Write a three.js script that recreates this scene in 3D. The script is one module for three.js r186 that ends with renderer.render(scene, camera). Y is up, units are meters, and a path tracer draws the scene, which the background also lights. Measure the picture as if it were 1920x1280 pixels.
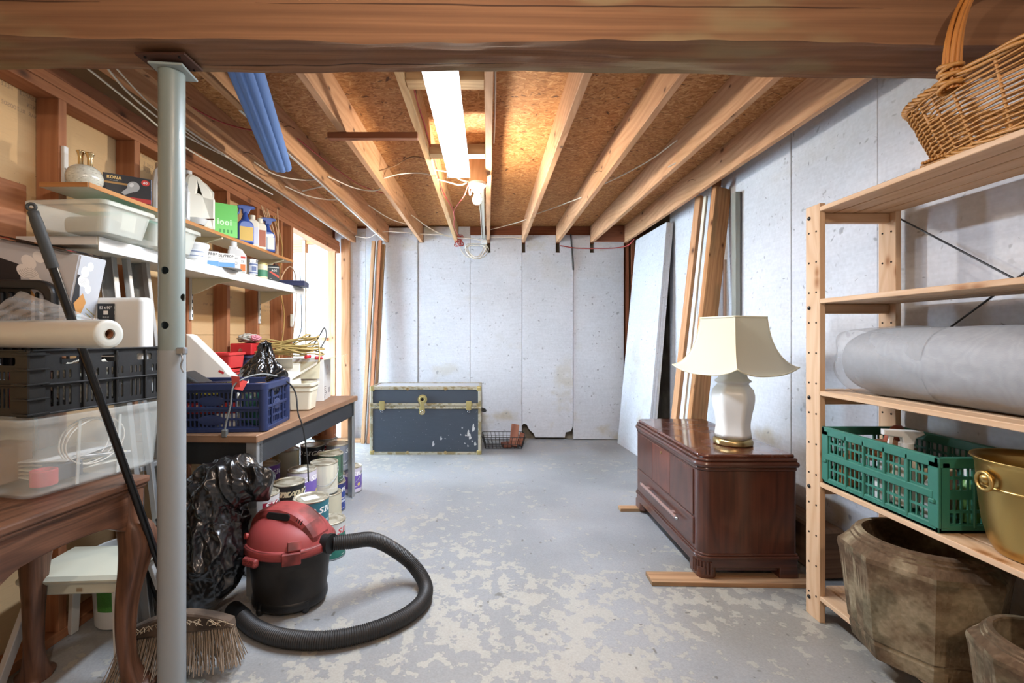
import * as THREE from 'three';
import { mergeGeometries } from 'three/addons/utils/BufferGeometryUtils.js';
import { RoundedBoxGeometry } from 'three/addons/geometries/RoundedBoxGeometry.js';
import { RectAreaLightUniformsLib } from 'three/addons/lights/RectAreaLightUniformsLib.js';
import { ImprovedNoise } from 'three/addons/math/ImprovedNoise.js';
import { Brush, Evaluator, SUBTRACTION } from 'three-bvh-csg';

// ---------- camera, sky, exposure ----------
const scene = new THREE.Scene();
const renderer = new THREE.WebGLRenderer({ antialias: true });
renderer.toneMapping = THREE.LinearToneMapping;
renderer.toneMappingExposure = 1.1;
renderer.shadowMap.enabled = true;
RectAreaLightUniformsLib.init();
const camera = new THREE.PerspectiveCamera(72.36, 1.5, 0.05, 60);
camera.position.set(0, 1.2, 0);
camera.setViewOffset(1920, 1280, 45, 12, 1920, 1280);      // the lens is shifted a little to the right and down
scene.background = new THREE.Color(0.68, 0.84, 1.0);        // overcast daylight, reaches the room through the window only
scene.backgroundIntensity = 50;
const FLUORESCENT = 145, BULB = 4, REAR_LAMP = 5, NEAR_LAMP = 1.7;

// ---------- helpers ----------
let seedState = 20241;
const rnd = () => { seedState = (seedState + 0x6D2B79F5) | 0; let t = Math.imul(seedState ^ (seedState >>> 15), 1 | seedState); t = (t + Math.imul(t ^ (t >>> 7), 61 | t)) ^ t; return ((t ^ (t >>> 14)) >>> 0) / 4294967296; };
const rr = (a, b) => a + (b - a) * rnd();
const V = (x, y, d) => new THREE.Vector3(x, y, -d);          // d: distance in front of the camera's wall
const PI = Math.PI, sin = Math.sin, cos = Math.cos;
const used = {};
const numbered = (n) => { used[n] = (used[n] || 0) + 1; return used[n] > 1 ? n + '_' + String(used[n] - 1).padStart(3, '0') : n; };

function clean(g) {
  if (g.index) g = g.toNonIndexed();
  for (const k of Object.keys(g.attributes)) if (!['position', 'normal', 'uv'].includes(k)) g.deleteAttribute(k);
  if (!g.attributes.uv) g.setAttribute('uv', new THREE.BufferAttribute(new Float32Array(g.attributes.position.count * 2), 2));
  if (!g.attributes.normal) g.computeVertexNormals();
  g.clearGroups();
  return g;
}
const merge = (list) => (list.length === 1 ? clean(list[0]) : mergeGeometries(list.map(clean)));
function mk(geo, mat) {
  const m = new THREE.Mesh(Array.isArray(geo) ? merge(geo) : geo, mat);
  m.castShadow = m.receiveShadow = true;
  return m;
}
function part(name, geo, mat, parent, label) {
  const m = mk(geo, mat); m.name = name; parent.add(m);
  if (label) m.userData.label = label;
  return m;
}
function thing(name, label, category, [x, y, d] = [0, 0, 0], turn = 0, group) {
  const o = new THREE.Group(); o.name = numbered(name); scene.add(o);
  o.position.set(x, y, -d); o.rotation.y = turn;
  o.userData = { label, category };
  if (group) o.userData.group = group;
  return o;
}
function single(name, label, category, geo, mat, group) {
  const m = mk(geo, mat); m.name = numbered(name); scene.add(m);
  m.userData = { label, category };
  if (group) m.userData.group = group;
  return m;
}
function struct(name) { const o = new THREE.Group(); o.name = name; o.userData = { kind: 'structure' }; scene.add(o); return o; }
const structMesh = (name, geo, mat) => { const m = mk(geo, mat); m.name = name; m.userData = { kind: 'structure' }; scene.add(m); return m; };

function T(g, p = [0, 0, 0], r = [0, 0, 0], s = [1, 1, 1]) {
  g.applyMatrix4(new THREE.Matrix4().compose(new THREE.Vector3(...p), new THREE.Quaternion().setFromEuler(new THREE.Euler(...r)), new THREE.Vector3(...s)));
  return g;
}
// uv in metres by face direction, u along the axis `long`
function uvBox(g, long = -1, ou = rr(0, 5), ov = rr(0, 5)) {
  g = clean(g);
  const p = g.attributes.position, uv = new Float32Array(p.count * 2);
  g.computeBoundingBox();
  if (long < 0) { const s = g.boundingBox.getSize(new THREE.Vector3()).toArray(); long = s.indexOf(Math.max(...s)); }
  const a = new THREE.Vector3(), b = new THREE.Vector3(), c = new THREE.Vector3(), n = new THREE.Vector3();
  for (let i = 0; i < p.count; i += 3) {
    a.fromBufferAttribute(p, i); b.fromBufferAttribute(p, i + 1); c.fromBufferAttribute(p, i + 2);
    n.subVectors(b, a).cross(c.clone().sub(a));
    const m = [Math.abs(n.x), Math.abs(n.y), Math.abs(n.z)], ax = m.indexOf(Math.max(...m));
    let [iu, iv] = [0, 1, 2].filter((k) => k !== ax);
    if (iv === long) [iu, iv] = [iv, iu];
    [a, b, c].forEach((q, k) => { uv[(i + k) * 2] = q.getComponent(iu) + ou; uv[(i + k) * 2 + 1] = q.getComponent(iv) + ov + ax * 0.137; });
  }
  g.setAttribute('uv', new THREE.BufferAttribute(uv, 2));
  return g;
}
// chamfered box, 44 triangles
function cbox(w, h, d, c = 0.003, p, r, long) {
  c = Math.min(c, w * 0.45, h * 0.45, d * 0.45);
  const S = [w / 2, h / 2, d / 2], pos = [];
  const pt = (s, ax) => s.map((k, i) => k * (S[i] - (i === ax ? 0 : c)));
  const tri = (A, B, C, out) => {
    const u = B.map((x, i) => x - A[i]), v = C.map((x, i) => x - A[i]);
    const n = [u[1] * v[2] - u[2] * v[1], u[2] * v[0] - u[0] * v[2], u[0] * v[1] - u[1] * v[0]];
    if (n[0] * out[0] + n[1] * out[1] + n[2] * out[2] < 0) [B, C] = [C, B];
    pos.push(...A, ...B, ...C);
  };
  const quad = (A, B, C, D, o) => { tri(A, B, C, o); tri(A, C, D, o); };
  for (let ax = 0; ax < 3; ax++) {
    const [i, j] = [0, 1, 2].filter((k) => k !== ax);
    for (const s of [-1, 1]) {
      const at = (a, b) => { const q = [0, 0, 0]; q[ax] = s; q[i] = a; q[j] = b; return pt(q, ax); };
      const o = [0, 0, 0]; o[ax] = s;
      quad(at(-1, -1), at(1, -1), at(1, 1), at(-1, 1), o);
    }
    for (const a of [-1, 1]) for (const b of [-1, 1]) {          // edges parallel to ax
      const e = (k, f) => { const q = [0, 0, 0]; q[ax] = k; q[i] = a; q[j] = b; return pt(q, f); };
      const o = [0, 0, 0]; o[i] = a; o[j] = b;
      quad(e(-1, i), e(1, i), e(1, j), e(-1, j), o);
    }
  }
  for (const a of [-1, 1]) for (const b of [-1, 1]) for (const k of [-1, 1]) { const q = [a, b, k]; tri(pt(q, 0), pt(q, 1), pt(q, 2), q); }
  let g = new THREE.BufferGeometry();
  g.setAttribute('position', new THREE.BufferAttribute(new Float32Array(pos), 3));
  g.computeVertexNormals();
  g = uvBox(g, long ?? -1);
  if (p || r) T(g, p, r);
  return g;
}
// a board from a to b (Vector3), w wide, t thick, turned about its length
function bar(a, b, w, t, roll = 0, c = 0.002) {
  const L = a.distanceTo(b), g = cbox(w, L, t, c);
  const q = new THREE.Quaternion().setFromUnitVectors(new THREE.Vector3(0, 1, 0), b.clone().sub(a).normalize()).multiply(new THREE.Quaternion().setFromAxisAngle(new THREE.Vector3(0, 1, 0), roll));
  g.applyMatrix4(new THREE.Matrix4().compose(a.clone().add(b).multiplyScalar(0.5), q, new THREE.Vector3(1, 1, 1)));
  return g;
}
const plate = (w, h, d, p) => T(new THREE.BoxGeometry(w, h, d), p);   // flat print: its uv runs 0..1 over each face
function tube(pts, r, seg = 40, rad = 7, closed = false) {
  const c = new THREE.CatmullRomCurve3(pts, closed, 'centripetal');
  const g = new THREE.TubeGeometry(c, seg, r, rad, closed);
  if (closed) return g;
  return merge([g, ...[[0, pts[0]], [1, pts[pts.length - 1]]].map(([, p]) => { const s = new THREE.SphereGeometry(r * 0.98, rad, 4); s.translate(p.x, p.y, p.z); return s; })]);
}
const lathe = (pts, seg = 40) => new THREE.LatheGeometry(pts.map(([r, y]) => new THREE.Vector2(r, y)), seg);
const cyl = (r, h, seg = 24, p, rot, r2) => { const g = new THREE.CylinderGeometry(r2 ?? r, r, h, seg); if (p || rot) T(g, p, rot); return g; };
const ball = (r, p, s) => T(new THREE.SphereGeometry(r, 14, 10), p, [0, 0, 0], s);
function rrect(w, h, r, cx = 0, cy = 0, path = new THREE.Shape()) {
  const x = cx - w / 2, y = cy - h / 2, q = (k) => (Array.isArray(r) ? r[k] : r);
  path.moveTo(x + q(0), y); path.lineTo(x + w - q(1), y); if (q(1)) path.absarc(x + w - q(1), y + q(1), q(1), -PI / 2, 0);
  path.lineTo(x + w, y + h - q(2)); if (q(2)) path.absarc(x + w - q(2), y + h - q(2), q(2), 0, PI / 2);
  path.lineTo(x + q(3), y + h); if (q(3)) path.absarc(x + q(3), y + h - q(3), q(3), PI / 2, PI);
  path.lineTo(x, y + q(0)); if (q(0)) path.absarc(x + q(0), y + q(0), q(0), PI, PI * 1.5);
  return path;
}
const poly = (pts) => { const s = new THREE.Shape(); pts.forEach(([x, y], i) => (i ? s.lineTo(x, y) : s.moveTo(x, y))); return s; };
function ext(shape, depth, bevel = 0, seg = 6) {
  return new THREE.ExtrudeGeometry(shape, { depth: depth - 2 * bevel, bevelEnabled: bevel > 0, bevelSize: bevel, bevelThickness: bevel, bevelOffset: -bevel, bevelSegments: 2, curveSegments: seg }).translate(0, 0, bevel);
}
// a slab with the outline of a shape in plan, from y to y + h
const slab = (shape, h, y = 0, bevel = 0, seg = 6) => ext(shape, h, bevel, seg).rotateX(-PI / 2).translate(0, y, 0);

// ---------- noise and textures ----------
const hash = (x, y, s) => { let h = (Math.imul(x, 374761393) + Math.imul(y, 668265263) + Math.imul(s, 974634777)) | 0; h = Math.imul(h ^ (h >>> 13), 1274126177); return ((h ^ (h >>> 16)) >>> 0) / 4294967296; };
function vn(x, y, px, py, s) {
  const ix = Math.floor(x), iy = Math.floor(y), fx = x - ix, fy = y - iy, u = fx * fx * (3 - 2 * fx), v = fy * fy * (3 - 2 * fy);
  const m = (a, p) => ((a % p) + p) % p, x0 = m(ix, px), x1 = m(ix + 1, px), y0 = m(iy, py), y1 = m(iy + 1, py);
  const a = hash(x0, y0, s), b = hash(x1, y0, s), c = hash(x0, y1, s), d = hash(x1, y1, s);
  return a + (b - a) * u + (c - a) * v + (a - b - c + d) * u * v;
}
// tileable: x, y in 0..1, fx, fy cells at the first octave
function fbm(x, y, fx, fy, oct, s, gain = 0.5) {
  let a = 1, t = 0, n = 0;
  for (let o = 0; o < oct; o++) { t += a * vn(x * fx, y * fy, fx, fy, s + o); n += a; a *= gain; fx *= 2; fy *= 2; }
  return t / n;
}
const ss = (a, b, x) => { const t = Math.min(1, Math.max(0, (x - a) / (b - a))); return t * t * (3 - 2 * t); };
const mixc = (a, b, t) => [a[0] + (b[0] - a[0]) * t, a[1] + (b[1] - a[1]) * t, a[2] + (b[2] - a[2]) * t];
const hex = (h) => [(h >> 16) & 255, (h >> 8) & 255, h & 255];
function finish(t, lu, lv, srgb = true) {
  t.wrapS = t.wrapT = THREE.RepeatWrapping; t.magFilter = THREE.LinearFilter; t.repeat.set(1 / lu, 1 / lv);
  if (srgb) t.colorSpace = THREE.SRGBColorSpace;
  t.needsUpdate = true;
  return t;
}
function dtex(w, h, lu, lv, f) {
  const d = new Uint8Array(w * h * 4);
  for (let y = 0; y < h; y++) for (let x = 0; x < w; x++) {
    const c = f(x / w, y / h), i = (y * w + x) * 4;
    d[i] = Math.max(0, Math.min(255, c[0])); d[i + 1] = Math.max(0, Math.min(255, c[1])); d[i + 2] = Math.max(0, Math.min(255, c[2])); d[i + 3] = 255;
  }
  return finish(new THREE.DataTexture(d, w, h), lu, lv);
}
function ctex(w, h, draw, lu = 1, lv = 1) {
  const c = document.createElement('canvas'); c.width = w; c.height = h;
  draw(c.getContext('2d'), w, h);
  return finish(new THREE.CanvasTexture(c), lu, lv);
}
// wood: u along the grain
function woodTex(light, dark, { knots = 6, rings = 26, ringAmp = 0.35, streak = 0.5, s = 1, stain = 0, stainCol = 0x6a6a58, lu = 1.6, lv = 0.6, w = 1024, h = 512, knotCol = 0x4a2c18 } = {}) {
  const L = hex(light), D = hex(dark), K = hex(knotCol), SC = hex(stainCol), ks = [];
  for (let i = 0; i < knots; i++) ks.push([hash(i, 1, s), hash(i, 2, s), 0.006 + 0.012 * hash(i, 3, s)]);
  return dtex(w, h, lu, lv, (u, v) => {
    let dv = 0, kn = 0;
    for (const [ku, kv, kr] of ks) {
      let a = Math.abs(u - ku); a = Math.min(a, 1 - a); let b = v - kv; if (b > 0.5) b -= 1; if (b < -0.5) b += 1;
      const x = (a * lu) / kr, y = (b * lv) / kr, q = (x * x) / 3 + y * y;
      dv += (Math.sign(b) * 0.03 * Math.exp(-q / 14)) * (kr / 0.012);
      kn = Math.max(kn, Math.exp(-q * 1.4) * 0.95);
    }
    const vv = v + dv, warp = fbm(u, vv, 2, 4, 3, s + 20) * 0.5;
    const ring = 0.5 + 0.5 * sin((vv * rings + warp * 7) * 2 * PI), st = fbm(u, vv, 6, 90, 3, s + 40), big = fbm(u, v, 3, 3, 3, s + 60);
    let t = 0.25 + ringAmp * (ring * ring - 0.35) + streak * (st - 0.5) + 0.5 * (big - 0.5);
    let c = mixc(L, D, Math.max(0, Math.min(1, t)));
    if (stain) c = mixc(c, SC, stain * ss(0.52, 0.7, fbm(u, v, 4, 6, 4, s + 80)));
    return mixc(c, K, kn);
  });
}
const std = (o) => new THREE.MeshStandardMaterial({ roughness: 0.8, metalness: 0, ...o });
const phy = (o) => new THREE.MeshPhysicalMaterial({ roughness: 0.5, metalness: 0, ...o });
const flat = (color, roughness = 0.6, o = {}) => std({ color, roughness, ...o });
const wood = (t, rough = 0.78, bump = 0.0006, o = {}) => std({ map: t, bumpMap: t, bumpScale: bump, roughness: rough, ...o });

const tJoist = woodTex(0xc69a74, 0x9a6a44, { s: 11, knots: 8, rings: 14, ringAmp: 0.28, stain: 0.25, stainCol: 0x9a7850 });
const tStud = woodTex(0xa8714c, 0x804e30, { s: 23, knots: 5, rings: 18, ringAmp: 0.25 });
const tPine = woodTex(0xceb090, 0xb08a64, { s: 37, knots: 9, rings: 12, ringAmp: 0.3, streak: 0.35, knotCol: 0x8a5a30 });
const tRough = woodTex(0xae8a66, 0x765438, { s: 51, knots: 7, rings: 16, stain: 0.5, stainCol: 0x7a6a50 });
const tWalnut = woodTex(0x552c1c, 0x2a130b, { s: 71, knots: 1, rings: 5, ringAmp: 0.3, streak: 0.5, lu: 1.1, lv: 0.5 });
const tOak = woodTex(0x6a4834, 0x3a2519, { s: 83, knots: 2, rings: 9, streak: 0.8, stain: 0.4, stainCol: 0x2e1a10, lu: 0.9, lv: 0.35 });
const tBench = woodTex(0x8c6c52, 0x6c4e38, { s: 97, knots: 0, rings: 10, ringAmp: 0.2 });
// the old timber: dusty, with long drying cracks
const tBeam = (() => {
  const L = hex(0x8c6648), D = hex(0x5a3c28), G = hex(0x8e8462), K = hex(0x2a170c);
  return dtex(2048, 512, 2.4, 0.6, (u, v) => {
    const st = fbm(u, v, 5, 110, 4, 301), ring = 0.5 + 0.5 * sin((v * 9 + fbm(u, v, 2, 3, 3, 311) * 2.5) * 2 * PI), big = fbm(u, v, 5, 4, 4, 321);
    let c = mixc(L, D, Math.max(0, Math.min(1, 0.3 + 0.6 * (st - 0.5) + 0.3 * (ring - 0.5))));
    c = mixc(c, G, 0.6 * ss(0.46, 0.66, big));
    let k = 0;
    for (let i = 0; i < 9; i++) {
      const cv = hash(i, 5, 9) + 0.03 * (fbm(u, 0.3, 4, 1, 3, 400 + i) - 0.5), w = 0.006 * ss(0.34, 0.62, fbm(u, 0.7, 5, 1, 2, 420 + i)), d = Math.abs(v - cv);
      if (d < w) k = Math.max(k, 1 - d / w);
    }
    return mixc(c, K, k * 0.9);
  });
})();
const tOSB = ctex(1024, 1024, (c, w, h) => {
  c.fillStyle = '#a9743f'; c.fillRect(0, 0, w, h);
  const cols = ['#b98450', '#a46d38', '#c4935d', '#93602f', '#b07a44', '#cfa36e', '#8a5629', '#ae7d49', '#bd8a55'];
  for (let i = 0; i < 9000; i++) {
    const x = rnd() * w, y = rnd() * h, l = rr(14, 60), t = rr(5, 17), a = (rnd() - 0.5) * 1.5 + (rnd() < 0.25 ? PI / 2 : 0);
    c.globalAlpha = rr(0.35, 0.85); c.fillStyle = rnd() < 0.02 ? '#4a2c14' : cols[Math.floor(rnd() * 9)];
    for (const ox of [0, -w, w]) for (const oy of [0, -h, h]) {
      if (x + ox < -70 || x + ox > w + 70 || y + oy < -70 || y + oy > h + 70) continue;
      c.save(); c.translate(x + ox, y + oy); c.rotate(a);
      c.beginPath(); c.moveTo(-l / 2, -t * 0.3); c.lineTo(l * 0.3, -t / 2); c.lineTo(l / 2, t * 0.2); c.lineTo(-l * 0.3, t / 2); c.fill(); c.restore();
    }
  }
}, 1.0, 1.0);
// white foam board: faint roller lines, dents, scuffs and brown damp stains
const tFoam = (() => {
  const base = hex(0xc6cbd2), st = hex(0xa79c80), dk = hex(0x6d7076), marks = [];
  const N = 1536, grid = new Map();
  for (let i = 0; i < 760; i++) marks.push([rnd(), rnd(), rr(0.001, 0.0062), rr(0.2, 1), rr(0, PI), rr(1, 5)]);
  marks.forEach((m) => { for (let a = -1; a <= 1; a++) for (let b = -1; b <= 1; b++) { const k = ((Math.floor(m[0] * 32) + a + 32) % 32) + ',' + ((Math.floor(m[1] * 32) + b + 32) % 32); if (!grid.has(k)) grid.set(k, []); grid.get(k).push(m); } });
  return dtex(N, N, 2.44, 2.44, (u, v) => {
    const n = fbm(u, v, 5, 5, 5, 501), line = vn(u * 30, v * 420, 30, 420, 511), fine = fbm(u, v, 200, 200, 2, 521);
    let c = base.map((x) => x + (n - 0.5) * 22 + (line - 0.5) * 7 + (fine - 0.5) * 14);
    const low = ss(0.62, 0.08, v);
    c = mixc(c, st, Math.min(0.8, 1.15 * ss(0.58 - 0.06 * low, 0.78, fbm(u, v, 7, 9, 5, 531)) * (0.08 + 0.6 * low)));
    for (const m of grid.get(Math.floor(u * 32) + ',' + Math.floor(v * 32)) || []) {
      let du = u - m[0], dv = v - m[1]; if (du > 0.5) du -= 1; if (du < -0.5) du += 1; if (dv > 0.5) dv -= 1; if (dv < -0.5) dv += 1;
      const x = du * cos(m[4]) + dv * sin(m[4]), y = (-du * sin(m[4]) + dv * cos(m[4])) * m[5], q = Math.hypot(x, y) / m[2] + (fine - 0.5) * 1.2;
      if (q < 1) c = mixc(c, dk, m[3] * 0.62 * (1 - q * q * 0.5));
    }
    return c;
  });
})();
// floor slab: grey-blue paint worn down to pale cement in flakes with hard edges
const tFloor = (() => {
  const paint = hex(0x989ca0), paint2 = hex(0x85898c), pale = hex(0xacA89a), brown = hex(0x7a7262), dark = hex(0x5d5c56);
  return dtex(2048, 2048, 4.0, 4.0, (u, v) => {
    const big = fbm(u, v, 4, 4, 4, 601), mid = fbm(u, v, 9, 9, 5, 611, 0.6), fine = fbm(u, v, 90, 90, 4, 621, 0.65), g = vn(u * 900, v * 900, 900, 900, 631);
    let c = mixc(paint, paint2, ss(0.35, 0.65, big));
    c = mixc(c, brown, 0.5 * ss(0.55, 0.75, fbm(u, v, 3, 3, 4, 641)));
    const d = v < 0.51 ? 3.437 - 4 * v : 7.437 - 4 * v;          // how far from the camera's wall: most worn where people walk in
    const wear = 0.10 * (fbm(u, v, 3, 3, 3, 651) - 0.5) - 0.066 + 0.06 * ss(3.4, 1.5, d);
    const f = mid * 0.36 + fine * 0.64 + wear;
    c = mixc(c, brown, 0.22 * ss(2.7, 1.3, d));                // near floor browned in the colour, standing in for dimmer light there
    const k = ss(0.545, 0.565, f);
    c = mixc(c, pale, k * 0.55);
    const edge = ss(0.53, 0.546, f) * (1 - k);
    c = mixc(c, dark, edge * 0.14);
    const speck = fbm(u, v, 120, 120, 2, 661);
    c = mixc(c, dark, 0.7 * ss(0.86, 0.92, speck));
    return c.map((x) => x + (g - 0.5) * 12 + (mid - 0.5) * 16);
  });
})();
const tCement = dtex(512, 512, 1.5, 1.5, (u, v) => { const n = fbm(u, v, 6, 6, 6, 701); return mixc(hex(0x8a8272), hex(0x5a4f40), ss(0.3, 0.7, n)); });
// back of the drywall: tan paper with grey print
const tPaper = ctex(1024, 1024, (c, w, h) => {
  c.fillStyle = '#c9a97c'; c.fillRect(0, 0, w, h);
  for (let i = 0; i < 5000; i++) { c.globalAlpha = 0.06; c.fillStyle = rnd() < 0.5 ? '#9a7a50' : '#e0c69c'; c.fillRect(rnd() * w, rnd() * h, rr(4, 40), rr(1, 3)); }
  c.globalAlpha = 0.5; c.fillStyle = '#6d5f52'; c.font = 'bold 16px monospace';
  for (const x of [90, 600]) for (const [k, y] of [250, 278, 306].entries()) {
    let t = ''; for (let i = 0; i < (k === 1 ? 12 : 26); i++) t += rnd() < 0.18 ? ' ' : 'ILHTEFNOASR'[Math.floor(rnd() * 11)];
    c.fillText(t, x + k * 14, y);
  }
  for (let i = 0; i < 60; i++) { c.globalAlpha = 0.5; c.fillStyle = '#4a3a28'; c.fillRect(rnd() * w, rnd() * h, rr(1, 4), rr(1, 3)); }
}, 1.22, 1.22);
const tStone = dtex(512, 512, 0.6, 0.6, (u, v) => {
  const n = fbm(u, v, 4, 4, 6, 801), f = fbm(u, v, 60, 60, 3, 811); let c = mixc(hex(0x877b62), hex(0x54412c), ss(0.34, 0.66, n));
  c = mixc(c, hex(0x4a4430), 0.6 * ss(0.55, 0.72, fbm(u, v, 6, 6, 4, 821)));
  return c.map((x) => x + (f - 0.5) * 40);
});
const tDirt = dtex(512, 512, 0.5, 0.5, (u, v) => { const n = fbm(u, v, 5, 5, 5, 851); return mixc([255, 255, 255], [150, 142, 130], ss(0.4, 0.75, n)); });

const M = {
  joist: wood(tJoist), stud: wood(tStud), pine: wood(tPine, 0.6, 0.0003), rough: wood(tRough, 0.85, 0.001), beam: wood(tBeam, 0.85, 0.004),
  osb: wood(tOSB, 0.8, 0.0008), foam: std({ map: tFoam, bumpMap: tFoam, bumpScale: 0.003, roughness: 0.75 }), cement: wood(tCement, 0.95, 0.004),
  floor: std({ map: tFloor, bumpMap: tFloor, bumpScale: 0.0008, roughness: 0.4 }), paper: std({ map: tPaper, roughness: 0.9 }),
  oak: phy({ map: tOak, roughness: 0.42, bumpMap: tOak, bumpScale: 0.0004 }), bench: std({ map: tBench, roughness: 0.5 }),
  walnut: phy({ map: tWalnut, roughness: 0.35, clearcoat: 0.6, clearcoatRoughness: 0.16 }),
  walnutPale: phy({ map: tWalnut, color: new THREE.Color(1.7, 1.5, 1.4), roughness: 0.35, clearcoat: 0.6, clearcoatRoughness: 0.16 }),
  treated: wood(tJoist, 0.8, 0.0005, { color: new THREE.Color(1.1, 1.25, 1.15) }), redwood: wood(tStud, 0.8, 0.0006, { color: new THREE.Color(0.62, 0.5, 0.5) }),
  white: flat(0xd0d2d0, 0.45), offwhite: flat(0xd9d6c6, 0.5), cream: flat(0xd5cfb2, 0.55), black: flat(0x141516, 0.45), blackShiny: flat(0x0c0d0e, 0.25),
  steel: flat(0x9fa3a6, 0.35, { metalness: 0.8 }), darkSteel: flat(0x33363a, 0.45, { metalness: 0.3 }), rust: flat(0x4a2a1c, 0.8),
  brass: flat(0xa89468, 0.3, { metalness: 0.9 }), brassDull: flat(0xa59a68, 0.5, { metalness: 0.7 }), chrome: flat(0xc9cccf, 0.18, { metalness: 1 }),
  alu: flat(0xb9bcbc, 0.4, { metalness: 0.75 }), red: flat(0xb8232a, 0.5), cableWhite: flat(0xd8d2c4, 0.5), cableRed: flat(0xa23a34, 0.5), cableBlack: flat(0x2c2e2e, 0.5),
  hole: flat(0x0b0807, 1), navy: flat(0x2a3658, 0.45), green: flat(0x2c6c5c, 0.42), greyPaint: flat(0x8f9a98, 0.35),
  clear: phy({ color: 0xdfe6e2, roughness: 0.22, transparent: true, opacity: 0.34 }), frost: phy({ color: 0xe2e6df, roughness: 0.4, transparent: true, opacity: 0.72 }),
  film: phy({ color: 0xe6ebe9, roughness: 0.25, transparent: true, opacity: 0.55, clearcoat: 0.7 }),
};
const lab = (w, h, draw, rough = 0.5) => { const t = ctex(w, h, draw); return std({ map: t, roughness: rough }); };

// ================= THE SETTING =================
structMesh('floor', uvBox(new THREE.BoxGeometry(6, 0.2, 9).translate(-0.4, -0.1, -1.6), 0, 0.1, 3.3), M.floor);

// back wall: cement behind, foam boards in front, notched under the joists
const JX = [-1.78, -1.54, -1.158, -0.762, -0.362, 0.004, 0.405, 0.80, 1.195, 1.575], JY = 2.26, CEIL = 2.455;
const wallBack = struct('wall_back');
part('cement_wall', uvBox(new THREE.BoxGeometry(6, 2.7, 0.2).translate(-0.4, 1.25, -5.53)), M.cement, wallBack);
part('rim_joist', cbox(4.8, 0.2, 0.038, 0.003, [-0.5, CEIL - 0.1, -5.405]), M.redwood, wallBack);
const boards = [[-2.95, -2.0, 2.42], [-2.0, -1.4, 2.42], [-1.4, -0.804, 2.43], [-0.804, -0.204, 2.445], [-0.204, 0.39, 2.345], [0.39, 0.977, 2.345], [0.977, 1.56, 2.345]];
boards.forEach(([a, b, top], i) => {
  const pts = [];
  if (i === 5) pts.push([a + 0.003, 0.17], [a + 0.02, 0.185], [a + 0.055, 0.175], [a + 0.08, 0.12], [a + 0.13, 0.075], [a + 0.15, 0.03], [a + 0.49, 0.028], [a + 0.50, 0.085], [a + 0.56, 0.10], [b - 0.004, 0.155]);
  else pts.push([a + 0.002, i === 6 ? 0.008 : 0.004], [b - 0.002, 0.004]);
  pts.push([b - 0.002, top]);
  for (const x of [...JX].reverse()) if (x > a + 0.03 && x < b - 0.03) { const low = i >= 4 ? JY - 0.115 : JY; pts.push([x + 0.024, top], [x + 0.024, low], [x - 0.024, low], [x - 0.024, top]); }
  if (i >= 4 && JX.some((x) => Math.abs(x - a) <= 0.03)) pts.push([a + 0.04, top], [a + 0.04, JY - 0.115]), pts.push([a + 0.002, JY - 0.115]);
  else pts.push([a + 0.002, top]);
  part('foam_board', uvBox(ext(poly(pts), 0.045, 0.002), 0, rr(0, 2), 0).translate(0, 0, -5.40 + (i % 3) * 0.004), M.foam, wallBack);
});
for (const x of [1.60, 1.665]) part('stud', cbox(0.04, 2.3, 0.06, 0.003, [x, 1.15, -5.39]), M.redwood, wallBack);
// rough framing where the partition meets the back wall
for (const [x, d, w, t, top, m] of [[-1.735, 5.2, 0.075, 0.038, 2.2, M.joist], [-1.625, 5.33, 0.1, 0.038, 2.3, M.joist], [-2.045, 5.2, 0.03, 0.05, 2.25, M.offwhite]]) part('stud', cbox(w, top, t, 0.002, [x, top / 2, -d]), m, wallBack);
for (const [x, y, w, h] of [[-2.2, 2.19, 0.36, 0.14], [-1.9, 2.235, 0.27, 0.045]]) part('header_board', cbox(w, h, 0.05, 0.002, [x, y, -5.21]), M.joist, wallBack);
part('sill_board', cbox(0.24, 0.038, 0.08, 0.002, [-1.905, 1.155, -5.2]), M.joist, wallBack);
part('sole_plate', cbox(0.4, 0.038, 0.09, 0.002, [-1.62, 0.019, -5.24]), M.rough, wallBack);

// right wall: cement, foam boards 61 cm wide
const wallRight = struct('wall_right');
part('cement_wall', uvBox(new THREE.BoxGeometry(0.2, 2.7, 8.2).translate(1.94, 1.25, -1.45)), M.cement, wallRight);
for (let k = 0; k < 11; k++) {
  const d0 = 4.575 - 0.61 * (k + 1);
  part('foam_board', uvBox(cbox(0.055, 2.445, 0.606, 0.003), 2, k * 0.61, 1.2225).translate(1.808 + (k % 2) * 0.003, 1.2245, -(d0 + 0.305)), M.foam, wallRight);
}

// left partition: studs, plates and the paper back of the drywall
const wallLeft = struct('wall_left');
const XL = -1.68;
for (let k = 0; k < 6; k++) part('stud', cbox(0.09, 2.09, 0.036, 0.002, [XL - 0.045, 1.083, -(1.844 + 0.393 * k)]), M.stud, wallLeft);
part('stud', cbox(0.09, 2.09, 0.045, 0.002, [XL - 0.045, 1.083, -4.004]), M.stud, wallLeft);
part('sole_plate', cbox(0.09, 0.038, 4.3, 0.002, [XL - 0.045, 0.019, -1.88]), M.stud, wallLeft);
part('top_plate', cbox(0.09, 0.038, 6.0, 0.002, [XL - 0.045, 2.147, -2.3]), M.stud, wallLeft);
part('top_plate', cbox(0.09, 0.038, 6.0, 0.002, [XL - 0.045, 2.187, -2.3]), M.stud, wallLeft);
part('header_board', cbox(0.05, 0.05, 6.0, 0.002, [XL - 0.03, 2.233, -2.3]), M.stud, wallLeft);
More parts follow.
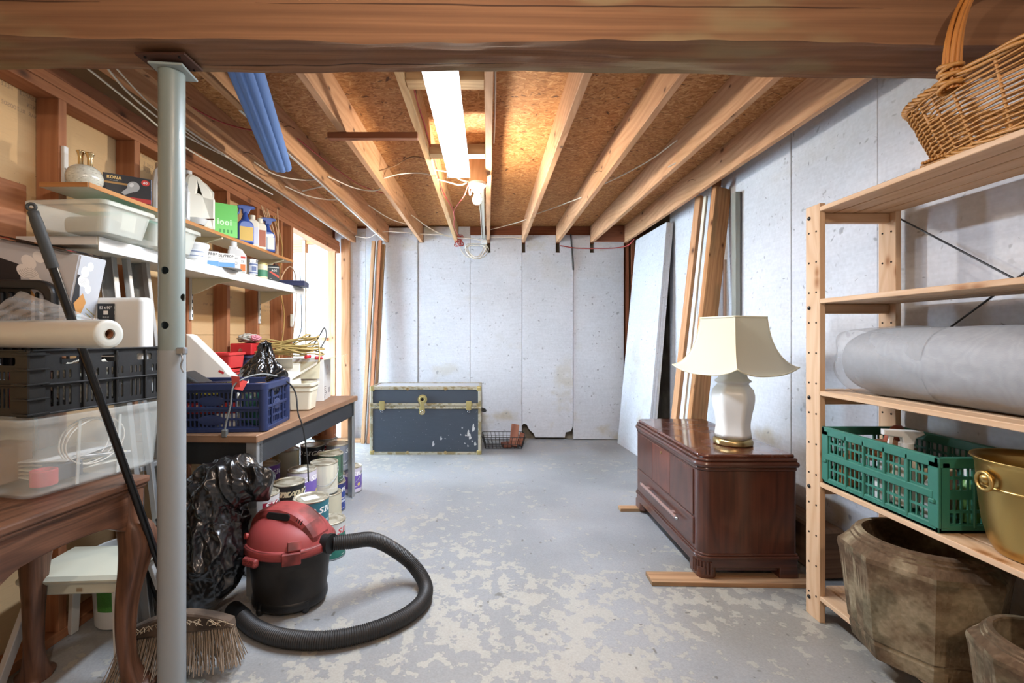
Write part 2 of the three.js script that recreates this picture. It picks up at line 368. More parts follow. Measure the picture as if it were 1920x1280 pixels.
for (const [d0, d1] of [[-2.3, -0.7], [-0.7, 0.52], [0.52, 2.635], [2.635, 4.025]]) for (const [y0, y1] of [[0.005, 1.2], [1.203, 2.44]])
  part('drywall_sheet', uvBox(new THREE.BoxGeometry(0.013, y1 - y0, d1 - d0 - 0.003).translate(XL - 0.098, (y0 + y1) / 2, -(d0 + d1) / 2), 2), M.paper, wallLeft);
part('brown_board', cbox(0.012, 0.5, 0.62, 0.002, [XL - 0.085, 1.52, -1.47]), M.stud, wallLeft);

part('light_blocker', new THREE.BoxGeometry(0.1, 2.7, 6.5).translate(-1.86, 1.25, -0.75), M.cement, wallLeft);  // added unseen slab, keeps sky light from leaking through the drywall joints

// the alcove behind the opening in the partition, with the window that lets the daylight in
const wallAlcove = struct('wall_alcove');
part('side_wall', uvBox(new THREE.BoxGeometry(1.3, 2.6, 0.1).translate(-2.44, 1.25, -3.95)), M.foam, wallAlcove);
const AX = -2.95;
part('pier', uvBox(new THREE.BoxGeometry(0.2, 2.6, 0.2).translate(AX - 0.1, 1.25, -5.33)), M.foam, wallAlcove);
part('pier', uvBox(new THREE.BoxGeometry(0.2, 2.6, 0.2).translate(AX - 0.1, 1.25, -3.97)), M.foam, wallAlcove);
part('lintel', uvBox(new THREE.BoxGeometry(0.2, 0.3, 1.6).translate(AX - 0.1, 2.4, -4.65)), M.foam, wallAlcove);
part('apron_wall', uvBox(new THREE.BoxGeometry(0.2, 0.12, 1.6).translate(AX - 0.1, 0.06, -4.65)), M.foam, wallAlcove);
const win = struct('window_1');
for (const d of [4.09, 4.65, 5.21]) part('window_frame', cbox(0.05, 2.13, 0.045, 0.003, [AX - 0.06, 1.185, -d]), M.white, win);
for (const y of [0.142, 2.23]) part('window_frame', cbox(0.05, 0.045, 1.16, 0.003, [AX - 0.06, y, -4.65]), M.white, win);
for (const d of [4.37, 4.93]) part('pane', new THREE.BoxGeometry(0.006, 2.04, 0.515).translate(AX - 0.06, 1.186, -d), phy({ color: 0xffffff, roughness: 0, transmission: 1 }), win);
structMesh('wall_front', [uvBox(new THREE.BoxGeometry(5.2, 2.7, 0.15).translate(0, 1.25, 2.4))], M.foam);

// ceiling: sheets of strand board on joists
const ceiling = struct('ceiling');
for (let r = 0; r < 7; r++) {
  const d1 = 5.40 - 1.217 * r, d0 = d1 - 1.217, cut = r % 2 ? -0.362 : 0.405;
  for (const [a, b] of [[-3.2, cut], [cut, 2.05]]) part('strand_board', uvBox(new THREE.BoxGeometry(b - a - 0.004, 0.018, 1.213).translate((a + b) / 2, CEIL + 0.009 + (r % 2) * 0.0015, -(d0 + d1) / 2), 0), M.osb, ceiling);
}
part('subfloor', new THREE.BoxGeometry(5.6, 0.05, 8.4).translate(-0.5, CEIL + 0.06, -1.4), M.rough, ceiling);
JX.forEach((x, i) => {
  if (i === 0) return part('joist', cbox(0.038, 0.193, 3.6, 0.003, [-1.80, CEIL - 0.098, -3.55]), M.joist, ceiling);
  const j = part('joist', cbox(0.038, CEIL - JY, 3.74, 0.003, [x, (CEIL + JY) / 2, -3.49], [0, 0, 0]), i === 4 ? M.treated : M.joist, ceiling);
  if (i === 1 || i === 2) part('tape_strip', cbox(0.016, 0.003, 3.0, 0.001, [x - 0.01, JY - 0.0018, -3.7]), M.white, j);
  if (i === 1) part('sister_board', cbox(0.036, 0.115, 3.4, 0.002, [x + 0.0375, CEIL - 0.0585, -3.6]), M.joist, j);
});
for (const d of [1.97, 2.76]) part('cleat', cbox(0.326, 0.06, 0.075, 0.002, [-0.179, 2.285, -d]), M.treated, ceiling);
for (const x of [1.385]) part('blocking', cbox(0.34, 0.18, 0.038, 0.003, [x, CEIL - 0.1, -5.33]), M.redwood, ceiling);
// bent nails in the sides of the joists
for (const [x, y, d, s] of [[1.553, 2.37, 2.06, -1], [1.553, 2.36, 3.5, -1], [0.78, 2.32, 3.2, -1], [-1.175, 2.37, 2.55, 1], [-1.52, 2.35, 2.5, 1], [-1.52, 2.33, 2.9, 1], [-1.52, 2.37, 2.3, 1], [-1.135, 2.36, 2.6, 1]])
  part('nail', tube([V(x, y, d), V(x + s * 0.025, y + 0.006, d + 0.004), V(x + s * 0.05, y - 0.004, d + 0.012)], 0.0018, 6, 5), M.rust, ceiling);

// the carrying beam: an old timber with worn arrises
{
  const g = new THREE.BoxGeometry(4.0, 0.30, 0.178, 160, 12, 8), p = g.attributes.position, nz = new ImprovedNoise();
  for (let i = 0; i < p.count; i++) {
    const x = p.getX(i), y = p.getY(i), z = p.getZ(i), low = ss(-0.02, -0.15, y);
    const n = nz.noise(x * 1.3, y * 9, z * 9), f = nz.noise(x * 8, y * 30, z * 30);
    const e = (Math.abs(Math.abs(z) - 0.089) < 1e-4 ? 1 : 0);
    p.setXYZ(i, x, y + low * (n * 0.02 + f * 0.005), z + Math.sign(z) * e * (n * 0.005 + f * 0.002 - low * 0.006 * Math.max(0, nz.noise(x * 2.1, 7.7, 1.1))));
  }
  let b = uvBox(g, 0, 0.4, 0.12); b.computeVertexNormals();
  const beam = struct('beam');
  part('timber', b.rotateY(0.0135).translate(-0.2, 2.252, -1.517), M.beam, beam);
  part('bearing_plate', cbox(0.16, 0.008, 0.10, 0.002, [-1.04, 2.092, -1.525]), M.rust, beam);
  for (const [a, b2] of [[-1.095, 1.49], [-0.985, 1.49], [-1.095, 1.565], [-0.985, 1.565]]) part('nail', cyl(0.004, 0.006, 8, [a, 2.087, -b2]), M.hole, beam);
}

// ================= LAMPS =================
function stripLight(label, x, y, d0, d1, power) {
  const L = d1 - d0, t = thing('fluorescent_light', label, 'ceiling light', [x, y, (d0 + d1) / 2], 0);
  part('housing', cbox(0.12, 0.028, L, 0.004, [0, 0.062, 0]), M.white, t);
  const s = new THREE.Shape(); s.moveTo(-0.07, 0.048); s.lineTo(-0.066, 0.014); s.quadraticCurveTo(-0.06, 0, -0.04, 0); s.lineTo(0.04, 0); s.quadraticCurveTo(0.06, 0, 0.066, 0.014); s.lineTo(0.07, 0.048); s.lineTo(-0.07, 0.048);
  part('diffuser', ext(s, L - 0.012, 0, 5).translate(0, 0, -(L - 0.012) / 2), std({ color: 0xffffff, emissive: 0xf4faff, emissiveIntensity: 2.4, roughness: 0.4 }), t);
  for (const k of [-1, 1]) part('end_cap', cbox(0.146, 0.054, 0.006, 0.002, [0, 0.026, k * (L / 2 - 0.002)]), M.white, t);
  const l = new THREE.RectAreaLight(0xe2eeff, power, 0.13, L - 0.03); l.position.set(0, -0.006, 0); l.rotation.x = -PI / 2; t.add(l);
  return t;
}
stripLight('long white glowing fluorescent fixture hung between two joists', -0.184, 2.179, 1.68, 2.905, FLUORESCENT);
function bulbLamp(label, x, y, d, power, color) {   // y: height of the porcelain base
  const t = thing('bulb_lamp', label, 'lamp', [x, y, d]);
  part('porcelain_base', lathe([[0, 0.03], [0.056, 0.03], [0.06, 0.024], [0.06, 0.012], [0.052, 0.002], [0.03, -0.004], [0.026, -0.03], [0, -0.03]], 28), M.white, t);
  part('glass_bulb', lathe([[0.0001, -0.113], [0.012, -0.111], [0.024, -0.102], [0.03, -0.087], [0.029, -0.072], [0.022, -0.054], [0.015, -0.04], [0.014, -0.028], [0.0001, -0.028]], 24), std({ color: 0xffffff, emissive: color, emissiveIntensity: 25, roughness: 0.3 }), t);
  const l = new THREE.PointLight(color, power, 0, 2); l.position.set(0, -0.084, 0); l.castShadow = true; l.shadow.radius = 1.5; t.add(l);
  return t;
}
bulbLamp('bare glowing bulb in a porcelain socket at the far end of the fluorescent fixture', -0.072, 2.165, 3.05, BULB, 0xfff0dc);
bulbLamp('bare glowing bulb on the ceiling behind the timber beam', 0.35, 2.42, -0.9, REAR_LAMP, 0xfff0e0);
bulbLamp('bare glowing bulb on the ceiling just before the timber beam, above the camera', 0.0, 2.40, 0.5, NEAR_LAMP, 0xfff0e0);
part('mounting_block', cbox(0.12, 0.25, 0.038, 0.002, [-0.065, 2.32, -3.06]), M.joist, ceiling);

// support post of two telescoping tubes with pin holes
{
  const t = thing('support_post', 'grey painted steel post under the timber beam, with pin holes', 'post', [-1.05, 0, 1.55]);
  const ev = new Evaluator(); ev.useGroups = false;
  const up = new Brush(clean(lathe([[0.0385, 1.147], [0.0385, 2.07], [0.034, 2.07], [0.034, 1.147], [0.0385, 1.147]], 48)));
  let acc = up; acc.updateMatrixWorld();
  for (const [y, a] of [[1.41, 0.68], [1.325, 2.2], [1.232, 0.68]]) {
    const c = new Brush(clean(cyl(0.0125, 0.2, 20))); c.position.y = y; c.rotation.set(PI / 2, 0, 0); c.rotation.order = 'YXZ'; c.rotation.y = a - 0.62; c.updateMatrixWorld();
    acc = ev.evaluate(acc, c, SUBTRACTION);
  }
  const paint = phy({ color: 0x7c8884, roughness: 0.38, clearcoat: 0.3 });
  part('upper_tube', clean(acc.geometry), paint, t);
  part('lower_tube', lathe([[0.0355, 1.15], [0.0405, 1.15], [0.0405, 0.008], [0.0355, 0.008]], 48), flat(0x8c9294, 0.4), t);
  part('base_plate', cbox(0.14, 0.008, 0.14, 0.002, [0, 0.004, 0]), M.greyPaint, t);
  part('head_plate', cbox(0.105, 0.008, 0.105, 0.002, [0.006, 2.074, 0], [0, 0.12, 0]), M.greyPaint, t);
  part('jack_screw', cyl(0.014, 0.012, 16, [0, 2.082, 0]), M.steel, t);
  const pin = part('locking_pin', [cbox(0.03, 0.024, 0.02, 0.004, [0.046, 1.148, 0.02])], M.steel, t);
  part('chain', [tube([new THREE.Vector3(0.05, 1.14, 0.028), new THREE.Vector3(0.055, 1.12, 0.03), new THREE.Vector3(0.05, 1.1, 0.03), new THREE.Vector3(0.056, 1.08, 0.028)], 0.003, 16, 5)], M.steel, pin);
}

// ================= BACK OF THE ROOM =================
// steamer trunk
{
  const W = 1.115, H = 0.68, D = 0.42, t = thing('trunk', 'dark blue travel trunk with brass edges standing against the white back wall', 'trunk', [-0.628, 0, 4.9]);
  const tBlue = ctex(512, 320, (c, w, h) => {
    c.fillStyle = '#313b46'; c.fillRect(0, 0, w, h);
    for (let i = 0; i < 900; i++) { c.globalAlpha = 0.12; c.fillStyle = rnd() < 0.5 ? '#2b333c' : '#4a545e'; c.fillRect(rnd() * w, rnd() * h, rr(5, 50), rr(1, 3)); }
    c.fillStyle = '#b9bcbb';
    for (const [x, y, l, t2] of [[486, 150, 60, 9], [462, 190, 50, 9], [470, 215, 42, 8], [450, 205, 14, 5], [330, 225, 30, 6], [292, 265, 42, 7], [495, 265, 30, 8], [432, 150, 12, 4], [425, 200, 10, 4], [460, 280, 16, 4], [445, 262, 10, 3], [350, 228, 8, 4], [480, 245, 14, 4]]) {
      c.globalAlpha = 0.9; c.beginPath(); c.ellipse(x, y, t2 / 2, l / 2, 0.08, 0, 7); c.fill();
      c.beginPath(); c.ellipse(x + 3, y + l * 0.2, t2 * 0.6, l * 0.25, 0.3, 0, 7); c.fill();
    }
    for (let i = 0; i < 70; i++) { c.globalAlpha = 0.6; c.fillRect(rnd() * w, rnd() * h, rr(1, 3), rr(1, 4)); }
  });
  const blue = std({ map: tBlue, roughness: 0.55 }), tMetal = dtex(256, 64, 0.5, 0.1, (u, v) => { const n = fbm(u, v, 12, 3, 4, 901); return mixc(hex(0xb6b4a2), hex(0x8d8464), ss(0.45, 0.65, n)); });
  const edge = std({ map: tMetal, roughness: 0.42, metalness: 0.55 }), grey = flat(0xb3b8bf, 0.5);
  const front = (w, h) => { const g = new THREE.BoxGeometry(w, h, 0.01); return g; };
  part('body', cbox(W - 0.02, 0.46, D - 0.02, 0.004, [0, 0.25, 0]), flat(0x39434e, 0.6), t);
  part('front_panel', front(W - 0.05, 0.445).translate(0, 0.255, D / 2 - 0.009), blue, t);
  const lid = part('lid', cbox(W - 0.02, 0.19, D - 0.02, 0.004, [0, 0.575, 0]), flat(0x333d48, 0.6), t);
  part('top_panel', cbox(W - 0.04, 0.006, D - 0.04, 0.002, [0, 0.674, 0]), grey, lid);
  part('side_panel', [-1, 1].map((s) => cbox(0.006, 0.6, D - 0.06, 0.002, [s * (W / 2 - 0.008), 0.34, 0])), flat(0x8e949c, 0.5), t);
  const E = [];
  for (const y of [0.014, H - 0.014]) for (const s of [-1, 1]) E.push(cbox(W, 0.028, 0.006, 0.002, [0, y, s * D / 2]), cbox(0.006, 0.028, D, 0.002, [s * W / 2, y, 0]));
  for (const s of [-1, 1]) { E.push(cbox(W, 0.006, 0.026, 0.002, [0, H, s * (D / 2 - 0.013)]), cbox(0.026, 0.006, D, 0.002, [s * (W / 2 - 0.013), H, 0]));
    for (const k of [-1, 1]) E.push(cbox(0.028, H - 0.02, 0.006, 0.002, [s * (W / 2 - 0.014), H / 2, k * D / 2]), cbox(0.006, H - 0.02, 0.028, 0.002, [s * W / 2, H / 2, k * (D / 2 - 0.014)])); }
  part('edge_binding', E, edge, t);
  part('lid_band', [0.472, 0.503].map((y) => cbox(W + 0.006, 0.027, 0.008, 0.003, [0, y, D / 2 + 0.002])), edge, t);
  const riv = []; for (let i = 0; i < 14; i++) for (const y of [0.663, 0.473]) riv.push(ball(0.004, [-0.52 + i * 0.08, y, D / 2 + 0.005], [1, 1, 0.6]));
  part('rivets', riv, M.brass, t);
  for (const x of [-0.18, 0.2]) for (const y of [0.02, 0.66]) part('clamp', [T(new THREE.TorusGeometry(0.012, 0.005, 6, 14), [x, y, D / 2 + 0.004]), cbox(0.012, 0.03, 0.008, 0.002, [x, y, D / 2 + 0.004])], M.brass, t);
  for (const s of [-1, 1]) for (const y of [0.02, 0.49, 0.66]) part('corner_cap', T(new RoundedBoxGeometry(0.05, 0.05, 0.05, 2, 0.012), [s * (W / 2 - 0.02), y, D / 2 - 0.02]), M.brassDull, t);
  for (const s of [-0.435, 0.435]) {
    const l = part('latch', [slab(rrect(0.05, 0.012, 0.004), 0.06).translate(s, 0.45, D / 2 + 0.008), ext(poly([[-0.03, 0.03], [-0.024, 0.05], [0.024, 0.05], [0.03, 0.03], [0.022, -0.03], [-0.022, -0.03]]), 0.012, 0.003).translate(s, 0.49, D / 2 + 0.004)], M.brassDull, t);
    part('loop', T(new THREE.TorusGeometry(0.014, 0.004, 6, 4), [s, 0.435, D / 2 + 0.009], [0, 0, PI / 4]), M.chrome, l);
  }
  const lk = part('lock', [cyl(0.047, 0.012, 28, [-0.03, 0.555, D / 2 + 0.004], [PI / 2, 0, 0]), T(new THREE.TorusGeometry(0.026, 0.007, 8, 24), [-0.03, 0.555, D / 2 + 0.011]), cbox(0.04, 0.08, 0.012, 0.004, [-0.03, 0.49, D / 2 + 0.008]), cyl(0.032, 0.014, 24, [-0.035, 0.432, D / 2 + 0.006], [PI / 2, 0, 0]), cbox(0.055, 0.05, 0.012, 0.005, [-0.034, 0.46, D / 2 + 0.006])], M.brassDull, t);
  part('keyhole', [cyl(0.015, 0.004, 18, [-0.03, 0.555, D / 2 + 0.012], [PI / 2, 0, 0])], M.hole, lk);
  part('dial', [T(new THREE.TorusGeometry(0.014, 0.004, 8, 20), [-0.035, 0.43, D / 2 + 0.014])], M.chrome, lk);
  part('side_handle', [tube([new THREE.Vector3(W / 2, 0.42, -0.06), new THREE.Vector3(W / 2 + 0.035, 0.41, -0.05), new THREE.Vector3(W / 2 + 0.035, 0.41, 0.05), new THREE.Vector3(W / 2, 0.42, 0.06)], 0.012, 16, 8)], M.black, t);
}
// boards leaning in the left corner of the back wall
[[-1.382, -1.285, 5.16, 0.038, 2.29], [-1.345, -1.245, 5.20, 0.022, 2.29], [-1.315, -1.212, 5.17, 0.035, 2.3], [-1.275, -1.18, 5.20, 0.032, 2.27]].forEach(([xb, xt, d, w, top], i) => {
  single('lumber_board', ['brown narrow board leaning by the window studs, outermost of four slanted boards', 'thin whitish strip leaning between the brown boards beside the trunk', 'reddish board leaning third from the window among the slanted boards', 'brown board leaning closest to the trunk and the joist end'][i], 'board',
    bar(V(xb, 0.002 + w * 0.05, d), V(xt, top - (i === 3 ? 0.012 : 0) - 0.035, d + 0.09), w, 0.045, 0, 0.002), [M.rough, M.offwhite, M.stud, M.rough][i], 'boards leaning by the trunk');
});
// wire basket and the wood offcuts in it
{
  const t = thing('wire_basket', 'low black wire basket on the floor beside the trunk', 'basket', [0.165, 0.004, 5.03]);
  const wires = [], r = 0.0026, H = 0.125, A = 0.19, B = 0.12, f = 1.18;
  const line = (a, b) => wires.push(tube([new THREE.Vector3(...a), new THREE.Vector3(...b)], r, 1, 5));
  for (let i = 0; i <= 10; i++) { const x = -A + (2 * A * i) / 10; for (const s of [-1, 1]) line([x, r, s * B], [x * f, H, s * B * f]); line([x, r, -B], [x, r, B]); }
  for (let i = 0; i <= 6; i++) { const z = -B + (2 * B * i) / 6; for (const s of [-1, 1]) line([s * A, r, z], [s * A * f, H, z * f]); line([-A, r, z], [A, r, z]); }
  for (const k of [0.35, 0.7]) { const g = 1 + (f - 1) * k, y = H * k; for (const s of [-1, 1]) { line([-A * g, y, s * B * g], [A * g, y, s * B * g]); line([s * A * g, y, -B * g], [s * A * g, y, B * g]); } }
  part('wire_grid', wires, M.black, t);
  part('rim', [tube([[-1, -1], [1, -1], [1, 1], [-1, 1]].map(([a, b]) => new THREE.Vector3(a * A * f, H, b * B * f)).flatMap((p, i, q) => [p.clone().lerp(q[(i + 3) % 4], 0.03), p.clone().lerp(q[(i + 1) % 4], 0.03)]), 0.004, 60, 6, true)], M.black, t);
  const tBrick = woodTex(0x9c6a54, 0x6e4030, { s: 33, knots: 0, rings: 4 });
  single('wood_offcut', 'brown wood offcut propped steeply in the wire basket', 'wood offcut', bar(V(0.265, 0.022, 4.95), V(0.30, 0.215, 5.12), 0.085, 0.035), wood(tBrick), 'offcuts in the wire basket');
  single('wood_offcut', 'dark reddish wood offcut lying flat at the bottom of the wire basket', 'wood offcut', cbox(0.09, 0.035, 0.13, 0.002, [0.195, 0.028, -5.0], [0, 0.2, 0]), wood(tBrick, 0.8, 0.0006, { color: new THREE.Color(0.6, 0.5, 0.48) }), 'offcuts in the wire basket');
  single('wood_offcut', 'short wood offcut leaning on the end of the wire basket away from the trunk', 'wood offcut', bar(V(0.332, 0.022, 4.99), V(0.372, 0.14, 5.05), 0.05, 0.03, 0.2), wood(tBrick, 0.8, 0.0006, { color: new THREE.Color(0.85, 0.75, 0.7) }), 'offcuts in the wire basket');
}
// foam sheets leaning in the right corner
[0, 1, 2].forEach((i) => {
  const o = i * 0.024, a = [1.44 + o, 0.0, 5.19], b = [1.50 + o, 0.0, 4.42], c = [1.70 + o * 0.9, 2.275 - i * 0.004, 4.44], e = [1.645 + o * 0.9, 2.255, 5.19];
  const th = 0.021, pos = [], q = [a, b, c, e].map(([x, y, d]) => new THREE.Vector3(x, y, -d));
  const back = q.map((p) => p.clone().add(new THREE.Vector3(th, 0, 0)));
  const face = (A, B, C, D) => [A, B, C, A, C, D].forEach((p) => pos.push(p.x, p.y, p.z));
  face(q[0], q[1], q[2], q[3]); face(back[3], back[2], back[1], back[0]);
  for (let k = 0; k < 4; k++) { const n = (k + 1) % 4; face(q[n], q[k], back[k], back[n]); }
  const g = new THREE.BufferGeometry(); g.setAttribute('position', new THREE.Float32BufferAttribute(pos, 3)); g.computeVertexNormals();
  single('foam_sheet', ['white insulation sheet leaning in the corner, facing the room', 'middle of three white insulation sheets leaning in the corner, seen by its edge', 'white insulation sheet closest to the wall among three leaning in the corner'][i], 'insulation sheet', uvBox(g, 2, 0.4 * i, 0), M.foam, 'foam sheets leaning in the corner');
});
// boards leaning on the right wall behind the chest
[['narrow board leaning farthest toward the corner behind the chest, with one bright edge', [1.365, 0.0, 3.56], [1.685, 2.30, 3.72], 0.035, 0.055, 0.4, M.joist],
  ['thin pale strip leaning between the narrow board and the wide board behind the chest', [1.40, 0.0, 3.50], [1.70, 2.28, 3.64], 0.02, 0.03, 0.3, M.offwhite],
  ['tall board reaching up beside the last joist, behind the wide board', [1.48, 0.0, 3.50], [1.738, 2.38, 3.54], 0.05, 0.04, 0.1, M.stud],
  ['wide brown board leaning on the wall behind the lamp and chest', [1.44, 0.0, 3.36], [1.725, 2.27, 3.44], 0.14, 0.04, 0.3, wood(tRough, 0.85, 0.001, { color: new THREE.Color(1.15, 0.98, 0.8) })],
].forEach(([label, a, b, w, t, roll, m]) => single('lumber_board', label, 'board', bar(V(...a), V(...b), w, t, roll).translate(0, w * 0.06 + 0.001, 0), m, 'boards leaning behind the chest'));
single('metal_channel', 'tall grey metal strip upright against the foam wall beside the wide board', 'metal strip', cbox(0.035, 2.2, 0.05, 0.002, [1.748, 1.105, -3.29]), flat(0x8f938c, 0.5, { metalness: 0.3 }));
single('copper_pipe', 'thin upright pipe between the wide board and the metal strip', 'pipe', [cyl(0.012, 1.75, 12, [1.735, 0.876, -3.42])], flat(0xa58a78, 0.5, { metalness: 0.2 }));

// ================= CHEST AND LAMP =================
for (const [label, x0, x1, d, w] of [['wood strip on the floor under the lamp end of the chest', 0.785, 1.56, 2.27, 0.10], ['short wood strip on the floor under the far end of the chest', 0.90, 1.56, 3.20, 0.06]])
  single('wood_strip', label, 'wood strip', cbox(x1 - x0, 0.022, w, 0.002, [(x0 + x1) / 2, 0.0112, -d], [0, label[0] === 'w' ? -0.03 : 0, 0]), M.rough, 'strips under the chest');
{
  const L = 0.985, W = 0.47, t = thing('cedar_chest', 'dark walnut veneer chest with rounded corners and a long drawer pull, under the lamp', 'chest', [1.262, 0.0225, 2.755]);
  // plan shapes: x across, y along (towards the camera is -y after the turn)
  const plan = (w, l, r) => rrect(w, l, [r, 0.012, 0.012, r], 0, 0);
  part('plinth', [slab(plan(W + 0.012, L + 0.012, 0.055), 0.045, 0.05, 0.004, 12), ...[[-1, -1], [-1, 1], [1, -1], [1, 1]].map(([a, b]) => slab(rrect(0.09, 0.13, a < 0 ? 0.03 : 0.005, a * (W / 2 - 0.04), b * (L / 2 - 0.06)), 0.052, 0, 0.002)),
    slab(rrect(W - 0.03, L - 0.03, 0.03), 0.03, 0.03)], M.walnut, t);
  part('plinth_bead', slab(plan(W + 0.022, L + 0.022, 0.06), 0.014, 0.093, 0.005, 12), M.walnut, t);
  part('plinth_bead', slab(plan(W + 0.012, L + 0.012, 0.056), 0.011, 0.107, 0.004, 12), M.walnut, t);
  const fl = []; for (let i = 0; i < 7; i++) { const a = PI + (i / 6) * PI / 2, cx = -W / 2 + 0.05, cy = L / 2 - 0.05; fl.push(cyl(0.006, 0.06, 8, [cx + 0.058 * cos(a), 0.05, cy + 0.058 * -sin(a)])); }
  part('fluted_corner', fl, M.walnut, t);
  part('body', uvBox(slab(plan(W, L, 0.05), 0.40, 0.117, 0, 14), 1), M.walnut, t);
  const lid = part('lid', slab(plan(W + 0.008, L + 0.008, 0.055), 0.016, 0.519, 0.005, 12), M.walnut, t);
  part('lid_moulding', slab(plan(W + 0.026, L + 0.026, 0.062), 0.03, 0.534, 0.013, 12), M.walnut, lid);
  part('lid_moulding', slab(plan(W + 0.012, L + 0.012, 0.058), 0.016, 0.563, 0.007, 12), M.walnut, lid);
  part('lid_top', uvBox(slab(plan(W - 0.008, L - 0.008, 0.052), 0.02, 0.578, 0.008, 12), 2), phy({ map: tWalnut, color: new THREE.Color(1.25, 1.2, 1.2), roughness: 0.28, clearcoat: 0.9, clearcoatRoughness: 0.1, roughnessMap: tDirt }), lid);
  // front face looks toward -x
  const fx = -W / 2 - 0.001;
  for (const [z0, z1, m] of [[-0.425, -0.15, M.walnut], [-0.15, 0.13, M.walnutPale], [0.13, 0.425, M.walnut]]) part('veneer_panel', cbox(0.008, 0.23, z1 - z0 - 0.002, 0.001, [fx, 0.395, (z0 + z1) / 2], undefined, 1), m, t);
  const dr = part('drawer', cbox(0.012, 0.135, 0.86, 0.003, [fx, 0.205, 0]), M.walnut, t);
  const h = part('handle', [cbox(0.016, 0.018, 0.56, 0.005, [fx - 0.028, 0.21, 0]), ...[-0.2, 0.2].map((z) => cbox(0.03, 0.012, 0.03, 0.003, [fx - 0.012, 0.21, z]))], flat(0x9b7f78, 0.3, { metalness: 0.35 }), dr);
  part('handle_cap', [-1, 1].map((s) => T(new THREE.SphereGeometry(0.012, 12, 8), [fx - 0.028, 0.21, s * 0.28], [0, 0, 0], [0.7, 0.8, 1.6])), M.chrome, h);
  part('keyhole', cyl(0.008, 0.006, 14, [fx - 0.004, 0.485, 0.0], [0, 0, PI / 2]), M.brass, t);
}
{
  const t = thing('table_lamp', 'white ceramic table lamp with a flared cream shade, standing on the chest', 'lamp', [1.306, 0.6215, 2.49], -0.42);
  part('base_ring', lathe([[0, 0], [0.094, 0], [0.096, 0.006], [0.096, 0.022], [0.09, 0.028], [0.086, 0.036], [0, 0.036]], 44), M.brass, t);
  const hexBody = (pts) => { const g = lathe(pts, 72), p = g.attributes.position; for (let i = 0; i < p.count; i++) { const x = p.getX(i), z = p.getZ(i), a = Math.atan2(z, x), k = 1 / cos(((a + 10 * PI) % (PI / 3)) - PI / 6), f = 0.955 * Math.min(k, 1.1); p.setX(i, x * f); p.setZ(i, z * f); } g.computeVertexNormals(); return g; };
  const prof = [[0.0001, 0.036], [0.086, 0.036], [0.083, 0.06], [0.079, 0.09], [0.08, 0.12], [0.086, 0.16], [0.094, 0.2], [0.099, 0.235], [0.099, 0.262], [0.092, 0.29], [0.078, 0.308], [0.072, 0.318], [0.073, 0.326], [0.083, 0.33], [0.084, 0.338], [0.074, 0.346], [0.066, 0.356], [0.062, 0.375], [0.052, 0.392], [0.03, 0.402], [0.0001, 0.404]];
  part('vase', hexBody(prof), phy({ color: 0xdadcd8, roughness: 0.3, clearcoat: 0.4 }), t);
  part('neck', cyl(0.012, 0.3, 16, [0, 0.52, 0]), M.brass, t);
  // pagoda shade: square, flaring to the corners, bottom edge scalloped
  const N = 14, R = 18, pos = [], idx = [], side = [], C = 4 * N;
  const pt = (s, k) => {                                   // s along the outline, k = 0 top .. 1 bottom
    const q = Math.floor(s / N) % 4, f = (s % N) / N, u = 2 * f - 1, corner = Math.abs(u) ** 3;
    const half = 0.112 + 0.028 * k + 0.072 * k ** 2.6, flare = 1 + 0.0 * corner;
    const lift = 0.05 * k ** 5 * corner * 0.55 - 0.012 * k ** 4 * (1 - u * u);
    const bow = half * (1 - 0.02 * (1 - u * u)), y = 0.672 - 0.285 * (1 - (1 - k) ** 1.15) + lift;
    const x = u * half * flare, z = bow * flare, a = q * PI / 2 + PI / 4;
    return [x * cos(a) + z * sin(a), y, -x * sin(a) + z * cos(a)];
  };
  for (let r = 0; r <= R; r++) for (let s = 0; s <= C; s++) { pos.push(...pt(s % C, r / R)); }
  for (let r = 0; r < R; r++) for (let s = 0; s < C; s++) { const a = r * (C + 1) + s, b = a + 1, c = a + C + 1, d = c + 1; idx.push(a, c, b, b, c, d); }
  let g = new THREE.BufferGeometry(); g.setAttribute('position', new THREE.Float32BufferAttribute(pos, 3)); g.setIndex(idx); g = g.toNonIndexed(); g.computeVertexNormals();
  const P0 = g.attributes.position, Nn = [], g2 = new THREE.BufferGeometry(); // smooth within each side
  g2.setAttribute('position', new THREE.Float32BufferAttribute(pos, 3)); g2.setIndex(idx); g2.computeVertexNormals();
  const shade = part('shade', g2, phy({ color: 0xc8c6b2, roughness: 0.9, transmission: 0.2, side: THREE.DoubleSide }), t);
  const loop = (k, r) => tube(Array.from({ length: C }, (_, s) => new THREE.Vector3(...pt(s, k))), r, C, 5, true);
  part('trim_tape', [loop(0, 0.005), loop(1, 0.004)], M.cream, shade);
  part('corner_seam', [0, 1, 2, 3].map((q) => tube(Array.from({ length: R + 1 }, (_, r) => new THREE.Vector3(...pt(q * N, r / R))), 0.0025, R, 5)), M.cream, shade);
  part('shade_ring', [T(new THREE.TorusGeometry(0.03, 0.003, 6, 20), [0, 0.66, 0], [PI / 2, 0, 0]), ...[0, 1].map((k) => cyl(0.002, 0.22, 6, [0, 0.66, 0], [PI / 2, k * PI / 2, 0]))], M.brass, t);
}
single('timber_offcut', 'rough brown timber lying at the foot of the wall between chest and pine shelf', 'timber', cbox(0.13, 0.24, 0.55, 0.012, [1.69, 0.125, -2.55], [0, 0, 0.06]), wood(tRough, 0.9, 0.001, { color: new THREE.Color(0.4, 0.33, 0.3) }));

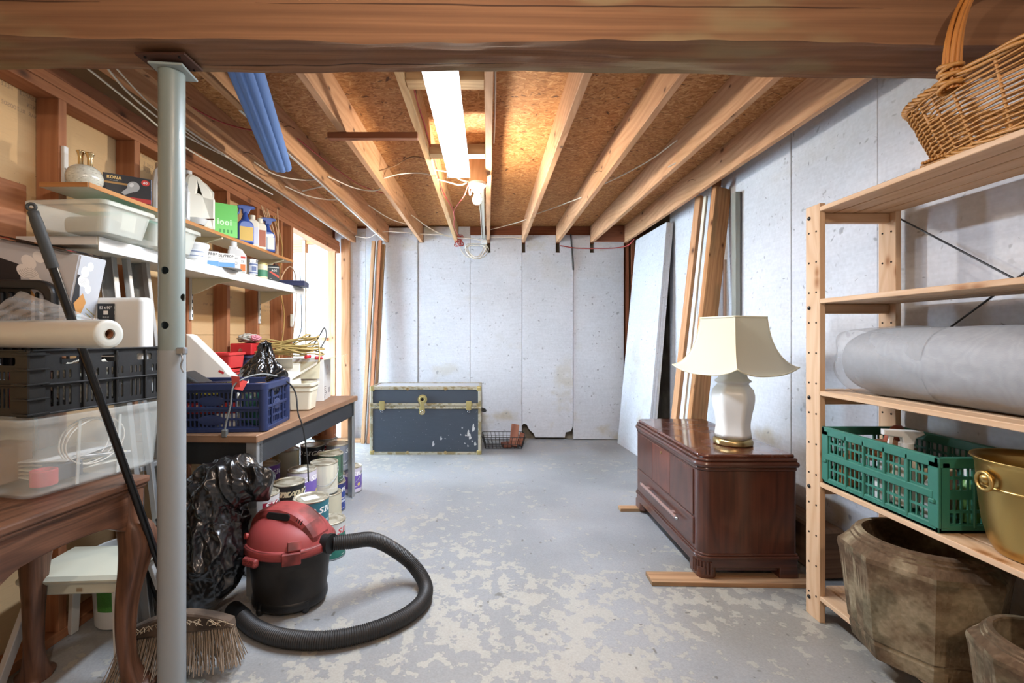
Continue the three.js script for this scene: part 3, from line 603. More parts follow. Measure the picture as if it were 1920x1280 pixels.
// ================= PINE SHELF AND WHAT STANDS ON IT =================
const SX0 = 1.382, SX1 = 1.722, SD0 = 1.05, SD1 = 2.03, SY = [0.112, 0.587, 0.967, 1.351, 1.735];
{
  const t = thing('pine_shelf', 'open pine shelving unit with slatted boards and bolted posts along the foam wall', 'shelf');
  for (const d of [1.987, 1.095]) {
    for (const x of [SX0 + 0.012, SX1 - 0.012]) {
      const p = part('post', cbox(0.024, 1.75, 0.086, 0.002, [x, 0.875, -d]), M.pine, t);
      const holes = [], bolts = [];
      for (let k = 0; k < 13; k++) for (const z of [-0.022, 0.022]) holes.push(cyl(0.0042, 0.003, 10, [x - 0.0118, 0.1 + k * 0.128, -d + z], [0, 0, PI / 2]));
      for (const y of SY) bolts.push(T(new THREE.SphereGeometry(0.0085, 12, 8), [x - 0.0135, y - 0.035, -d - 0.02], [0, 0, 0], [0.7, 1, 1]));
      part('peg_holes', holes, M.hole, p); part('bolts', bolts, M.blackShiny, p);
    }
    for (const y of SY) part('end_rail', cbox(SX1 - SX0 - 0.05, 0.04, 0.03, 0.002, [(SX0 + SX1) / 2, y - 0.04, -d]), M.pine, t);
  }
  SY.forEach((y, i) => {
    const n = 4, w = (SX1 - SX0 + 0.004) / n;
    for (let k = 0; k < n; k++) part('slat', cbox(w - 0.010, 0.019, SD1 - SD0 - (k === 0 || k === n - 1 ? 0.002 : 0), 0.002, [SX0 - 0.004 + w * (k + 0.5), y - 0.0095, -(SD0 + SD1) / 2]), M.pine, t);
  });
  part('brace_wire', [tube([V(SX1 + 0.006, 1.70, 1.975), V(SX1 + 0.006, 1.07, 1.09)], 0.0035, 2, 6)], M.darkSteel, t);
  part('brace_wire', [tube([V(SX1 + 0.013, 1.07, 1.975), V(SX1 + 0.013, 1.70, 1.09)], 0.0035, 2, 6)], M.darkSteel, t);
}
// wicker basket on the top shelf
{
  const t = thing('wicker_basket', 'large woven willow basket with an arched handle on the top pine shelf', 'basket', [1.55, 1.736, 1.235], 0.0);
  const wick = std({ map: woodTex(0xc08d4c, 0x8a5a28, { s: 5, knots: 0, lu: 0.2, lv: 0.05, rings: 2, w: 256, h: 64 }), roughness: 0.42 });
  const H = 0.205, hw = 0.162, hl = 0.285;                    // half width (x), half length (z) at the bottom
  const out = (s, k, off) => {                              // s 0..1 round a superellipse, k height 0..1
    const a = s * 2 * PI, f = 1 + 0.3 * k, e = 0.62, cx = Math.sign(cos(a)) * Math.abs(cos(a)) ** e, cz = Math.sign(sin(a)) * Math.abs(sin(a)) ** e;
    return new THREE.Vector3(cx * (hw * f + off), k * H, cz * (hl * f + off));
  };
  const NS = 36, rows = 42, weave = [];
  for (let r = 0; r < rows; r++) {
    const k = 0.045 + (r / (rows - 1)) * 0.88, ph = (r * 2 * PI) / 3 + rr(-0.3, 0.3), pts = [], n = NS * 3;
    if (r > 27 && r < 34 && r % 3 === 1) continue;
    for (let i = 0; i < n; i++) { const s = i / n, q = (s * NS * 2 * PI) / 3 + ph; pts.push(out(s, k + 0.015 * cos(q) + rr(-0.008, 0.008), 0.0055 * sin(q))); }
    weave.push(new THREE.TubeGeometry(new THREE.CatmullRomCurve3(pts, true), n * 2, rr(0.0027, 0.0036), 5, true));
  }
  part('weave', weave, wick, t).userData.kind = 'stuff';
  const stakes = []; for (let i = 0; i < NS; i++) stakes.push(tube([out(i / NS, 0, 0), out(i / NS, 0.5, 0), out(i / NS, 1, 0)], 0.0042, 6, 5));
  part('stakes', stakes, wick, t);
  const twist = (k, n, R, r, turns) => { const a = []; for (let j = 0; j < n; j++) { const pts = []; for (let i = 0; i < 160; i++) { const s = i / 160, q = s * turns * 2 * PI + (j / n) * 2 * PI, b = out(s, k, 0), c = out(s, k, 0.01).sub(b).normalize(); pts.push(b.addScaledVector(c, R * cos(q)).add(new THREE.Vector3(0, R * sin(q), 0))); } a.push(new THREE.TubeGeometry(new THREE.CatmullRomCurve3(pts, true), 360, r, 5, true)); } return a; };
  part('rim', twist(1.0, 4, 0.0085, 0.0058, 16), wick, t);
  part('foot_border', twist(0.03, 3, 0.006, 0.005, 18), wick, t);
  const bot = []; for (let i = -7; i <= 7; i++) bot.push(tube([new THREE.Vector3(i * 0.021, 0.008, -hl * 0.97), new THREE.Vector3(i * 0.021, 0.008, hl * 0.97)], 0.0045, 2, 5)); for (let i = -24; i <= 24; i++) bot.push(tube([new THREE.Vector3(-hw * 0.98, 0.014, i * 0.0108), new THREE.Vector3(hw * 0.98, 0.014, i * 0.0108)], 0.005, 2, 5));
  part('base_weave', bot, wick, t).userData.kind = 'stuff';
  const hx = hw * 1.3, hz = 0.115, rods = [], Hh = 0.44;
  for (let j = 0; j < 9; j++) {
    const pts = [], ox = (j % 3 - 1) * 0.009, oz = (Math.floor(j / 3) - 1) * 0.011;
    for (let i = 0; i <= 24; i++) { const a = PI - (PI * i) / 24, w = a * 2.5 + j; pts.push(new THREE.Vector3((hx + ox) * cos(a) * (1 + 0.05 * sin(a)), H * 0.84 + (Hh - 0.08 + ox * 0.5) * Math.max(0, sin(a)) ** 0.75, -hz + oz + 0.006 * sin(w))); }
    rods.push(new THREE.TubeGeometry(new THREE.CatmullRomCurve3(pts), 60, 0.0062, 6));
  }
  const hd = part('handle', rods, std({ map: wick.map, roughness: 0.4, color: new THREE.Color(1.05, 0.9, 0.8) }), t);
  const wrap = []; for (const s of [-1, 1]) for (let j = 0; j < 6; j++) wrap.push(T(new THREE.TorusGeometry(0.026, 0.006, 6, 20), [s * (hx + 0.002), H * 0.88 + j * 0.012, -hz], [PI / 2 + 0.25 * (j % 2 ? 1 : -1), 0, 0], [0.85, 1.1, 1]));
  part('binding', wrap, wick, hd);
}
// roll of grey screening on the middle shelf
{
  const t = thing('screen_roll', 'thick roll of grey window screening lying along the middle pine shelf', 'roll', [1.535, SY[2] + 0.132, 1.5]);
  const tM = dtex(512, 512, 0.4, 0.3, (u, v) => { const a = sin((u * 9 + fbm(u, v, 4, 4, 4, 951) * 5) * 2 * PI), b = sin((v * 70 + a * 0.6) * 2 * PI); return mixc(hex(0x9da1a5), hex(0x8b8f94), 0.5 + 0.14 * a + 0.1 * b + 0.4 * (fbm(u, v, 6, 6, 4, 961) - 0.5)); });
  const screen = phy({ map: tM, roughness: 0.6, sheen: 0.3 });
  const nz = new ImprovedNoise();
  const g = new THREE.CylinderGeometry(0.128, 0.128, 0.76, 64, 40, false); const p = g.attributes.position;
  for (let i = 0; i < p.count; i++) { const x = p.getX(i), y = p.getY(i), z = p.getZ(i), R = Math.hypot(x, z); if (R > 0.1) { const n = nz.noise(x * 14, y * 5, z * 14) * 0.006 + nz.noise(x * 30, y * 16, z * 30) * 0.0025; const end = ss(0.30, 0.38, Math.abs(y)) * 0.018; p.setX(i, x * (1 + (n - end) / R)); p.setZ(i, z * (1 + (n - end) / R)); } }
  g.computeVertexNormals(); g.rotateX(PI / 2);
  part('rolled_screening', uvBox(g, 2, 0, 0), screen, t);
  // the loose outermost layer stands off at the far end
  const pos = [], idx = [], A = 40, B = 22;
  for (let j = 0; j <= B; j++) for (let i = 0; i <= A; i++) { const f = j / B, a = 0.2 + (i / A) * 1.75 * PI, R = 0.131 + 0.004 * sin(i * 0.5 + j * 0.3) + 0.012 * ss(0.35, 0.9, f) * (0.6 + 0.4 * sin(a * 3)) - 0.05 * ss(0.82, 1, f) * (0.6 + 0.4 * cos(a * 2)), y = Math.max(-0.129, R * sin(a)); pos.push(R * cos(a), y, -(0.02 + f * 0.43 + 0.015 * sin(a * 4) * f)); }
  for (let j = 0; j < B; j++) for (let i = 0; i < A; i++) { const a = j * (A + 1) + i, b = a + 1, c = a + A + 1, d = c + 1; idx.push(a, c, b, b, c, d); }
  const lg = new THREE.BufferGeometry(); lg.setAttribute('position', new THREE.Float32BufferAttribute(pos, 3)); lg.setIndex(idx); lg.computeVertexNormals();
  part('loose_layer', lg, std({ color: 0xb4b9bd, roughness: 0.5, transparent: true, opacity: 0.32, side: THREE.DoubleSide }), t);
}
// slotted plastic crates
function slotWall(w, h, cols, rows, { gx = 0.012, gy = 0.014, m = 0.016, top = 0.03, mid = 0.02, hand = 0, round = 0 } = {}) {
  const s = rrect(w, h, 0.004, 0, h / 2), cw = (w - 2 * m) / cols, rh = (h - top - m - mid) / rows;
  for (let c = 0; c < cols; c++) for (let r = 0; r < rows; r++) {
    const x = -w / 2 + m + cw * (c + 0.5), y = m + rh * (r + 0.5) + (r >= rows / 2 ? mid : 0);
    if (hand && Math.abs(x) < hand / 2 + cw * 0.4 && r === rows - 1) continue;
    s.holes.push(rrect(cw - gx, rh - gy, round, x, y, new THREE.Path()));
  }
  if (hand) s.holes.push(rrect(hand, rh - gy, Math.min(0.012, (rh - gy) * 0.45), 0, m + rh * (rows - 0.5) + (rows > 1 ? mid : 0), new THREE.Path()));
  return s;
}
{
  const W = 0.325, L = 0.5, H = 0.234, t = thing('plastic_crate', 'green slotted folding crate full of odds and ends on the pine shelf', 'crate', [1.39 + W / 2, SY[1] + 0.0005, 1.69]);
  const th = 0.004;
  const long = () => ext(slotWall(L - 0.05, H - 0.03, 20, 4, { gx: 0.005, gy: 0.008, m: 0.012, top: 0.004, mid: 0.024, round: 0.002 }), th, 0, 2);
  const short = () => ext(slotWall(W - 0.04, H - 0.03, 12, 4, { gx: 0.0055, gy: 0.009, m: 0.012, top: 0.004, mid: 0.02, hand: 0.09, round: 0.002 }), th, 0, 2);
  for (const s of [-1, 1]) {
    const a = part('long_side', long().rotateY(PI / 2).translate(s * (W / 2 - 0.006) - th / 2, 0.012, 0), M.green, t);
    part('rib', [...[-0.235, -0.125, -0.04, 0.05, 0.14, 0.235].map((z) => cbox(0.012, H - 0.03, Math.abs(z) > 0.2 ? 0.034 : 0.01, 0.002, [s * (W / 2 - 0.004), H / 2, z])), cbox(0.013, 0.026, L - 0.03, 0.003, [s * (W / 2 - 0.003), H * 0.49, 0])], M.green, a);
    const b = part('short_side', short().translate(0, 0.012, s * (L / 2 - 0.006) - th / 2), M.green, t);
    part('rib', [-0.143, -0.05, 0.05, 0.143].map((x) => cbox(Math.abs(x) > 0.1 ? 0.03 : 0.009, H - 0.03, 0.012, 0.002, [x, H / 2, s * (L / 2 - 0.004)])), M.green, b);
  }
  part('rim', [...[-1, 1].map((s) => cbox(0.016, 0.034, L + 0.006, 0.003, [s * W / 2 - s * 0.006, H - 0.017, 0])), ...[-1, 1].map((s) => cbox(W + 0.004, 0.034, 0.016, 0.003, [0, H - 0.017, s * (L / 2 - 0.006)]))], M.green, t);
  part('floor_tray', [cbox(W, 0.012, L, 0.003, [0, 0.006, 0]), ...[-1, 1].map((s) => cbox(0.012, 0.026, L, 0.003, [s * (W / 2 - 0.006), 0.013, 0])), ...[-1, 1].map((s) => cbox(W, 0.026, 0.012, 0.003, [0, 0.013, s * (L / 2 - 0.006)]))], M.green, t);
  part('hinge_clip', [cbox(0.012, 0.014, 0.02, 0.003, [-W / 2 - 0.002, 0.096, 0.232]), cbox(0.012, 0.014, 0.02, 0.003, [-W / 2 - 0.002, 0.096, -0.232])], M.green, t);
}
// the contents of the green crate
const crateY = SY[1] + 0.0135;
{
  const G = 'things in the green crate';
  const t = thing('spray_bottle', 'white spray bottle standing in the green crate', 'spray bottle', [1.46, crateY + 0.006, 1.63], 2.85, G);
  part('bottle', lathe([[0, 0], [0.034, 0], [0.037, 0.006], [0.037, 0.13], [0.03, 0.155], [0.016, 0.168], [0.015, 0.18], [0, 0.18]], 24), M.offwhite, t);
  part('collar', cyl(0.021, 0.045, 20, [0, 0.195, 0]), M.white, t);
  const hd = part('spray_head', [ext(poly([[-0.02, 0.215], [0.012, 0.215], [0.016, 0.236], [0.07, 0.243], [0.07, 0.262], [-0.045, 0.262], [-0.05, 0.25], [-0.025, 0.236]]), 0.024, 0.004).translate(0, 0, -0.012)], M.white, t);
  part('trigger', ext(poly([[0.036, 0.242], [0.05, 0.242], [0.054, 0.21], [0.065, 0.19], [0.055, 0.188], [0.042, 0.205]]), 0.012, 0.003).translate(0, 0, -0.006), M.white, hd);
  const bottle = (name, label, cat, x, d, pts, mat, capMat, y = crateY) => { const b = thing(name, label, cat, [x, y, d], 0, G); part('bottle', lathe(pts, 22), mat, b); const top = pts[pts.length - 1][1]; part('cap', cyl(0.015, 0.024, 16, [0, top + 0.008, 0]), capMat, b); };
  const pr = (r, h) => [[0, 0], [r * 0.95, 0], [r, 0.006], [r, h * 0.68], [r * 0.5, h * 0.88], [0.012, h * 0.92], [0.012, h], [0, h]];
  bottle('jar', 'clear jar with a red cap in the green crate', 'jar', 1.46, 1.53, pr(0.032, 0.14), phy({ color: 0xcfd8d4, roughness: 0.2 }), M.red);
  bottle('jar', 'amber bottle at the far end of the green crate', 'jar', 1.45, 1.87, pr(0.034, 0.15), flat(0x9a5a2c, 0.3), M.white);
  bottle('jar', 'pale yellow bottle in the middle of the green crate', 'jar', 1.53, 1.73, pr(0.033, 0.15), flat(0xc9bf82, 0.4), M.black);
  bottle('jar', 'green bottle near the brass bucket in the green crate', 'jar', 1.55, 1.50, pr(0.031, 0.15), flat(0x5d8a4a, 0.35), M.white);
  bottle('jar', 'white jar beside the long side of the green crate', 'jar', 1.44, 1.70, pr(0.031, 0.12), M.white, M.white);
  bottle('jar', 'red bottle deep inside the green crate', 'jar', 1.62, 1.52, pr(0.03, 0.13), flat(0xa8402c, 0.4), M.black);
  bottle('jar', 'grey tin bottle against the wall side of the green crate', 'jar', 1.63, 1.8, pr(0.034, 0.14), M.steel, M.red);
  const pk = thing('foil_packet', 'crumpled brown foil packet lying across the top of the green crate', 'packet', [1.53, crateY + 0.155, 1.8], 0.5, G);
  { const g = new THREE.SphereGeometry(1, 48, 32), p = g.attributes.position, nz = new ImprovedNoise(); for (let i = 0; i < p.count; i++) { const x = p.getX(i), y = p.getY(i), z = p.getZ(i), n = 1 + 0.28 * nz.noise(x * 3, y * 3, z * 3) + 0.14 * Math.abs(nz.noise(x * 9, y * 9, z * 9)); p.setXYZ(i, x * 0.10 * n, Math.abs(y) ** 0.7 * Math.sign(y) * 0.035 * n, z * 0.085 * n); } g.computeVertexNormals(); part('wrapper', g, flat(0x9a6a48, 0.3, { metalness: 0.45 }), pk); }
  const tape = thing('tape_roll', 'roll of red brown tape on top of the green crate contents', 'tape roll', [1.6, crateY + 0.195, 1.84], 0, G);
  part('tape', T(new THREE.TorusGeometry(0.038, 0.018, 10, 30), [0, 0, 0], [0.3, 0.4, 0], [1, 1, 0.8]), flat(0xa65a44, 0.4), tape);
  const can = thing('paper_box', 'tan paper box lying beside the spray bottle in the green crate', 'box', [1.55, crateY + 0.0005, 1.6], 0.3, G);
  part('carton', cbox(0.09, 0.14, 0.05, 0.003, [0, 0.07, 0]), flat(0xc7b493, 0.7), can);
}
// brass ice bucket
{
  const t = thing('brass_bucket', 'brass ice bucket with ring handles on the pine shelf in front of the green crate', 'bucket', [1.52, SY[1] + 0.0005, 1.268]);
  const br = phy({ color: 0xb59a5e, roughness: 0.3, metalness: 0.95, anisotropy: 0.5 });
  part('pail', lathe([[0, 0.004], [0.085, 0.004], [0.093, 0], [0.1, 0.006], [0.112, 0.03], [0.124, 0.08], [0.131, 0.14], [0.135, 0.2], [0.139, 0.25], [0.146, 0.262], [0.15, 0.266], [0.149, 0.27], [0.14, 0.268], [0.133, 0.25], [0.128, 0.2], [0.124, 0.14], [0.117, 0.08], [0.1, 0.02], [0, 0.014]], 64), br, t);
  part('band', lathe([[0.134, 0.186], [0.138, 0.189], [0.138, 0.193], [0.134, 0.196]], 64), br, t);
  for (const a of [PI - 0.18, -0.18]) { const m = part('handle_mount', T(new THREE.SphereGeometry(0.016, 16, 10), [0.139 * cos(a), 0.214, -0.139 * sin(a)]), br, t); part('ring', T(new THREE.TorusGeometry(0.024, 0.0055, 10, 28), [0.147 * cos(a), 0.208, -0.147 * sin(a)], [0, a + PI / 2, 0]), br, m); }
}
// octagonal planters
function planter(label, x, y, d, s, turn, group) {
  const t = thing('planter', label, 'planter', [x, y, d], turn, group), nz = new ImprovedNoise();
  const oct = (r, k = 0) => Array.from({ length: 8 }, (_, i) => { const a = (i + 0.5) * PI / 4; return [r * cos(a), r * sin(a)]; });
  const N = 96, prof = [[0.172, 0, 1], [0.176, 0.004, 1], [0.184, 0.05, 1], [0.182, 0.062, 1], [0.188, 0.07, 1], [0.198, 0.17, 1], [0.212, 0.30, 1], [0.218, 0.33, 1], [0.216, 0.345, 1], [0.196, 0.364, 0.35], [0.19, 0.368, 0], [0.189, 0.376, 0], [0.181, 0.38, 0], [0.179, 0.39, 0], [0.173, 0.396, 0], [0.157, 0.396, 0], [0.154, 0.39, 0], [0.155, 0.34, 0], [0.14, 0.06, 0], [0, 0.05, 0]].map(([r, h, o]) => [r * s, h * s, o]);
  const pos = [], idx = [];
  prof.forEach(([r, h, o]) => { for (let i = 0; i <= N; i++) { const a = (i / N) * 2 * PI, q = ((a + PI / 8) % (PI / 4)) - PI / 8, oc = 1 / cos(q) * 0.97, R = r * (1 + o * (oc * 1.0 - 1) + 0.0), f = 1 + 0.012 * nz.noise(cos(a) * 4, h * 12, sin(a) * 4); pos.push(R * f * cos(a), h, R * f * sin(a)); } });
  for (let j = 0; j < prof.length - 1; j++) for (let i = 0; i < N; i++) { const a = j * (N + 1) + i, b = a + 1, c = a + N + 1, e = c + 1; idx.push(a, c, b, b, c, e); }
  let g = new THREE.BufferGeometry(); g.setAttribute('position', new THREE.Float32BufferAttribute(pos, 3)); g.setIndex(idx); g = g.toNonIndexed(); g.computeVertexNormals();
  part('pot', uvBox(g, 1), std({ map: tStone, bumpMap: tStone, bumpScale: 0.003, roughness: 0.9 }), t);
  part('soil', cyl(0.137 * s, 0.01, 40, [0, 0.07 * s, 0]), flat(0x2a1d14, 1), t);
}
planter('large octagonal brown stone planter with a round mouth on the lowest pine shelf', 1.482, SY[0] + 0.001, 1.60, 1.0, PI / 8 + 0.2, 'octagonal planters');
planter('small octagonal stone planter standing closest to the camera beside the large planter', 1.468, SY[0] + 0.001, 1.20, 0.74, PI / 8, 'octagonal planters');

// ================= LEFT FOREGROUND =================
{
  const t = thing('side_table', 'old dark wooden table with curved legs, in the foreground under the storage bins', 'table', [-1.415, 0, 1.365], -0.115);
  const W = 0.45, L = 0.545, H = 0.72;
  part('tabletop', uvBox(slab(rrect(W, L, 0.012), 0.022, H - 0.022, 0.005), 2), M.oak, t);
  part('edge_moulding', uvBox(slab(rrect(W - 0.012, L - 0.012, 0.012), 0.016, H - 0.037, 0.006), 2), M.oak, t);
  const apron = (l) => { const s = new THREE.Shape(); s.moveTo(-l / 2, 0); s.lineTo(l / 2, 0); s.lineTo(l / 2, -0.135); s.bezierCurveTo(l * 0.38, -0.14, l * 0.33, -0.10, l * 0.25, -0.092); s.bezierCurveTo(l * 0.1, -0.082, -l * 0.1, -0.082, -l * 0.25, -0.092); s.bezierCurveTo(-l * 0.33, -0.10, -l * 0.38, -0.14, -l / 2, -0.135); s.lineTo(-l / 2, 0); return s; };
  for (const s of [-1, 1]) {
    part('apron', uvBox(ext(apron(L - 0.07), 0.022, 0.003).rotateY(PI / 2).translate(s * (W / 2 - 0.03) - 0.011, H - 0.037, 0), 2), M.oak, t);
    part('apron', uvBox(ext(apron(W - 0.07), 0.022, 0.003).translate(0, H - 0.037, s * (L / 2 - 0.03) - 0.011), 0), M.oak, t);
  }
  const leg = (sx, sz) => {
    const prof = [[0, 0.042, 0.012], [0.015, 0.05, 0.024], [0.04, 0.036, 0.012], [0.10, 0.026, -0.002], [0.2, 0.026, -0.008], [0.32, 0.031, -0.004], [0.42, 0.04, 0.008], [0.5, 0.05, 0.016], [0.55, 0.047, 0.01], [0.585, 0.036, 0], [0.685, 0.034, 0]];
    const c1 = new THREE.CatmullRomCurve3(prof.map(([y, r, o]) => new THREE.Vector3(r, y, o)), false, 'centripetal'), pos = [], idx = [], N = 24, R = 40;
    for (let j = 0; j <= R; j++) { const q = c1.getPoint(j / R); for (let i = 0; i <= N; i++) { const a = (i / N) * 2 * PI, e = 0.7, x = Math.sign(cos(a)) * Math.abs(cos(a)) ** e * q.x, z = Math.sign(sin(a)) * Math.abs(sin(a)) ** e * q.x; pos.push(x + sx * q.z, q.y, z + sz * q.z); } }
    for (let j = 0; j < R; j++) for (let i = 0; i < N; i++) { const a = j * (N + 1) + i, b = a + 1, c = a + N + 1, d = c + 1; idx.push(a, c, b, b, c, d); }
    const g = new THREE.BufferGeometry(); g.setAttribute('position', new THREE.Float32BufferAttribute(pos, 3)); g.setIndex(idx); g.computeVertexNormals();
    return uvBox(g, 1);
  };
  for (const sx of [-1, 1]) for (const sz of [-1, 1]) part('leg', leg(sx, sz).translate(sx * (W / 2 - 0.042), 0.001, sz * (L / 2 - 0.042)), M.oak, t);
}
// tapered open tray or tub with rounded corners: outside, rim and inside
function tub(w, d, h, { taper = 0.86, r = 0.03, lip = 0.012, th = 0.003 } = {}) {
  const rings = [], out = (s, y, inset) => rings.push([w * s - 2 * inset, d * s - 2 * inset, y]);
  out(taper, 0.0, 0.01); out(taper, 0.008, 0); out(1, h - 0.018, 0); out(1, h - 0.016, -lip); out(1, h - 0.003, -lip); out(1, h, -lip + 0.003); out(1, h, th); out(taper, 0.012, th); out(taper, th * 2, 0.014);
  const N = 40, pos = [], idx = [];
  const pt = (W, D, i) => { const q = Math.floor(i / 10) % 4, f = (i % 10) / 9, a = (q + f) * PI / 2, sx = [1, -1, -1, 1][q], sz = [1, 1, -1, -1][q]; return [sx * (W / 2 - r) + r * cos(a), sz * (D / 2 - r) + r * sin(a)]; };
  for (const [W, D, y] of rings) for (let i = 0; i <= N; i++) { const [x, z] = pt(W, D, i % N); pos.push(x, y, z); }
  for (let j = 0; j < rings.length - 1; j++) for (let i = 0; i < N; i++) { const a = j * (N + 1) + i, b = a + 1, c = a + N + 1, e = c + 1; idx.push(a, c, b, b, c, e); }
  for (const j of [0, rings.length - 1]) { const c = pos.length / 3; pos.push(0, rings[j][2], 0); for (let i = 0; i < N; i++) j ? idx.push(j * (N + 1) + i, c, j * (N + 1) + i + 1) : idx.push(i, i + 1, c); }
  let g = new THREE.BufferGeometry(); g.setAttribute('position', new THREE.Float32BufferAttribute(pos, 3)); g.setIndex(idx); g = g.toNonIndexed(); g.computeVertexNormals();
  return g;
}
const clearDouble = phy({ color: 0xe3eae6, roughness: 0.2, transparent: true, opacity: 0.2, side: THREE.DoubleSide });
const frostDouble = phy({ color: 0xdfe3d8, roughness: 0.4, transparent: true, opacity: 0.42, side: THREE.DoubleSide });
{
  const t = thing('storage_bin', 'big clear plastic storage bin on the wooden table, papers and cables inside', 'storage bin', [-1.449, 0.7205, 1.584], -0.205);
  part('bin', tub(0.365, 0.45, 0.235, { taper: 0.93, r: 0.035 }), clearDouble, t);
  for (const s of [-1, 1]) for (const z of [-0.05, 0.08]) part('rib', cbox(0.004, 0.2, 0.01, 0.001, [s * 0.18, 0.11, z], [0, 0, -s * 0.055]), M.clear, t);
  part('handle_lip', [cbox(0.10, 0.05, 0.004, 0.001, [0.02, 0.185, 0.232]), cbox(0.1, 0.012, 0.016, 0.003, [0.02, 0.16, 0.234])], M.clear, t);
}
{
  const G = 'things in the clear storage bin', on = (name, label, cat, x, d, turn, y = 0.738) => thing(name, label, cat, [x, y, d], turn, G);
  let t = on('tape_roll', 'red roll of tape lying in the clear bin', 'tape roll', -1.37, 1.44, 0.2);
  part('roll', lathe([[0.018, 0], [0.032, 0], [0.033, 0.003], [0.033, 0.045], [0.032, 0.048], [0.018, 0.048], [0.018, 0]], 30), flat(0xd03a48, 0.4), t);
  t = on('paper_stack', 'stack of tan papers standing in the clear bin', 'papers', -1.47, 1.62, -0.15);
  for (let i = 0; i < 5; i++) part('sheet', cbox(0.2, 0.004, 0.28, 0.001, [0, 0.01 + i * 0.012, 0], [0, rr(-0.3, 0.3), 0]), [M.offwhite, flat(0xb9a07c, 0.8), M.cream, flat(0x9b8a78, 0.8), M.white][i], t);
  t = on('cable_coil', 'thin white cable coil inside the clear bin', 'cable', -1.36, 1.6, 0, 0.84);
  part('loops', [0, 1, 2].map((k) => tube(Array.from({ length: 14 }, (_, i) => { const a = (i / 14) * 2 * PI; return new THREE.Vector3(0.02 * k - 0.02, 0.075 * sin(a), (0.1 + 0.01 * k) * cos(a)); }), 0.0025, 60, 5, true)), M.cableWhite, t);
  t = on('dark_box', 'dark blue grey box at the bottom of the clear bin', 'box', -1.4, 1.52, -0.3);
  part('carton', cbox(0.11, 0.05, 0.08, 0.004, [0, 0.026, 0]), flat(0x2f3a4c, 0.5), t);
  t = on('cardboard_box', 'brown cardboard box at the back of the clear bin', 'box', -1.54, 1.47, -0.1);
  part('carton', cbox(0.10, 0.12, 0.12, 0.004, [0, 0.06, 0]), flat(0x8a6a50, 0.8), t);
  t = on('metal_tube', 'thin metal tubes lying across the clear bin', 'tube', -1.375, 1.66, -0.2, 0.765);
  part('tube', [cyl(0.006, 0.18, 10, [0, 0, 0], [PI / 2, 0, 0.2]), cyl(0.006, 0.2, 10, [0.02, 0.015, 0.01], [PI / 2 - 0.15, 0.3, 0])], M.steel, t);
}
// black crate on the bin
{
  const W = 0.345, L = 0.48, H = 0.2, t = thing('plastic_crate', 'black slotted plastic crate on top of the clear storage bin', 'crate', [-1.472, 0.9565, 1.64], -0.19);
  const bk = flat(0x17191a, 0.45), th = 0.004;
  const wall = (l, n) => {
    const s = rrect(l, H - 0.004, 0.004, 0, H / 2);
    const cw = (l - 0.1) / n;
    for (let i = 0; i < n; i++) { const x = -l / 2 + 0.05 + cw * (i + 0.5); if (i % 5 === 4) continue; s.holes.push(rrect(cw - 0.009, 0.06, 0.003, x, 0.055, new THREE.Path())); s.holes.push(rrect(cw - 0.009, 0.026, 0.003, x, 0.122, new THREE.Path())); }
    for (let k = -1; k <= 1; k++) s.holes.push(rrect(0.06, 0.024, 0.006, k * l * 0.27, 0.165, new THREE.Path()));
    return ext(s, th, 0, 3);
  };
  for (const s of [-1, 1]) {
    const a = part('long_side', wall(L, 22).rotateY(PI / 2).translate(s * W / 2 - th / 2, 0, 0), bk, t);
    part('rib', [...[-0.13, -0.02, 0.09].map((z) => cbox(0.012, H - 0.02, 0.008, 0.002, [s * (W / 2 + 0.004), H / 2, z])), cbox(0.018, 0.006, L - 0.05, 0.002, [s * (W / 2 + 0.006), 0.094, 0]), cbox(0.016, 0.006, L, 0.002, [s * (W / 2 + 0.005), 0.006, 0]), cbox(0.018, 0.006, L, 0.002, [s * (W / 2 + 0.004), H - 0.003, 0])], bk, a);
    const b = part('short_side', wall(W, 15).translate(0, 0, s * L / 2 - th / 2), bk, t);
    part('rib', [cbox(W, 0.006, 0.016, 0.002, [0, 0.094, s * (L / 2 + 0.005)]), cbox(W, 0.006, 0.016, 0.002, [0, H - 0.003, s * (L / 2 + 0.004)])], bk, b);
    for (const k of [-1, 1]) {
      const post = [cbox(0.045, H, 0.006, 0.002, [s * (W / 2 - 0.015), H / 2, k * (L / 2 + 0.006)]), cbox(0.006, H, 0.045, 0.002, [s * (W / 2 + 0.006), H / 2, k * (L / 2 - 0.015)])];
      for (let y = 0.01; y < H; y += 0.044) post.push(cbox(0.06, 0.005, 0.02, 0.001, [s * (W / 2 - 0.012), y, k * (L / 2 + 0.009)]), cbox(0.02, 0.005, 0.06, 0.001, [s * (W / 2 + 0.009), y, k * (L / 2 - 0.012)]));
      part('corner_post', post, bk, t);
    }
  }
  part('floor_grid', [...Array.from({ length: 11 }, (_, i) => cbox(W, 0.006, 0.012, 0.001, [0, 0.006, -L / 2 + 0.04 + i * 0.04])), ...Array.from({ length: 7 }, (_, i) => cbox(0.012, 0.006, L, 0.001, [-W / 2 + 0.04 + i * 0.044, 0.006, 0]))], bk, t);
}
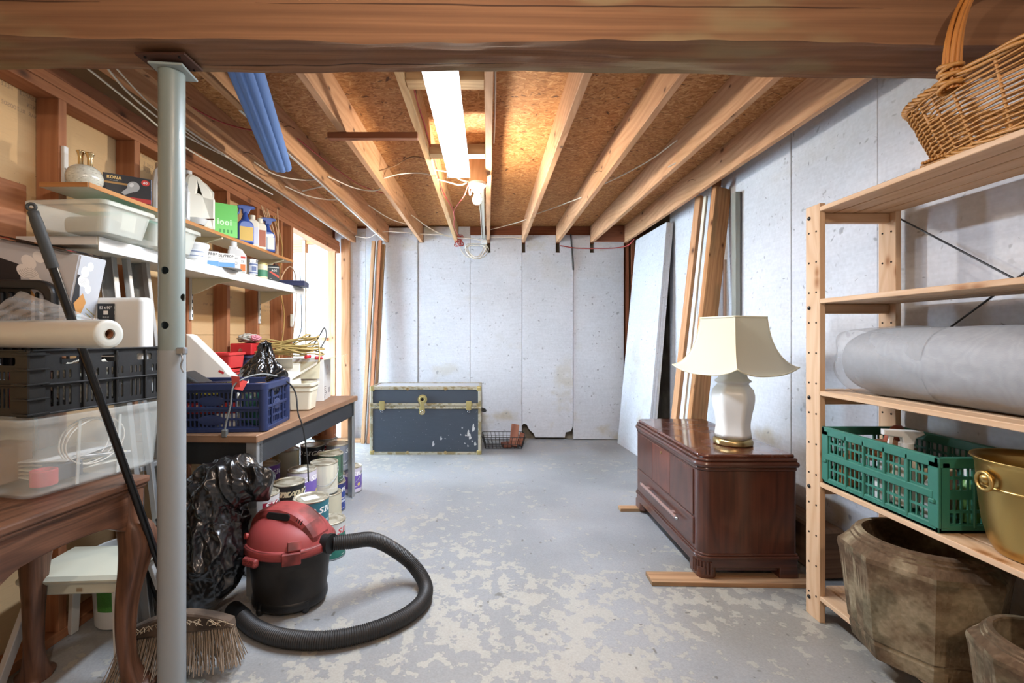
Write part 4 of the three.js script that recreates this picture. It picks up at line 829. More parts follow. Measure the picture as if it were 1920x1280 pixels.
{
  const G = 'things in the black crate', by = 0.967;
  let t = thing('paint_tin', 'red tin inside the black crate', 'tin', [-1.50, by, 1.52], 0, G); part('tin', lathe([[0, 0], [0.045, 0], [0.047, 0.004], [0.047, 0.12], [0.043, 0.124], [0, 0.122]], 28), M.red, t);
  t = thing('packing', 'crumpled white plastic packing inside the black crate', 'packing', [-1.37, by + 0.01, 1.6], 0, G);
  { const g = new THREE.SphereGeometry(1, 40, 28), p = g.attributes.position, nz = new ImprovedNoise(); for (let i = 0; i < p.count; i++) { const x = p.getX(i), y = p.getY(i), z = p.getZ(i), n = 1 + 0.3 * Math.abs(nz.noise(x * 4, y * 4, z * 4)) + 0.2 * nz.noise(x * 9, y * 9, z * 9); p.setXYZ(i, x * 0.05 * n, 0.07 + y * 0.065 * n, z * 0.12 * n); } g.computeVertexNormals(); part('packing', g, M.offwhite, t); }
  t = thing('paint_tray', 'black ribbed paint roller tray standing in the black crate', 'paint tray', [-1.612, by, 1.60], 0.25, G);
  part('tray', [ext((() => { const s = rrect(0.26, 0.42, 0.05, 0, 0.21); s.holes.push(rrect(0.2, 0.36, 0.04, 0, 0.21, new THREE.Path())); return s; })(), 0.05, 0.008), ...Array.from({ length: 8 }, (_, i) => cbox(0.012, 0.34, 0.012, 0.004, [-0.088 + i * 0.025, 0.21, 0.012])), cbox(0.24, 0.4, 0.004, 0.001, [0, 0.21, 0.004])], flat(0x15181b, 0.35), t);
}
// tilted carton with a printed picture of painting gloves, brush and tools
{
  const t = thing('kit_carton', 'tilted light grey painting kit carton with printed gloves and brush, above the black crate', 'carton', [-1.585, 1.365, 1.665], 0.06);
  t.rotation.z = -0.2;
  const W = 0.29, H = 0.29, D = 0.12;
  const art = (c, w, h) => {
    c.fillStyle = '#b9bdc2'; c.fillRect(0, 0, w, h);
    c.fillStyle = '#26282c'; c.beginPath(); c.moveTo(0, h * 0.2); c.lineTo(w * 0.35, h * 0.25); c.lineTo(w * 0.55, h * 0.9); c.lineTo(0, h); c.fill();
    c.fillStyle = '#e4e4e2'; for (const [x, y, r] of [[0.45, 0.2, 0.1], [0.55, 0.12, 0.08], [0.42, 0.32, 0.1], [0.52, 0.34, 0.09], [0.6, 0.42, 0.08]]) { c.beginPath(); c.ellipse(x * w, y * h, r * w, r * h * 0.7, 0.5, 0, 7); c.fill(); }
    c.strokeStyle = '#b5b5b5'; c.lineWidth = 3; for (let i = 0; i < 6; i++) { c.beginPath(); c.arc(w * 0.47, h * 0.25, w * (0.03 + i * 0.02), 0.4, 2.6); c.stroke(); }
    c.fillStyle = '#c08a4e'; c.beginPath(); c.moveTo(w * 0.33, h * 0.62); c.lineTo(w * 0.5, h * 0.48); c.lineTo(w * 0.62, h * 0.6); c.lineTo(w * 0.55, h * 0.75); c.lineTo(w * 0.45, h * 0.76); c.fill();
    c.fillStyle = '#b8d0d6'; c.beginPath(); c.moveTo(w * 0.46, h * 0.76); c.lineTo(w * 0.56, h * 0.75); c.lineTo(w * 0.66, h); c.lineTo(w * 0.5, h); c.fill();
    c.strokeStyle = '#9a8a4a'; c.lineWidth = 6; for (const k of [0.72, 0.78]) { c.beginPath(); c.moveTo(w * 0.66, h * (k - 0.04)); c.lineTo(w * 0.9, h * (k + 0.05)); c.stroke(); }
    c.strokeStyle = '#6a2c22'; c.lineWidth = 8; c.beginPath(); c.moveTo(w * 0.72, h * 0.98); c.lineTo(w * 0.88, h * 0.8); c.stroke();
  };
  part('carton', cbox(W, H, D, 0.003), flat(0xb4b8bd, 0.6), t);
  part('front_print', new THREE.BoxGeometry(W - 0.006, H - 0.006, 0.002).translate(0, 0, D / 2 + 0.0006), lab(512, 480, art), t);
  part('side_print', new THREE.BoxGeometry(0.002, H - 0.006, D - 0.006).translate(W / 2 + 0.0006, 0, 0), lab(256, 512, (c, w, h) => { c.save(); c.translate(-w * 0.45, 0); art(c, w * 1.6, h * 0.95); c.restore(); c.fillStyle = '#c8403a'; c.fillRect(w * 0.1, h * 0.86, w * 0.8, 26); }), t);
  const f = thing('magazine', 'dark glossy magazine lying on the tilted kit carton', 'magazine', [-1.555, 1.514, 1.66], 0.06); f.rotation.z = -0.2;
  part('cover', plate(0.25, 0.006, 0.16, [0, 0, 0.01]), lab(256, 160, (c, w, h) => { c.fillStyle = '#3c2f2a'; c.fillRect(0, 0, w, h); c.fillStyle = '#15120f'; c.fillRect(40, 20, 160, 110); c.fillStyle = '#a33326'; c.fillRect(10, 100, 60, 40); c.fillStyle = '#b08a6a'; c.fillRect(150, 30, 40, 50); }, 0.3), f);
}
// roll of clear plastic film across the crate
{
  const a = V(-1.052, 1.203, 1.30), b = V(-1.66, 1.205, 1.45), L = a.distanceTo(b), t = thing('film_roll', 'roll of milky plastic film lying across the black crate, its hollow end toward the room', 'roll', [0, 0, 0]);
  t.position.copy(a); t.rotation.y = Math.atan2(-(b.z - a.z), b.x - a.x) + PI;
  const g = lathe([[0.014, 0], [0.014, 0.004], [0.02, -0.001], [0.026, 0.004], [0.03, 0.0], [0.034, 0.005], [0.0385, 0.003], [0.0405, 0.01], [0.0405, L], [0.014, L], [0.014, 0.004]], 48).rotateZ(PI / 2);
  part('film', g, phy({ color: 0xd4d7ce, roughness: 0.3, transparent: true, opacity: 0.82, clearcoat: 0.6 }), t);
  part('cardboard_core', lathe([[0.0105, 0.006], [0.0135, 0.006], [0.0135, L - 0.01], [0.0105, L - 0.01], [0.0105, 0.006]], 24).rotateZ(PI / 2), flat(0x8a5a3a, 0.9), t);
  const pos = [], idx = [], nz = new ImprovedNoise();
  for (let j = 0; j <= 24; j++) for (let i = 0; i <= 20; i++) { const u = i / 20, v = j / 24; pos.push(-0.2 - v * (L - 0.25), 0.036 + u * 0.10 * v * 1.1 + 0.008 * nz.noise(u * 5, v * 7, 1), -0.02 - u * 0.12 + 0.01 * nz.noise(u * 4, v * 9, 5)); }
  for (let j = 0; j < 24; j++) for (let i = 0; i < 20; i++) { const p = j * 21 + i; idx.push(p, p + 21, p + 1, p + 1, p + 21, p + 22); }
  const lg = new THREE.BufferGeometry(); lg.setAttribute('position', new THREE.Float32BufferAttribute(pos, 3)); lg.setIndex(idx); lg.computeVertexNormals();
  part('loose_film', lg, phy({ color: 0xe0e3e0, roughness: 0.2, transparent: true, opacity: 0.4, side: THREE.DoubleSide, clearcoat: 0.8 }), t);
}
// packed sheet with a black label
{
  const t = thing('dust_sheet_pack', 'white plastic wrapped pack with a black label standing in the black crate', 'package', [-1.375, 0.972, 1.765], 0.0);
  const g = new RoundedBoxGeometry(0.185, 0.37, 0.07, 5, 0.02), p = g.attributes.position, nz = new ImprovedNoise();
  for (let i = 0; i < p.count; i++) { const x = p.getX(i), y = p.getY(i), z = p.getZ(i); p.setXYZ(i, x + 0.003 * nz.noise(y * 20, z * 20, 3), y + 0.003 * nz.noise(x * 30, z * 30, 9), z); }
  part('pack', g.translate(0, 0.185, 0), phy({ color: 0xd9dad4, roughness: 0.35, clearcoat: 0.5 }), t);
  part('black_label', plate(0.062, 0.30, 0.003, [-0.038, 0.195, 0.0385]), lab(128, 512, (c, w, h) => {
    c.fillStyle = '#22272b'; c.fillRect(0, 0, w, h); c.fillStyle = '#e6e6e0'; c.textAlign = 'center'; c.font = 'bold 26px sans-serif'; c.fillText('53 x 90"', w / 2, 36); c.fillRect(w / 2 - 18, 46, 36, 24); c.font = '14px sans-serif'; c.fillText('FEUILLE', w / 2, 92);
    c.fillRect(0, 118, w, 6); c.fillRect(0, 150, w, 6); c.font = 'bold 54px sans-serif'; c.fillText('ME', w * 0.56, 225); c.fillText('LE', w * 0.56, 300); c.fillRect(0, 330, w, 6); c.font = '18px sans-serif'; c.fillText('MULTI', w / 2, 390);
  }), t);
}
// folded aluminium ladder behind the table
{
  const t = thing('step_ladder', 'folded aluminium step ladder standing behind the table and bins', 'ladder');
  const A = V(-1.57, 1.595, 1.925), Bq = V(-1.40, 0.004, 1.925), off = new THREE.Vector3(0, 0, 0), rail = (o) => { const a = A.clone().add(o), b = Bq.clone().add(o); return [bar(a, b, 0.058, 0.006), bar(a.clone().add(new THREE.Vector3(-0.026, 0, 0.012)), b.clone().add(new THREE.Vector3(-0.026, 0, 0.012)), 0.006, 0.024), bar(a.clone().add(new THREE.Vector3(0.026, 0, 0.012)), b.clone().add(new THREE.Vector3(0.026, 0, 0.012)), 0.006, 0.024)]; };
  part('rail', rail(off), M.alu, t); part('rail', rail(new THREE.Vector3(0.0, 0, -0.17)), M.alu, t);
  part('back_rail', [bar(A.clone().add(new THREE.Vector3(0.05, -0.05, -0.03)), Bq.clone().add(new THREE.Vector3(0.06, 0.0, -0.03)), 0.024, 0.02), bar(A.clone().add(new THREE.Vector3(0.05, -0.05, -0.14)), Bq.clone().add(new THREE.Vector3(0.06, 0, -0.14)), 0.024, 0.02)], M.alu, t);
  for (let k = 0; k < 4; k++) { const q = A.clone().lerp(Bq, 0.2 + k * 0.2); part('tread', cbox(0.07, 0.02, 0.16, 0.003, [q.x, q.y, q.z - 0.085], [0, 0, 0.1]), M.alu, t); }
  part('top_cap', [cbox(0.1, 0.045, 0.22, 0.008, [-1.565, 1.60, -2.01], [0, 0, 0.13])], M.alu, t);
  part('rivets', [-0.03, 0, 0.03].map((x) => ball(0.006, [-1.565 + x, 1.60 + x * 0.13, -1.899], [1, 1, 0.5])), M.darkSteel, t);
}
// broom
{
  const t = thing('broom', 'black handled push broom with dusty bristles, its handle leaning on the film roll', 'broom');
  const a = V(-1.099, 0.215, 1.65), b = V(-1.28, 1.52, 1.324), dir = b.clone().sub(a).normalize();
  const along = (g, p) => g.applyMatrix4(new THREE.Matrix4().compose(p, new THREE.Quaternion().setFromUnitVectors(new THREE.Vector3(0, 1, 0), dir), new THREE.Vector3(1, 1, 1)));
  const HL = a.distanceTo(b) + 0.03;
  part('handle', along(cyl(0.0115, HL, 18), a.clone().addScaledVector(dir, HL / 2 - 0.03)), M.blackShiny, t);
  const grip = part('grip', (() => { const g = lathe([[0, 0], [0.0145, 0], [0.0145, 0.13], [0.013, 0.145], [0.013, 0.16], [0, 0.165]], 20); g.applyMatrix4(new THREE.Matrix4().compose(b.clone().addScaledVector(dir, -0.13), new THREE.Quaternion().setFromUnitVectors(new THREE.Vector3(0, 1, 0), dir), new THREE.Vector3(1, 1, 1))); return g; })(), flat(0x33383a, 0.6), t);
  part('hang_hole', T(new THREE.TorusGeometry(0.009, 0.0045, 8, 18), [b.x + dir.x * 0.042, b.y + dir.y * 0.042, b.z + dir.z * 0.042], [0, 0.5, 0.15]), flat(0x33383a, 0.6), grip);
  // head: 36 cm wide block, turned a little, leaning
  const H = new THREE.Matrix4().compose(V(-1.10, 0.165, 1.66), new THREE.Quaternion().setFromEuler(new THREE.Euler(-0.16, 0.14, 0.07)), new THREE.Vector3(1, 1, 1));
  const blk = new THREE.Shape(); blk.moveTo(-0.185, -0.02); blk.lineTo(-0.18, 0.004); blk.quadraticCurveTo(-0.1, 0.04, -0.03, 0.05); blk.lineTo(0.03, 0.05); blk.quadraticCurveTo(0.1, 0.04, 0.18, 0.004); blk.lineTo(0.185, -0.02); blk.lineTo(-0.185, -0.02);
  const g = ext(blk, 0.055, 0.01).translate(0, 0, -0.0275); g.applyMatrix4(H); part('head', g, std({ map: tDirt, color: 0x55473a, roughness: 0.9 }), t);
  const sock = cyl(0.02, 0.09, 18, [0, 0.055, 0], [0.05, 0, 0.16]); sock.applyMatrix4(H); part('socket', sock, flat(0x2c2a28, 0.7), t);
  const br = [];
  for (let i = 0; i < 64; i++) for (let k = 0; k < 7; k++) {
    const u = -0.178 + (0.356 * i) / 63 + rr(-0.002, 0.002), w = (k - 3) * 0.007 + rr(-0.002, 0.002), e = 0.118 + rr(-0.012, 0.006) + 0.01 * Math.abs(u) / 0.18;
    const p = [new THREE.Vector3(u, -0.015, w), new THREE.Vector3(u * 1.08, -0.07, w * 1.5), new THREE.Vector3(u * 1.2 + rr(-0.007, 0.007), -0.02 - e, w * 2.6 + rr(-0.006, 0.006))].map((q) => { q.applyMatrix4(H); if (q.y < 0.003) q.y = 0.003; return q; });
    br.push(new THREE.TubeGeometry(new THREE.CatmullRomCurve3(p), 3, 0.0016, 4));
  }
  part('bristles', br, flat(0x8a7b6a, 0.9), t).userData.kind = 'stuff';
  const web = []; for (let i = 0; i < 26; i++) { const x = rr(-0.17, 0.17), q = [[x, 0.01], [x + rr(-0.03, 0.03), 0.028], [x + rr(-0.05, 0.05), 0.012]].map(([a2, y], k) => new THREE.Vector3(a2, y - 0.02 + 0.03 * (1 - Math.abs(a2) / 0.19), 0.03 + rr(-0.004, 0.012))); q.forEach((v) => v.applyMatrix4(H)); web.push(tube(q, 0.0014, 5, 4)); }
  part('dust_fluff', web, flat(0xa08f76, 1), t);
}
// white step stool and bucket under the table
{
  const t = thing('step_stool', 'white speckled step stool under the wooden table', 'stool', [-1.465, 0, 1.745], 0.06);
  part('step', [cbox(0.36, 0.03, 0.26, 0.012, [0, 0.345, 0]), cbox(0.33, 0.045, 0.02, 0.006, [0, 0.312, 0.10]), cbox(0.33, 0.045, 0.02, 0.006, [0, 0.312, -0.10])], std({ map: ctex(256, 256, (c, w, h) => { c.fillStyle = '#c8cab8'; c.fillRect(0, 0, w, h); c.fillStyle = '#7a5a34'; for (let i = 0; i < 90; i++) { c.globalAlpha = rr(0.3, 0.9); c.fillRect(rnd() * w, h * rr(0.3, 0.8), rr(1, 6), rr(1, 4)); } }), roughness: 0.5 }), t);
  for (const s of [-1, 1]) { part('leg', bar(new THREE.Vector3(s * 0.14, 0.31, 0.09), new THREE.Vector3(s * 0.2, 0.003, 0.16), 0.03, 0.022, 0.3), M.white, t); part('leg', bar(new THREE.Vector3(s * 0.14, 0.31, -0.09), new THREE.Vector3(s * 0.2, 0.003, -0.15), 0.03, 0.022, 0.3), M.white, t); }
  const u = thing('bucket', 'white plastic bucket with a green label under the step stool', 'bucket', [-1.543, 0.001, 1.99], 0.0);
  part('pail', lathe([[0, 0.002], [0.098, 0.002], [0.104, 0.01], [0.118, 0.27], [0.125, 0.272], [0.125, 0.3], [0.12, 0.302], [0.115, 0.296], [0.1, 0.012], [0, 0.01]], 44), M.white, u);
  part('green_label', (() => { const g = new THREE.CylinderGeometry(0.1155, 0.1085, 0.15, 40, 1, true, -0.35, 1.5); return g.translate(0, 0.155, 0); })(), lab(256, 128, (c, w, h) => { c.fillStyle = '#4c8a3a'; c.fillRect(0, 0, w, h); for (let i = 0; i < 400; i++) { c.globalAlpha = 0.3; c.fillStyle = rnd() < 0.5 ? '#6aa84e' : '#2f6a28'; c.fillRect(rnd() * w, rnd() * h, 5, 3); } }), u);
  part('bail', tube(Array.from({ length: 9 }, (_, i) => { const a = (i / 8) * PI; return new THREE.Vector3(0.127 * cos(a), 0.285 - 0.09 * sin(a), 0.1 * sin(a)); }), 0.0025, 24, 6), M.steel, u);
  single('wood_chip', 'small pale wood chip on the floor under the table', 'wood chip', cbox(0.05, 0.006, 0.02, 0.002, [-1.30, 0.0035, -1.72], [0, 0.6, 0]), M.rough);
}

// ================= SHELVES ON THE LEFT WALL =================
const UY = 1.77, LY = 1.55, UX = -1.487, LX = -1.38;
{
  const ts = woodTex(0xc08a52, 0x8c5a2e, { s: 61, knots: 0, rings: 3, w: 256, h: 128 });
  const board = (name, label, x1, y, th, d0, d1, lip) => {
    const t = thing(name, label, 'shelf', [(XL + 0.006 + x1) / 2, y, (d0 + d1) / 2]), w = x1 - XL - 0.006, L = d1 - d0;
    part('board', cbox(w - 0.004, th, L, 0.001, [-0.002, -th / 2, 0]), M.offwhite, t);
    part('front_edge', cbox(0.004, lip, L, 0.001, [w / 2 - 0.001, -lip / 2, 0]), lip > 0.03 ? M.white : wood(ts), t);
    part('end_edge', cbox(w - 0.006, th, 0.003, 0.001, [-0.002, -th / 2, L / 2 + 0.001]), lip > 0.03 ? M.white : wood(ts), t);
    return t;
  };
  const u = board('wall_shelf', 'upper narrow shelf with a bare wood edge on the stud wall', UX, UY, 0.018, 1.74, 3.57, 0.018);
  const l = board('wall_shelf', 'lower deeper white shelf on the stud wall', LX, LY, 0.03, 1.655, 3.5, 0.05);
  for (const d of [2.63, 3.416]) {
    const tr = part('slotted_track', cbox(0.014, 0.75, 0.018, 0.002, [XL + 0.007 - l.position.x, 1.66 - l.position.y, -d - l.position.z]), M.white, l);
    part('slots', Array.from({ length: 18 }, (_, i) => cbox(0.002, 0.018, 0.005, 0.0005, [XL + 0.0142 - l.position.x, 1.31 + i * 0.04 - l.position.y, -d - l.position.z])), M.hole, tr);
    for (const [own, y, len] of [[u, UY - 0.018, 0.17], [l, LY - 0.031, 0.26]]) {
      const s = poly([[0, 0], [len, 0], [len, -0.012], [len * 0.55, -0.03], [0.03, -0.085], [0, -0.09]]);
      const br = part('bracket', ext(s, 0.01, 0.002).translate(XL + 0.014 - own.position.x, y - own.position.y, -d - 0.005 - own.position.z), M.cream, own);
    }
  }
  const st = single('track_strip', 'short white slotted track on the first stud behind the mottled bottle', 'shelf track', cbox(0.014, 0.17, 0.02, 0.002, [XL + 0.007, 1.86, -1.845]), M.white);
}
// small bottles, boxes and tins: builders
const G1 = 'things on the upper wall shelf', G2 = 'things on the lower wall shelf';
{
  let t = thing('decorative_bottle', 'round mottled grey bottle with two shiny stoppers at the near end of the upper shelf', 'bottle', [-1.598, UY + 0.0005, 1.85], 0.2, G1);
  part('body', lathe([[0, 0], [0.03, 0], [0.045, 0.01], [0.058, 0.035], [0.06, 0.055], [0.052, 0.08], [0.035, 0.095], [0.02, 0.1], [0, 0.101]], 36), phy({ map: ctex(256, 256, (c, w, h) => { c.fillStyle = '#c9c9bb'; c.fillRect(0, 0, w, h); for (let i = 0; i < 1400; i++) { c.globalAlpha = rr(0.2, 0.6); c.fillStyle = ['#8f8f84', '#e6e6dc', '#77776c'][i % 3]; c.fillRect(rnd() * w, rnd() * h, rr(1, 7), rr(1, 4)); } }), roughness: 0.2, clearcoat: 0.8 }), t);
  for (const [x, y] of [[-0.012, 0.098], [0.02, 0.092]]) part('stopper', lathe([[0, 0], [0.009, 0], [0.009, 0.035], [0.013, 0.05], [0.016, 0.055], [0.014, 0.058], [0, 0.052]], 20).translate(x, y, 0.004), flat(0xcbb487, 0.12, { metalness: 1 }), t);

  t = thing('bulb_box', 'dark light bulb box lettered RONA on the upper shelf', 'box', [-1.568, UY + 0.0005, 2.03], 0.656, G1);
  part('carton', cbox(0.165, 0.11, 0.09, 0.001, [0, 0.055, 0]), flat(0x3a4a66, 0.5), t);
  part('front_print', new THREE.BoxGeometry(0.163, 0.108, 0.0012).translate(0, 0.055, 0.0453), lab(512, 340, (c, w, h) => {
    c.fillStyle = '#191c22'; c.fillRect(0, 0, w, h); c.fillStyle = '#a2783c'; c.fillRect(0, 105, w * 0.55, 26); c.fillStyle = '#b8322e'; c.fillRect(w * 0.45, h - 60, w * 0.55, 60);
    c.fillStyle = '#e0bd72'; c.font = 'bold 56px sans-serif'; c.fillText('RONA', 36, 66); c.fillStyle = '#cfcfc8'; c.font = '14px sans-serif'; c.fillText('incandescent', 70, 92);
    c.fillStyle = '#c8322c'; c.beginPath(); c.ellipse(450, 60, 46, 40, 0, 0, 7); c.fill(); c.fillStyle = '#f0eee8'; c.font = 'bold 46px sans-serif'; c.fillText('40', 423, 76);
    c.fillStyle = '#a9a9a6'; c.beginPath(); c.ellipse(320, 135, 66, 72, 0.5, 0, 7); c.fill(); c.beginPath(); c.moveTo(265, 150); c.lineTo(190, 230); c.lineTo(225, 262); c.lineTo(320, 205); c.fill(); c.fillStyle = '#d5d5d2'; c.beginPath(); c.ellipse(300, 115, 22, 30, 0.5, 0, 7); c.fill();
  }), t);
  part('end_print', new THREE.BoxGeometry(0.0012, 0.108, 0.088).translate(0.083, 0.055, 0), lab(128, 160, (c, w, h) => { c.fillStyle = '#c8ccd2'; c.fillRect(0, 0, w, h); c.fillStyle = '#33507c'; c.fillRect(0, h * 0.45, w, h * 0.55); c.fillStyle = '#3a3e46'; for (let i = 0; i < 6; i++) c.fillRect(12, 12 + i * 9, rr(50, 100), 4); }), t);

  // plastic jug with a moulded handle
  const jug = (label, x, d, turn, H, m, capm) => {
    const j = thing('plastic_jug', label, 'jug', [x, UY + 0.0005, d], turn, G1);
    const s = poly([[-0.075, 0], [0.075, 0], [0.078, 0.01], [0.078, H * 0.55], [0.055, H * 0.74], [0.0, H * 0.9], [-0.03, H * 0.93], [-0.055, H * 0.93], [-0.07, H * 0.85], [-0.078, H * 0.6], [-0.078, 0.01]]);
    s.holes.push(poly([[-0.01, H * 0.62], [0.045, H * 0.60], [0.05, H * 0.66], [0.02, H * 0.76], [-0.005, H * 0.79]]));
    part('body', ext(s, 0.11, 0.016, 4).translate(0, 0, -0.055), m, j); part('cap', cyl(0.021, 0.03, 20, [-0.042, H * 0.96, 0]), capm, j);
  };
  jug('translucent white plastic jug beside the green carton on the upper shelf', -1.575, 2.52, 0.9, 0.30, M.offwhite, M.white);
  jug('white plastic jug half hidden by the grey post on the upper shelf', -1.585, 2.33, 0.7, 0.27, M.white, M.offwhite);
  t = thing('dish', 'small white dish with a stir stick in front of the plastic jugs', 'dish', [-1.508, UY + 0.0005, 2.42], 0, G1);
  part('dish', lathe([[0, 0.003], [0.03, 0.003], [0.033, 0], [0.05, 0.028], [0.048, 0.03], [0.03, 0.007], [0, 0.007]], 28), M.white, t);
  part('stick', cbox(0.11, 0.006, 0.012, 0.002, [0.02, 0.032, -0.01], [0, 0.7, 0.15]), M.rust, t);

  t = thing('carton', 'bright green carton with an open flap beside the blue spray bottle', 'box', [-1.545, UY + 0.0005, 2.735], 0.72, G1);
  part('box', cbox(0.125, 0.155, 0.065, 0.001, [0, 0.078, 0]), flat(0x4fa650, 0.5), t);
  part('front_print', new THREE.BoxGeometry(0.124, 0.19, 0.0012).translate(0, 0.096, 0.0333), lab(256, 384, (c, w, h) => { const g = c.createLinearGradient(0, 0, 0, h); c.fillStyle = '#62bd55'; c.fillRect(0, 0, w, h); c.fillStyle = '#74c966'; c.fillRect(0, h * 0.5, w, h * 0.5); c.fillStyle = '#cfe6c8'; c.font = 'bold 90px sans-serif'; c.fillText('iooi', 34, 250); c.fillStyle = '#3f8f42'; for (let i = 0; i < 4; i++) c.fillRect(60 + i * 40, 300, 22, 40); }), t);
  part('end_print', new THREE.BoxGeometry(0.0012, 0.15, 0.063).translate(-0.0632, 0.078, 0), lab(128, 256, (c, w, h) => { c.fillStyle = '#3f9a44'; c.fillRect(0, 0, w, h); c.fillStyle = '#d8e6d2'; for (const y of [30, 70]) c.strokeStyle = '#d8e6d2', c.lineWidth = 4, c.strokeRect(40, y, 40, 30); }), t);
  part('flap', cbox(0.002, 0.05, 0.063, 0.0005, [-0.058, 0.176, 0], [0, 0, -0.15]), M.white, t);

  const spray = (label, x, d, turn, s, lm) => {
    const b = thing('spray_bottle', label, 'spray bottle', [x, UY + 0.0005, d], turn, G1);
    const o = rrect(0.095 * s, 0.15 * s, [0.012, 0.012, 0.04 * s, 0.04 * s], 0, 0.075 * s);
    part('bottle', ext(o, 0.055 * s, 0.012, 8).translate(0, 0, -0.0275 * s), M.navyBright, b);
    part('neck', lathe([[0.03 * s, 0.14 * s], [0.02 * s, 0.165 * s], [0.014 * s, 0.185 * s], [0.014 * s, 0.2 * s], [0, 0.2 * s]], 20), M.navyBright, b);
    part('label', cbox(0.078 * s, 0.085 * s, 0.002, 0.0005, [0, 0.062 * s, 0.028 * s]), lm, b);
    const h = part('spray_head', ext(poly([[-0.018, 0.19], [0.016, 0.19], [0.018, 0.215], [0.045, 0.218], [0.045, 0.236], [0.02, 0.243], [-0.05, 0.243], [-0.058, 0.23], [-0.03, 0.22]].map(([a, c]) => [-a * s, c * s])), 0.024 * s, 0.004).translate(0, 0, -0.012 * s), M.navyBright, b);
    part('trigger', ext(poly([[0.026, 0.217], [0.036, 0.217], [0.04, 0.195], [0.052, 0.176], [0.045, 0.174], [0.03, 0.19]].map(([a, c]) => [-a * s, c * s])).clone(), 0.012 * s, 0.002).translate(0, 0, -0.006 * s), M.navyBright, h);
  };
  M.navyBright = phy({ color: 0x2b4a96, roughness: 0.35, clearcoat: 0.3 });
  spray('larger blue spray bottle with a yellow label on the upper shelf', -1.525, 2.93, 0.75, 1.0, lab(256, 256, (c, w, h) => { c.fillStyle = '#caa648'; c.fillRect(0, 0, w, h); c.fillStyle = '#3a3226'; c.fillRect(0, 20, w, 70); c.fillStyle = '#f0ead8'; c.font = 'bold 62px serif'; c.fillText('OAKI', 40, 78); c.fillStyle = '#7a5a2c'; c.beginPath(); c.arc(90, 180, 40, 0, 7); c.fill(); c.fillStyle = '#f0ead8'; c.font = 'italic bold 50px serif'; c.fillText('H', 130, 200); }));
  spray('smaller blue spray bottle with a pale label near the reeds on the upper shelf', -1.522, 3.22, 0.75, 0.98, lab(128, 128, (c, w, h) => { c.fillStyle = '#cfd3cc'; c.fillRect(0, 0, w, h); c.fillStyle = '#6a7a9a'; for (let i = 0; i < 7; i++) c.fillRect(16, 14 + i * 15, rr(50, 95), 5); }));
  const flask = (label, x, d, m, lm) => { const b = thing('bottle', label, 'bottle', [x, UY + 0.0005, d], 0.7, G1); part('bottle', ext(rrect(0.075, 0.18, [0.008, 0.008, 0.03, 0.03], 0, 0.09), 0.05, 0.01, 8).translate(0, 0, -0.025), m, b); part('cap', cyl(0.018, 0.03, 18, [0, 0.193, 0]), M.offwhite, b); part('label', cbox(0.06, 0.11, 0.002, 0.0005, [0, 0.075, 0.0255]), lm, b); };
  flask('white bottle with a blue and white label beside the larger blue spray bottle', -1.535, 3.04, M.offwhite, lab(64, 128, (c, w, h) => { c.fillStyle = '#c9cede'; c.fillRect(0, 0, w, h); c.fillStyle = '#39426e'; c.save(); c.translate(40, 110); c.rotate(-PI / 2); c.font = 'bold 26px sans-serif'; c.fillText('CLEAN', 0, 0); c.restore(); }));
  flask('white bottle with a brown red label beside the smaller blue spray bottle', -1.53, 3.13, M.offwhite, lab(64, 128, (c, w, h) => { c.fillStyle = '#a0583a'; c.fillRect(0, 0, w, h); c.fillStyle = '#e2d8c8'; for (let i = 0; i < 6; i++) c.fillRect(8, 12 + i * 18, rr(20, 46), 6); }));
  t = thing('dry_reeds', 'bundle of dry reeds leaning at the far end of the upper shelf', 'reeds', [-1.575, UY + 0.002, 3.42], 0, G1);
  for (let i = 0; i < 7; i++) { const x = rr(-0.03, 0.04), z = rr(-0.06, 0.05), tx = x + rr(-0.05, 0.0), tz = z + rr(-0.1, 0.14); part('reed', tube([new THREE.Vector3(x, 0, z), new THREE.Vector3((x + tx) / 2 + 0.012, 0.17, (z + tz) / 2), new THREE.Vector3(tx, rr(0.3, 0.36), tz)], 0.0045, 12, 6), M.pine, t); }
}
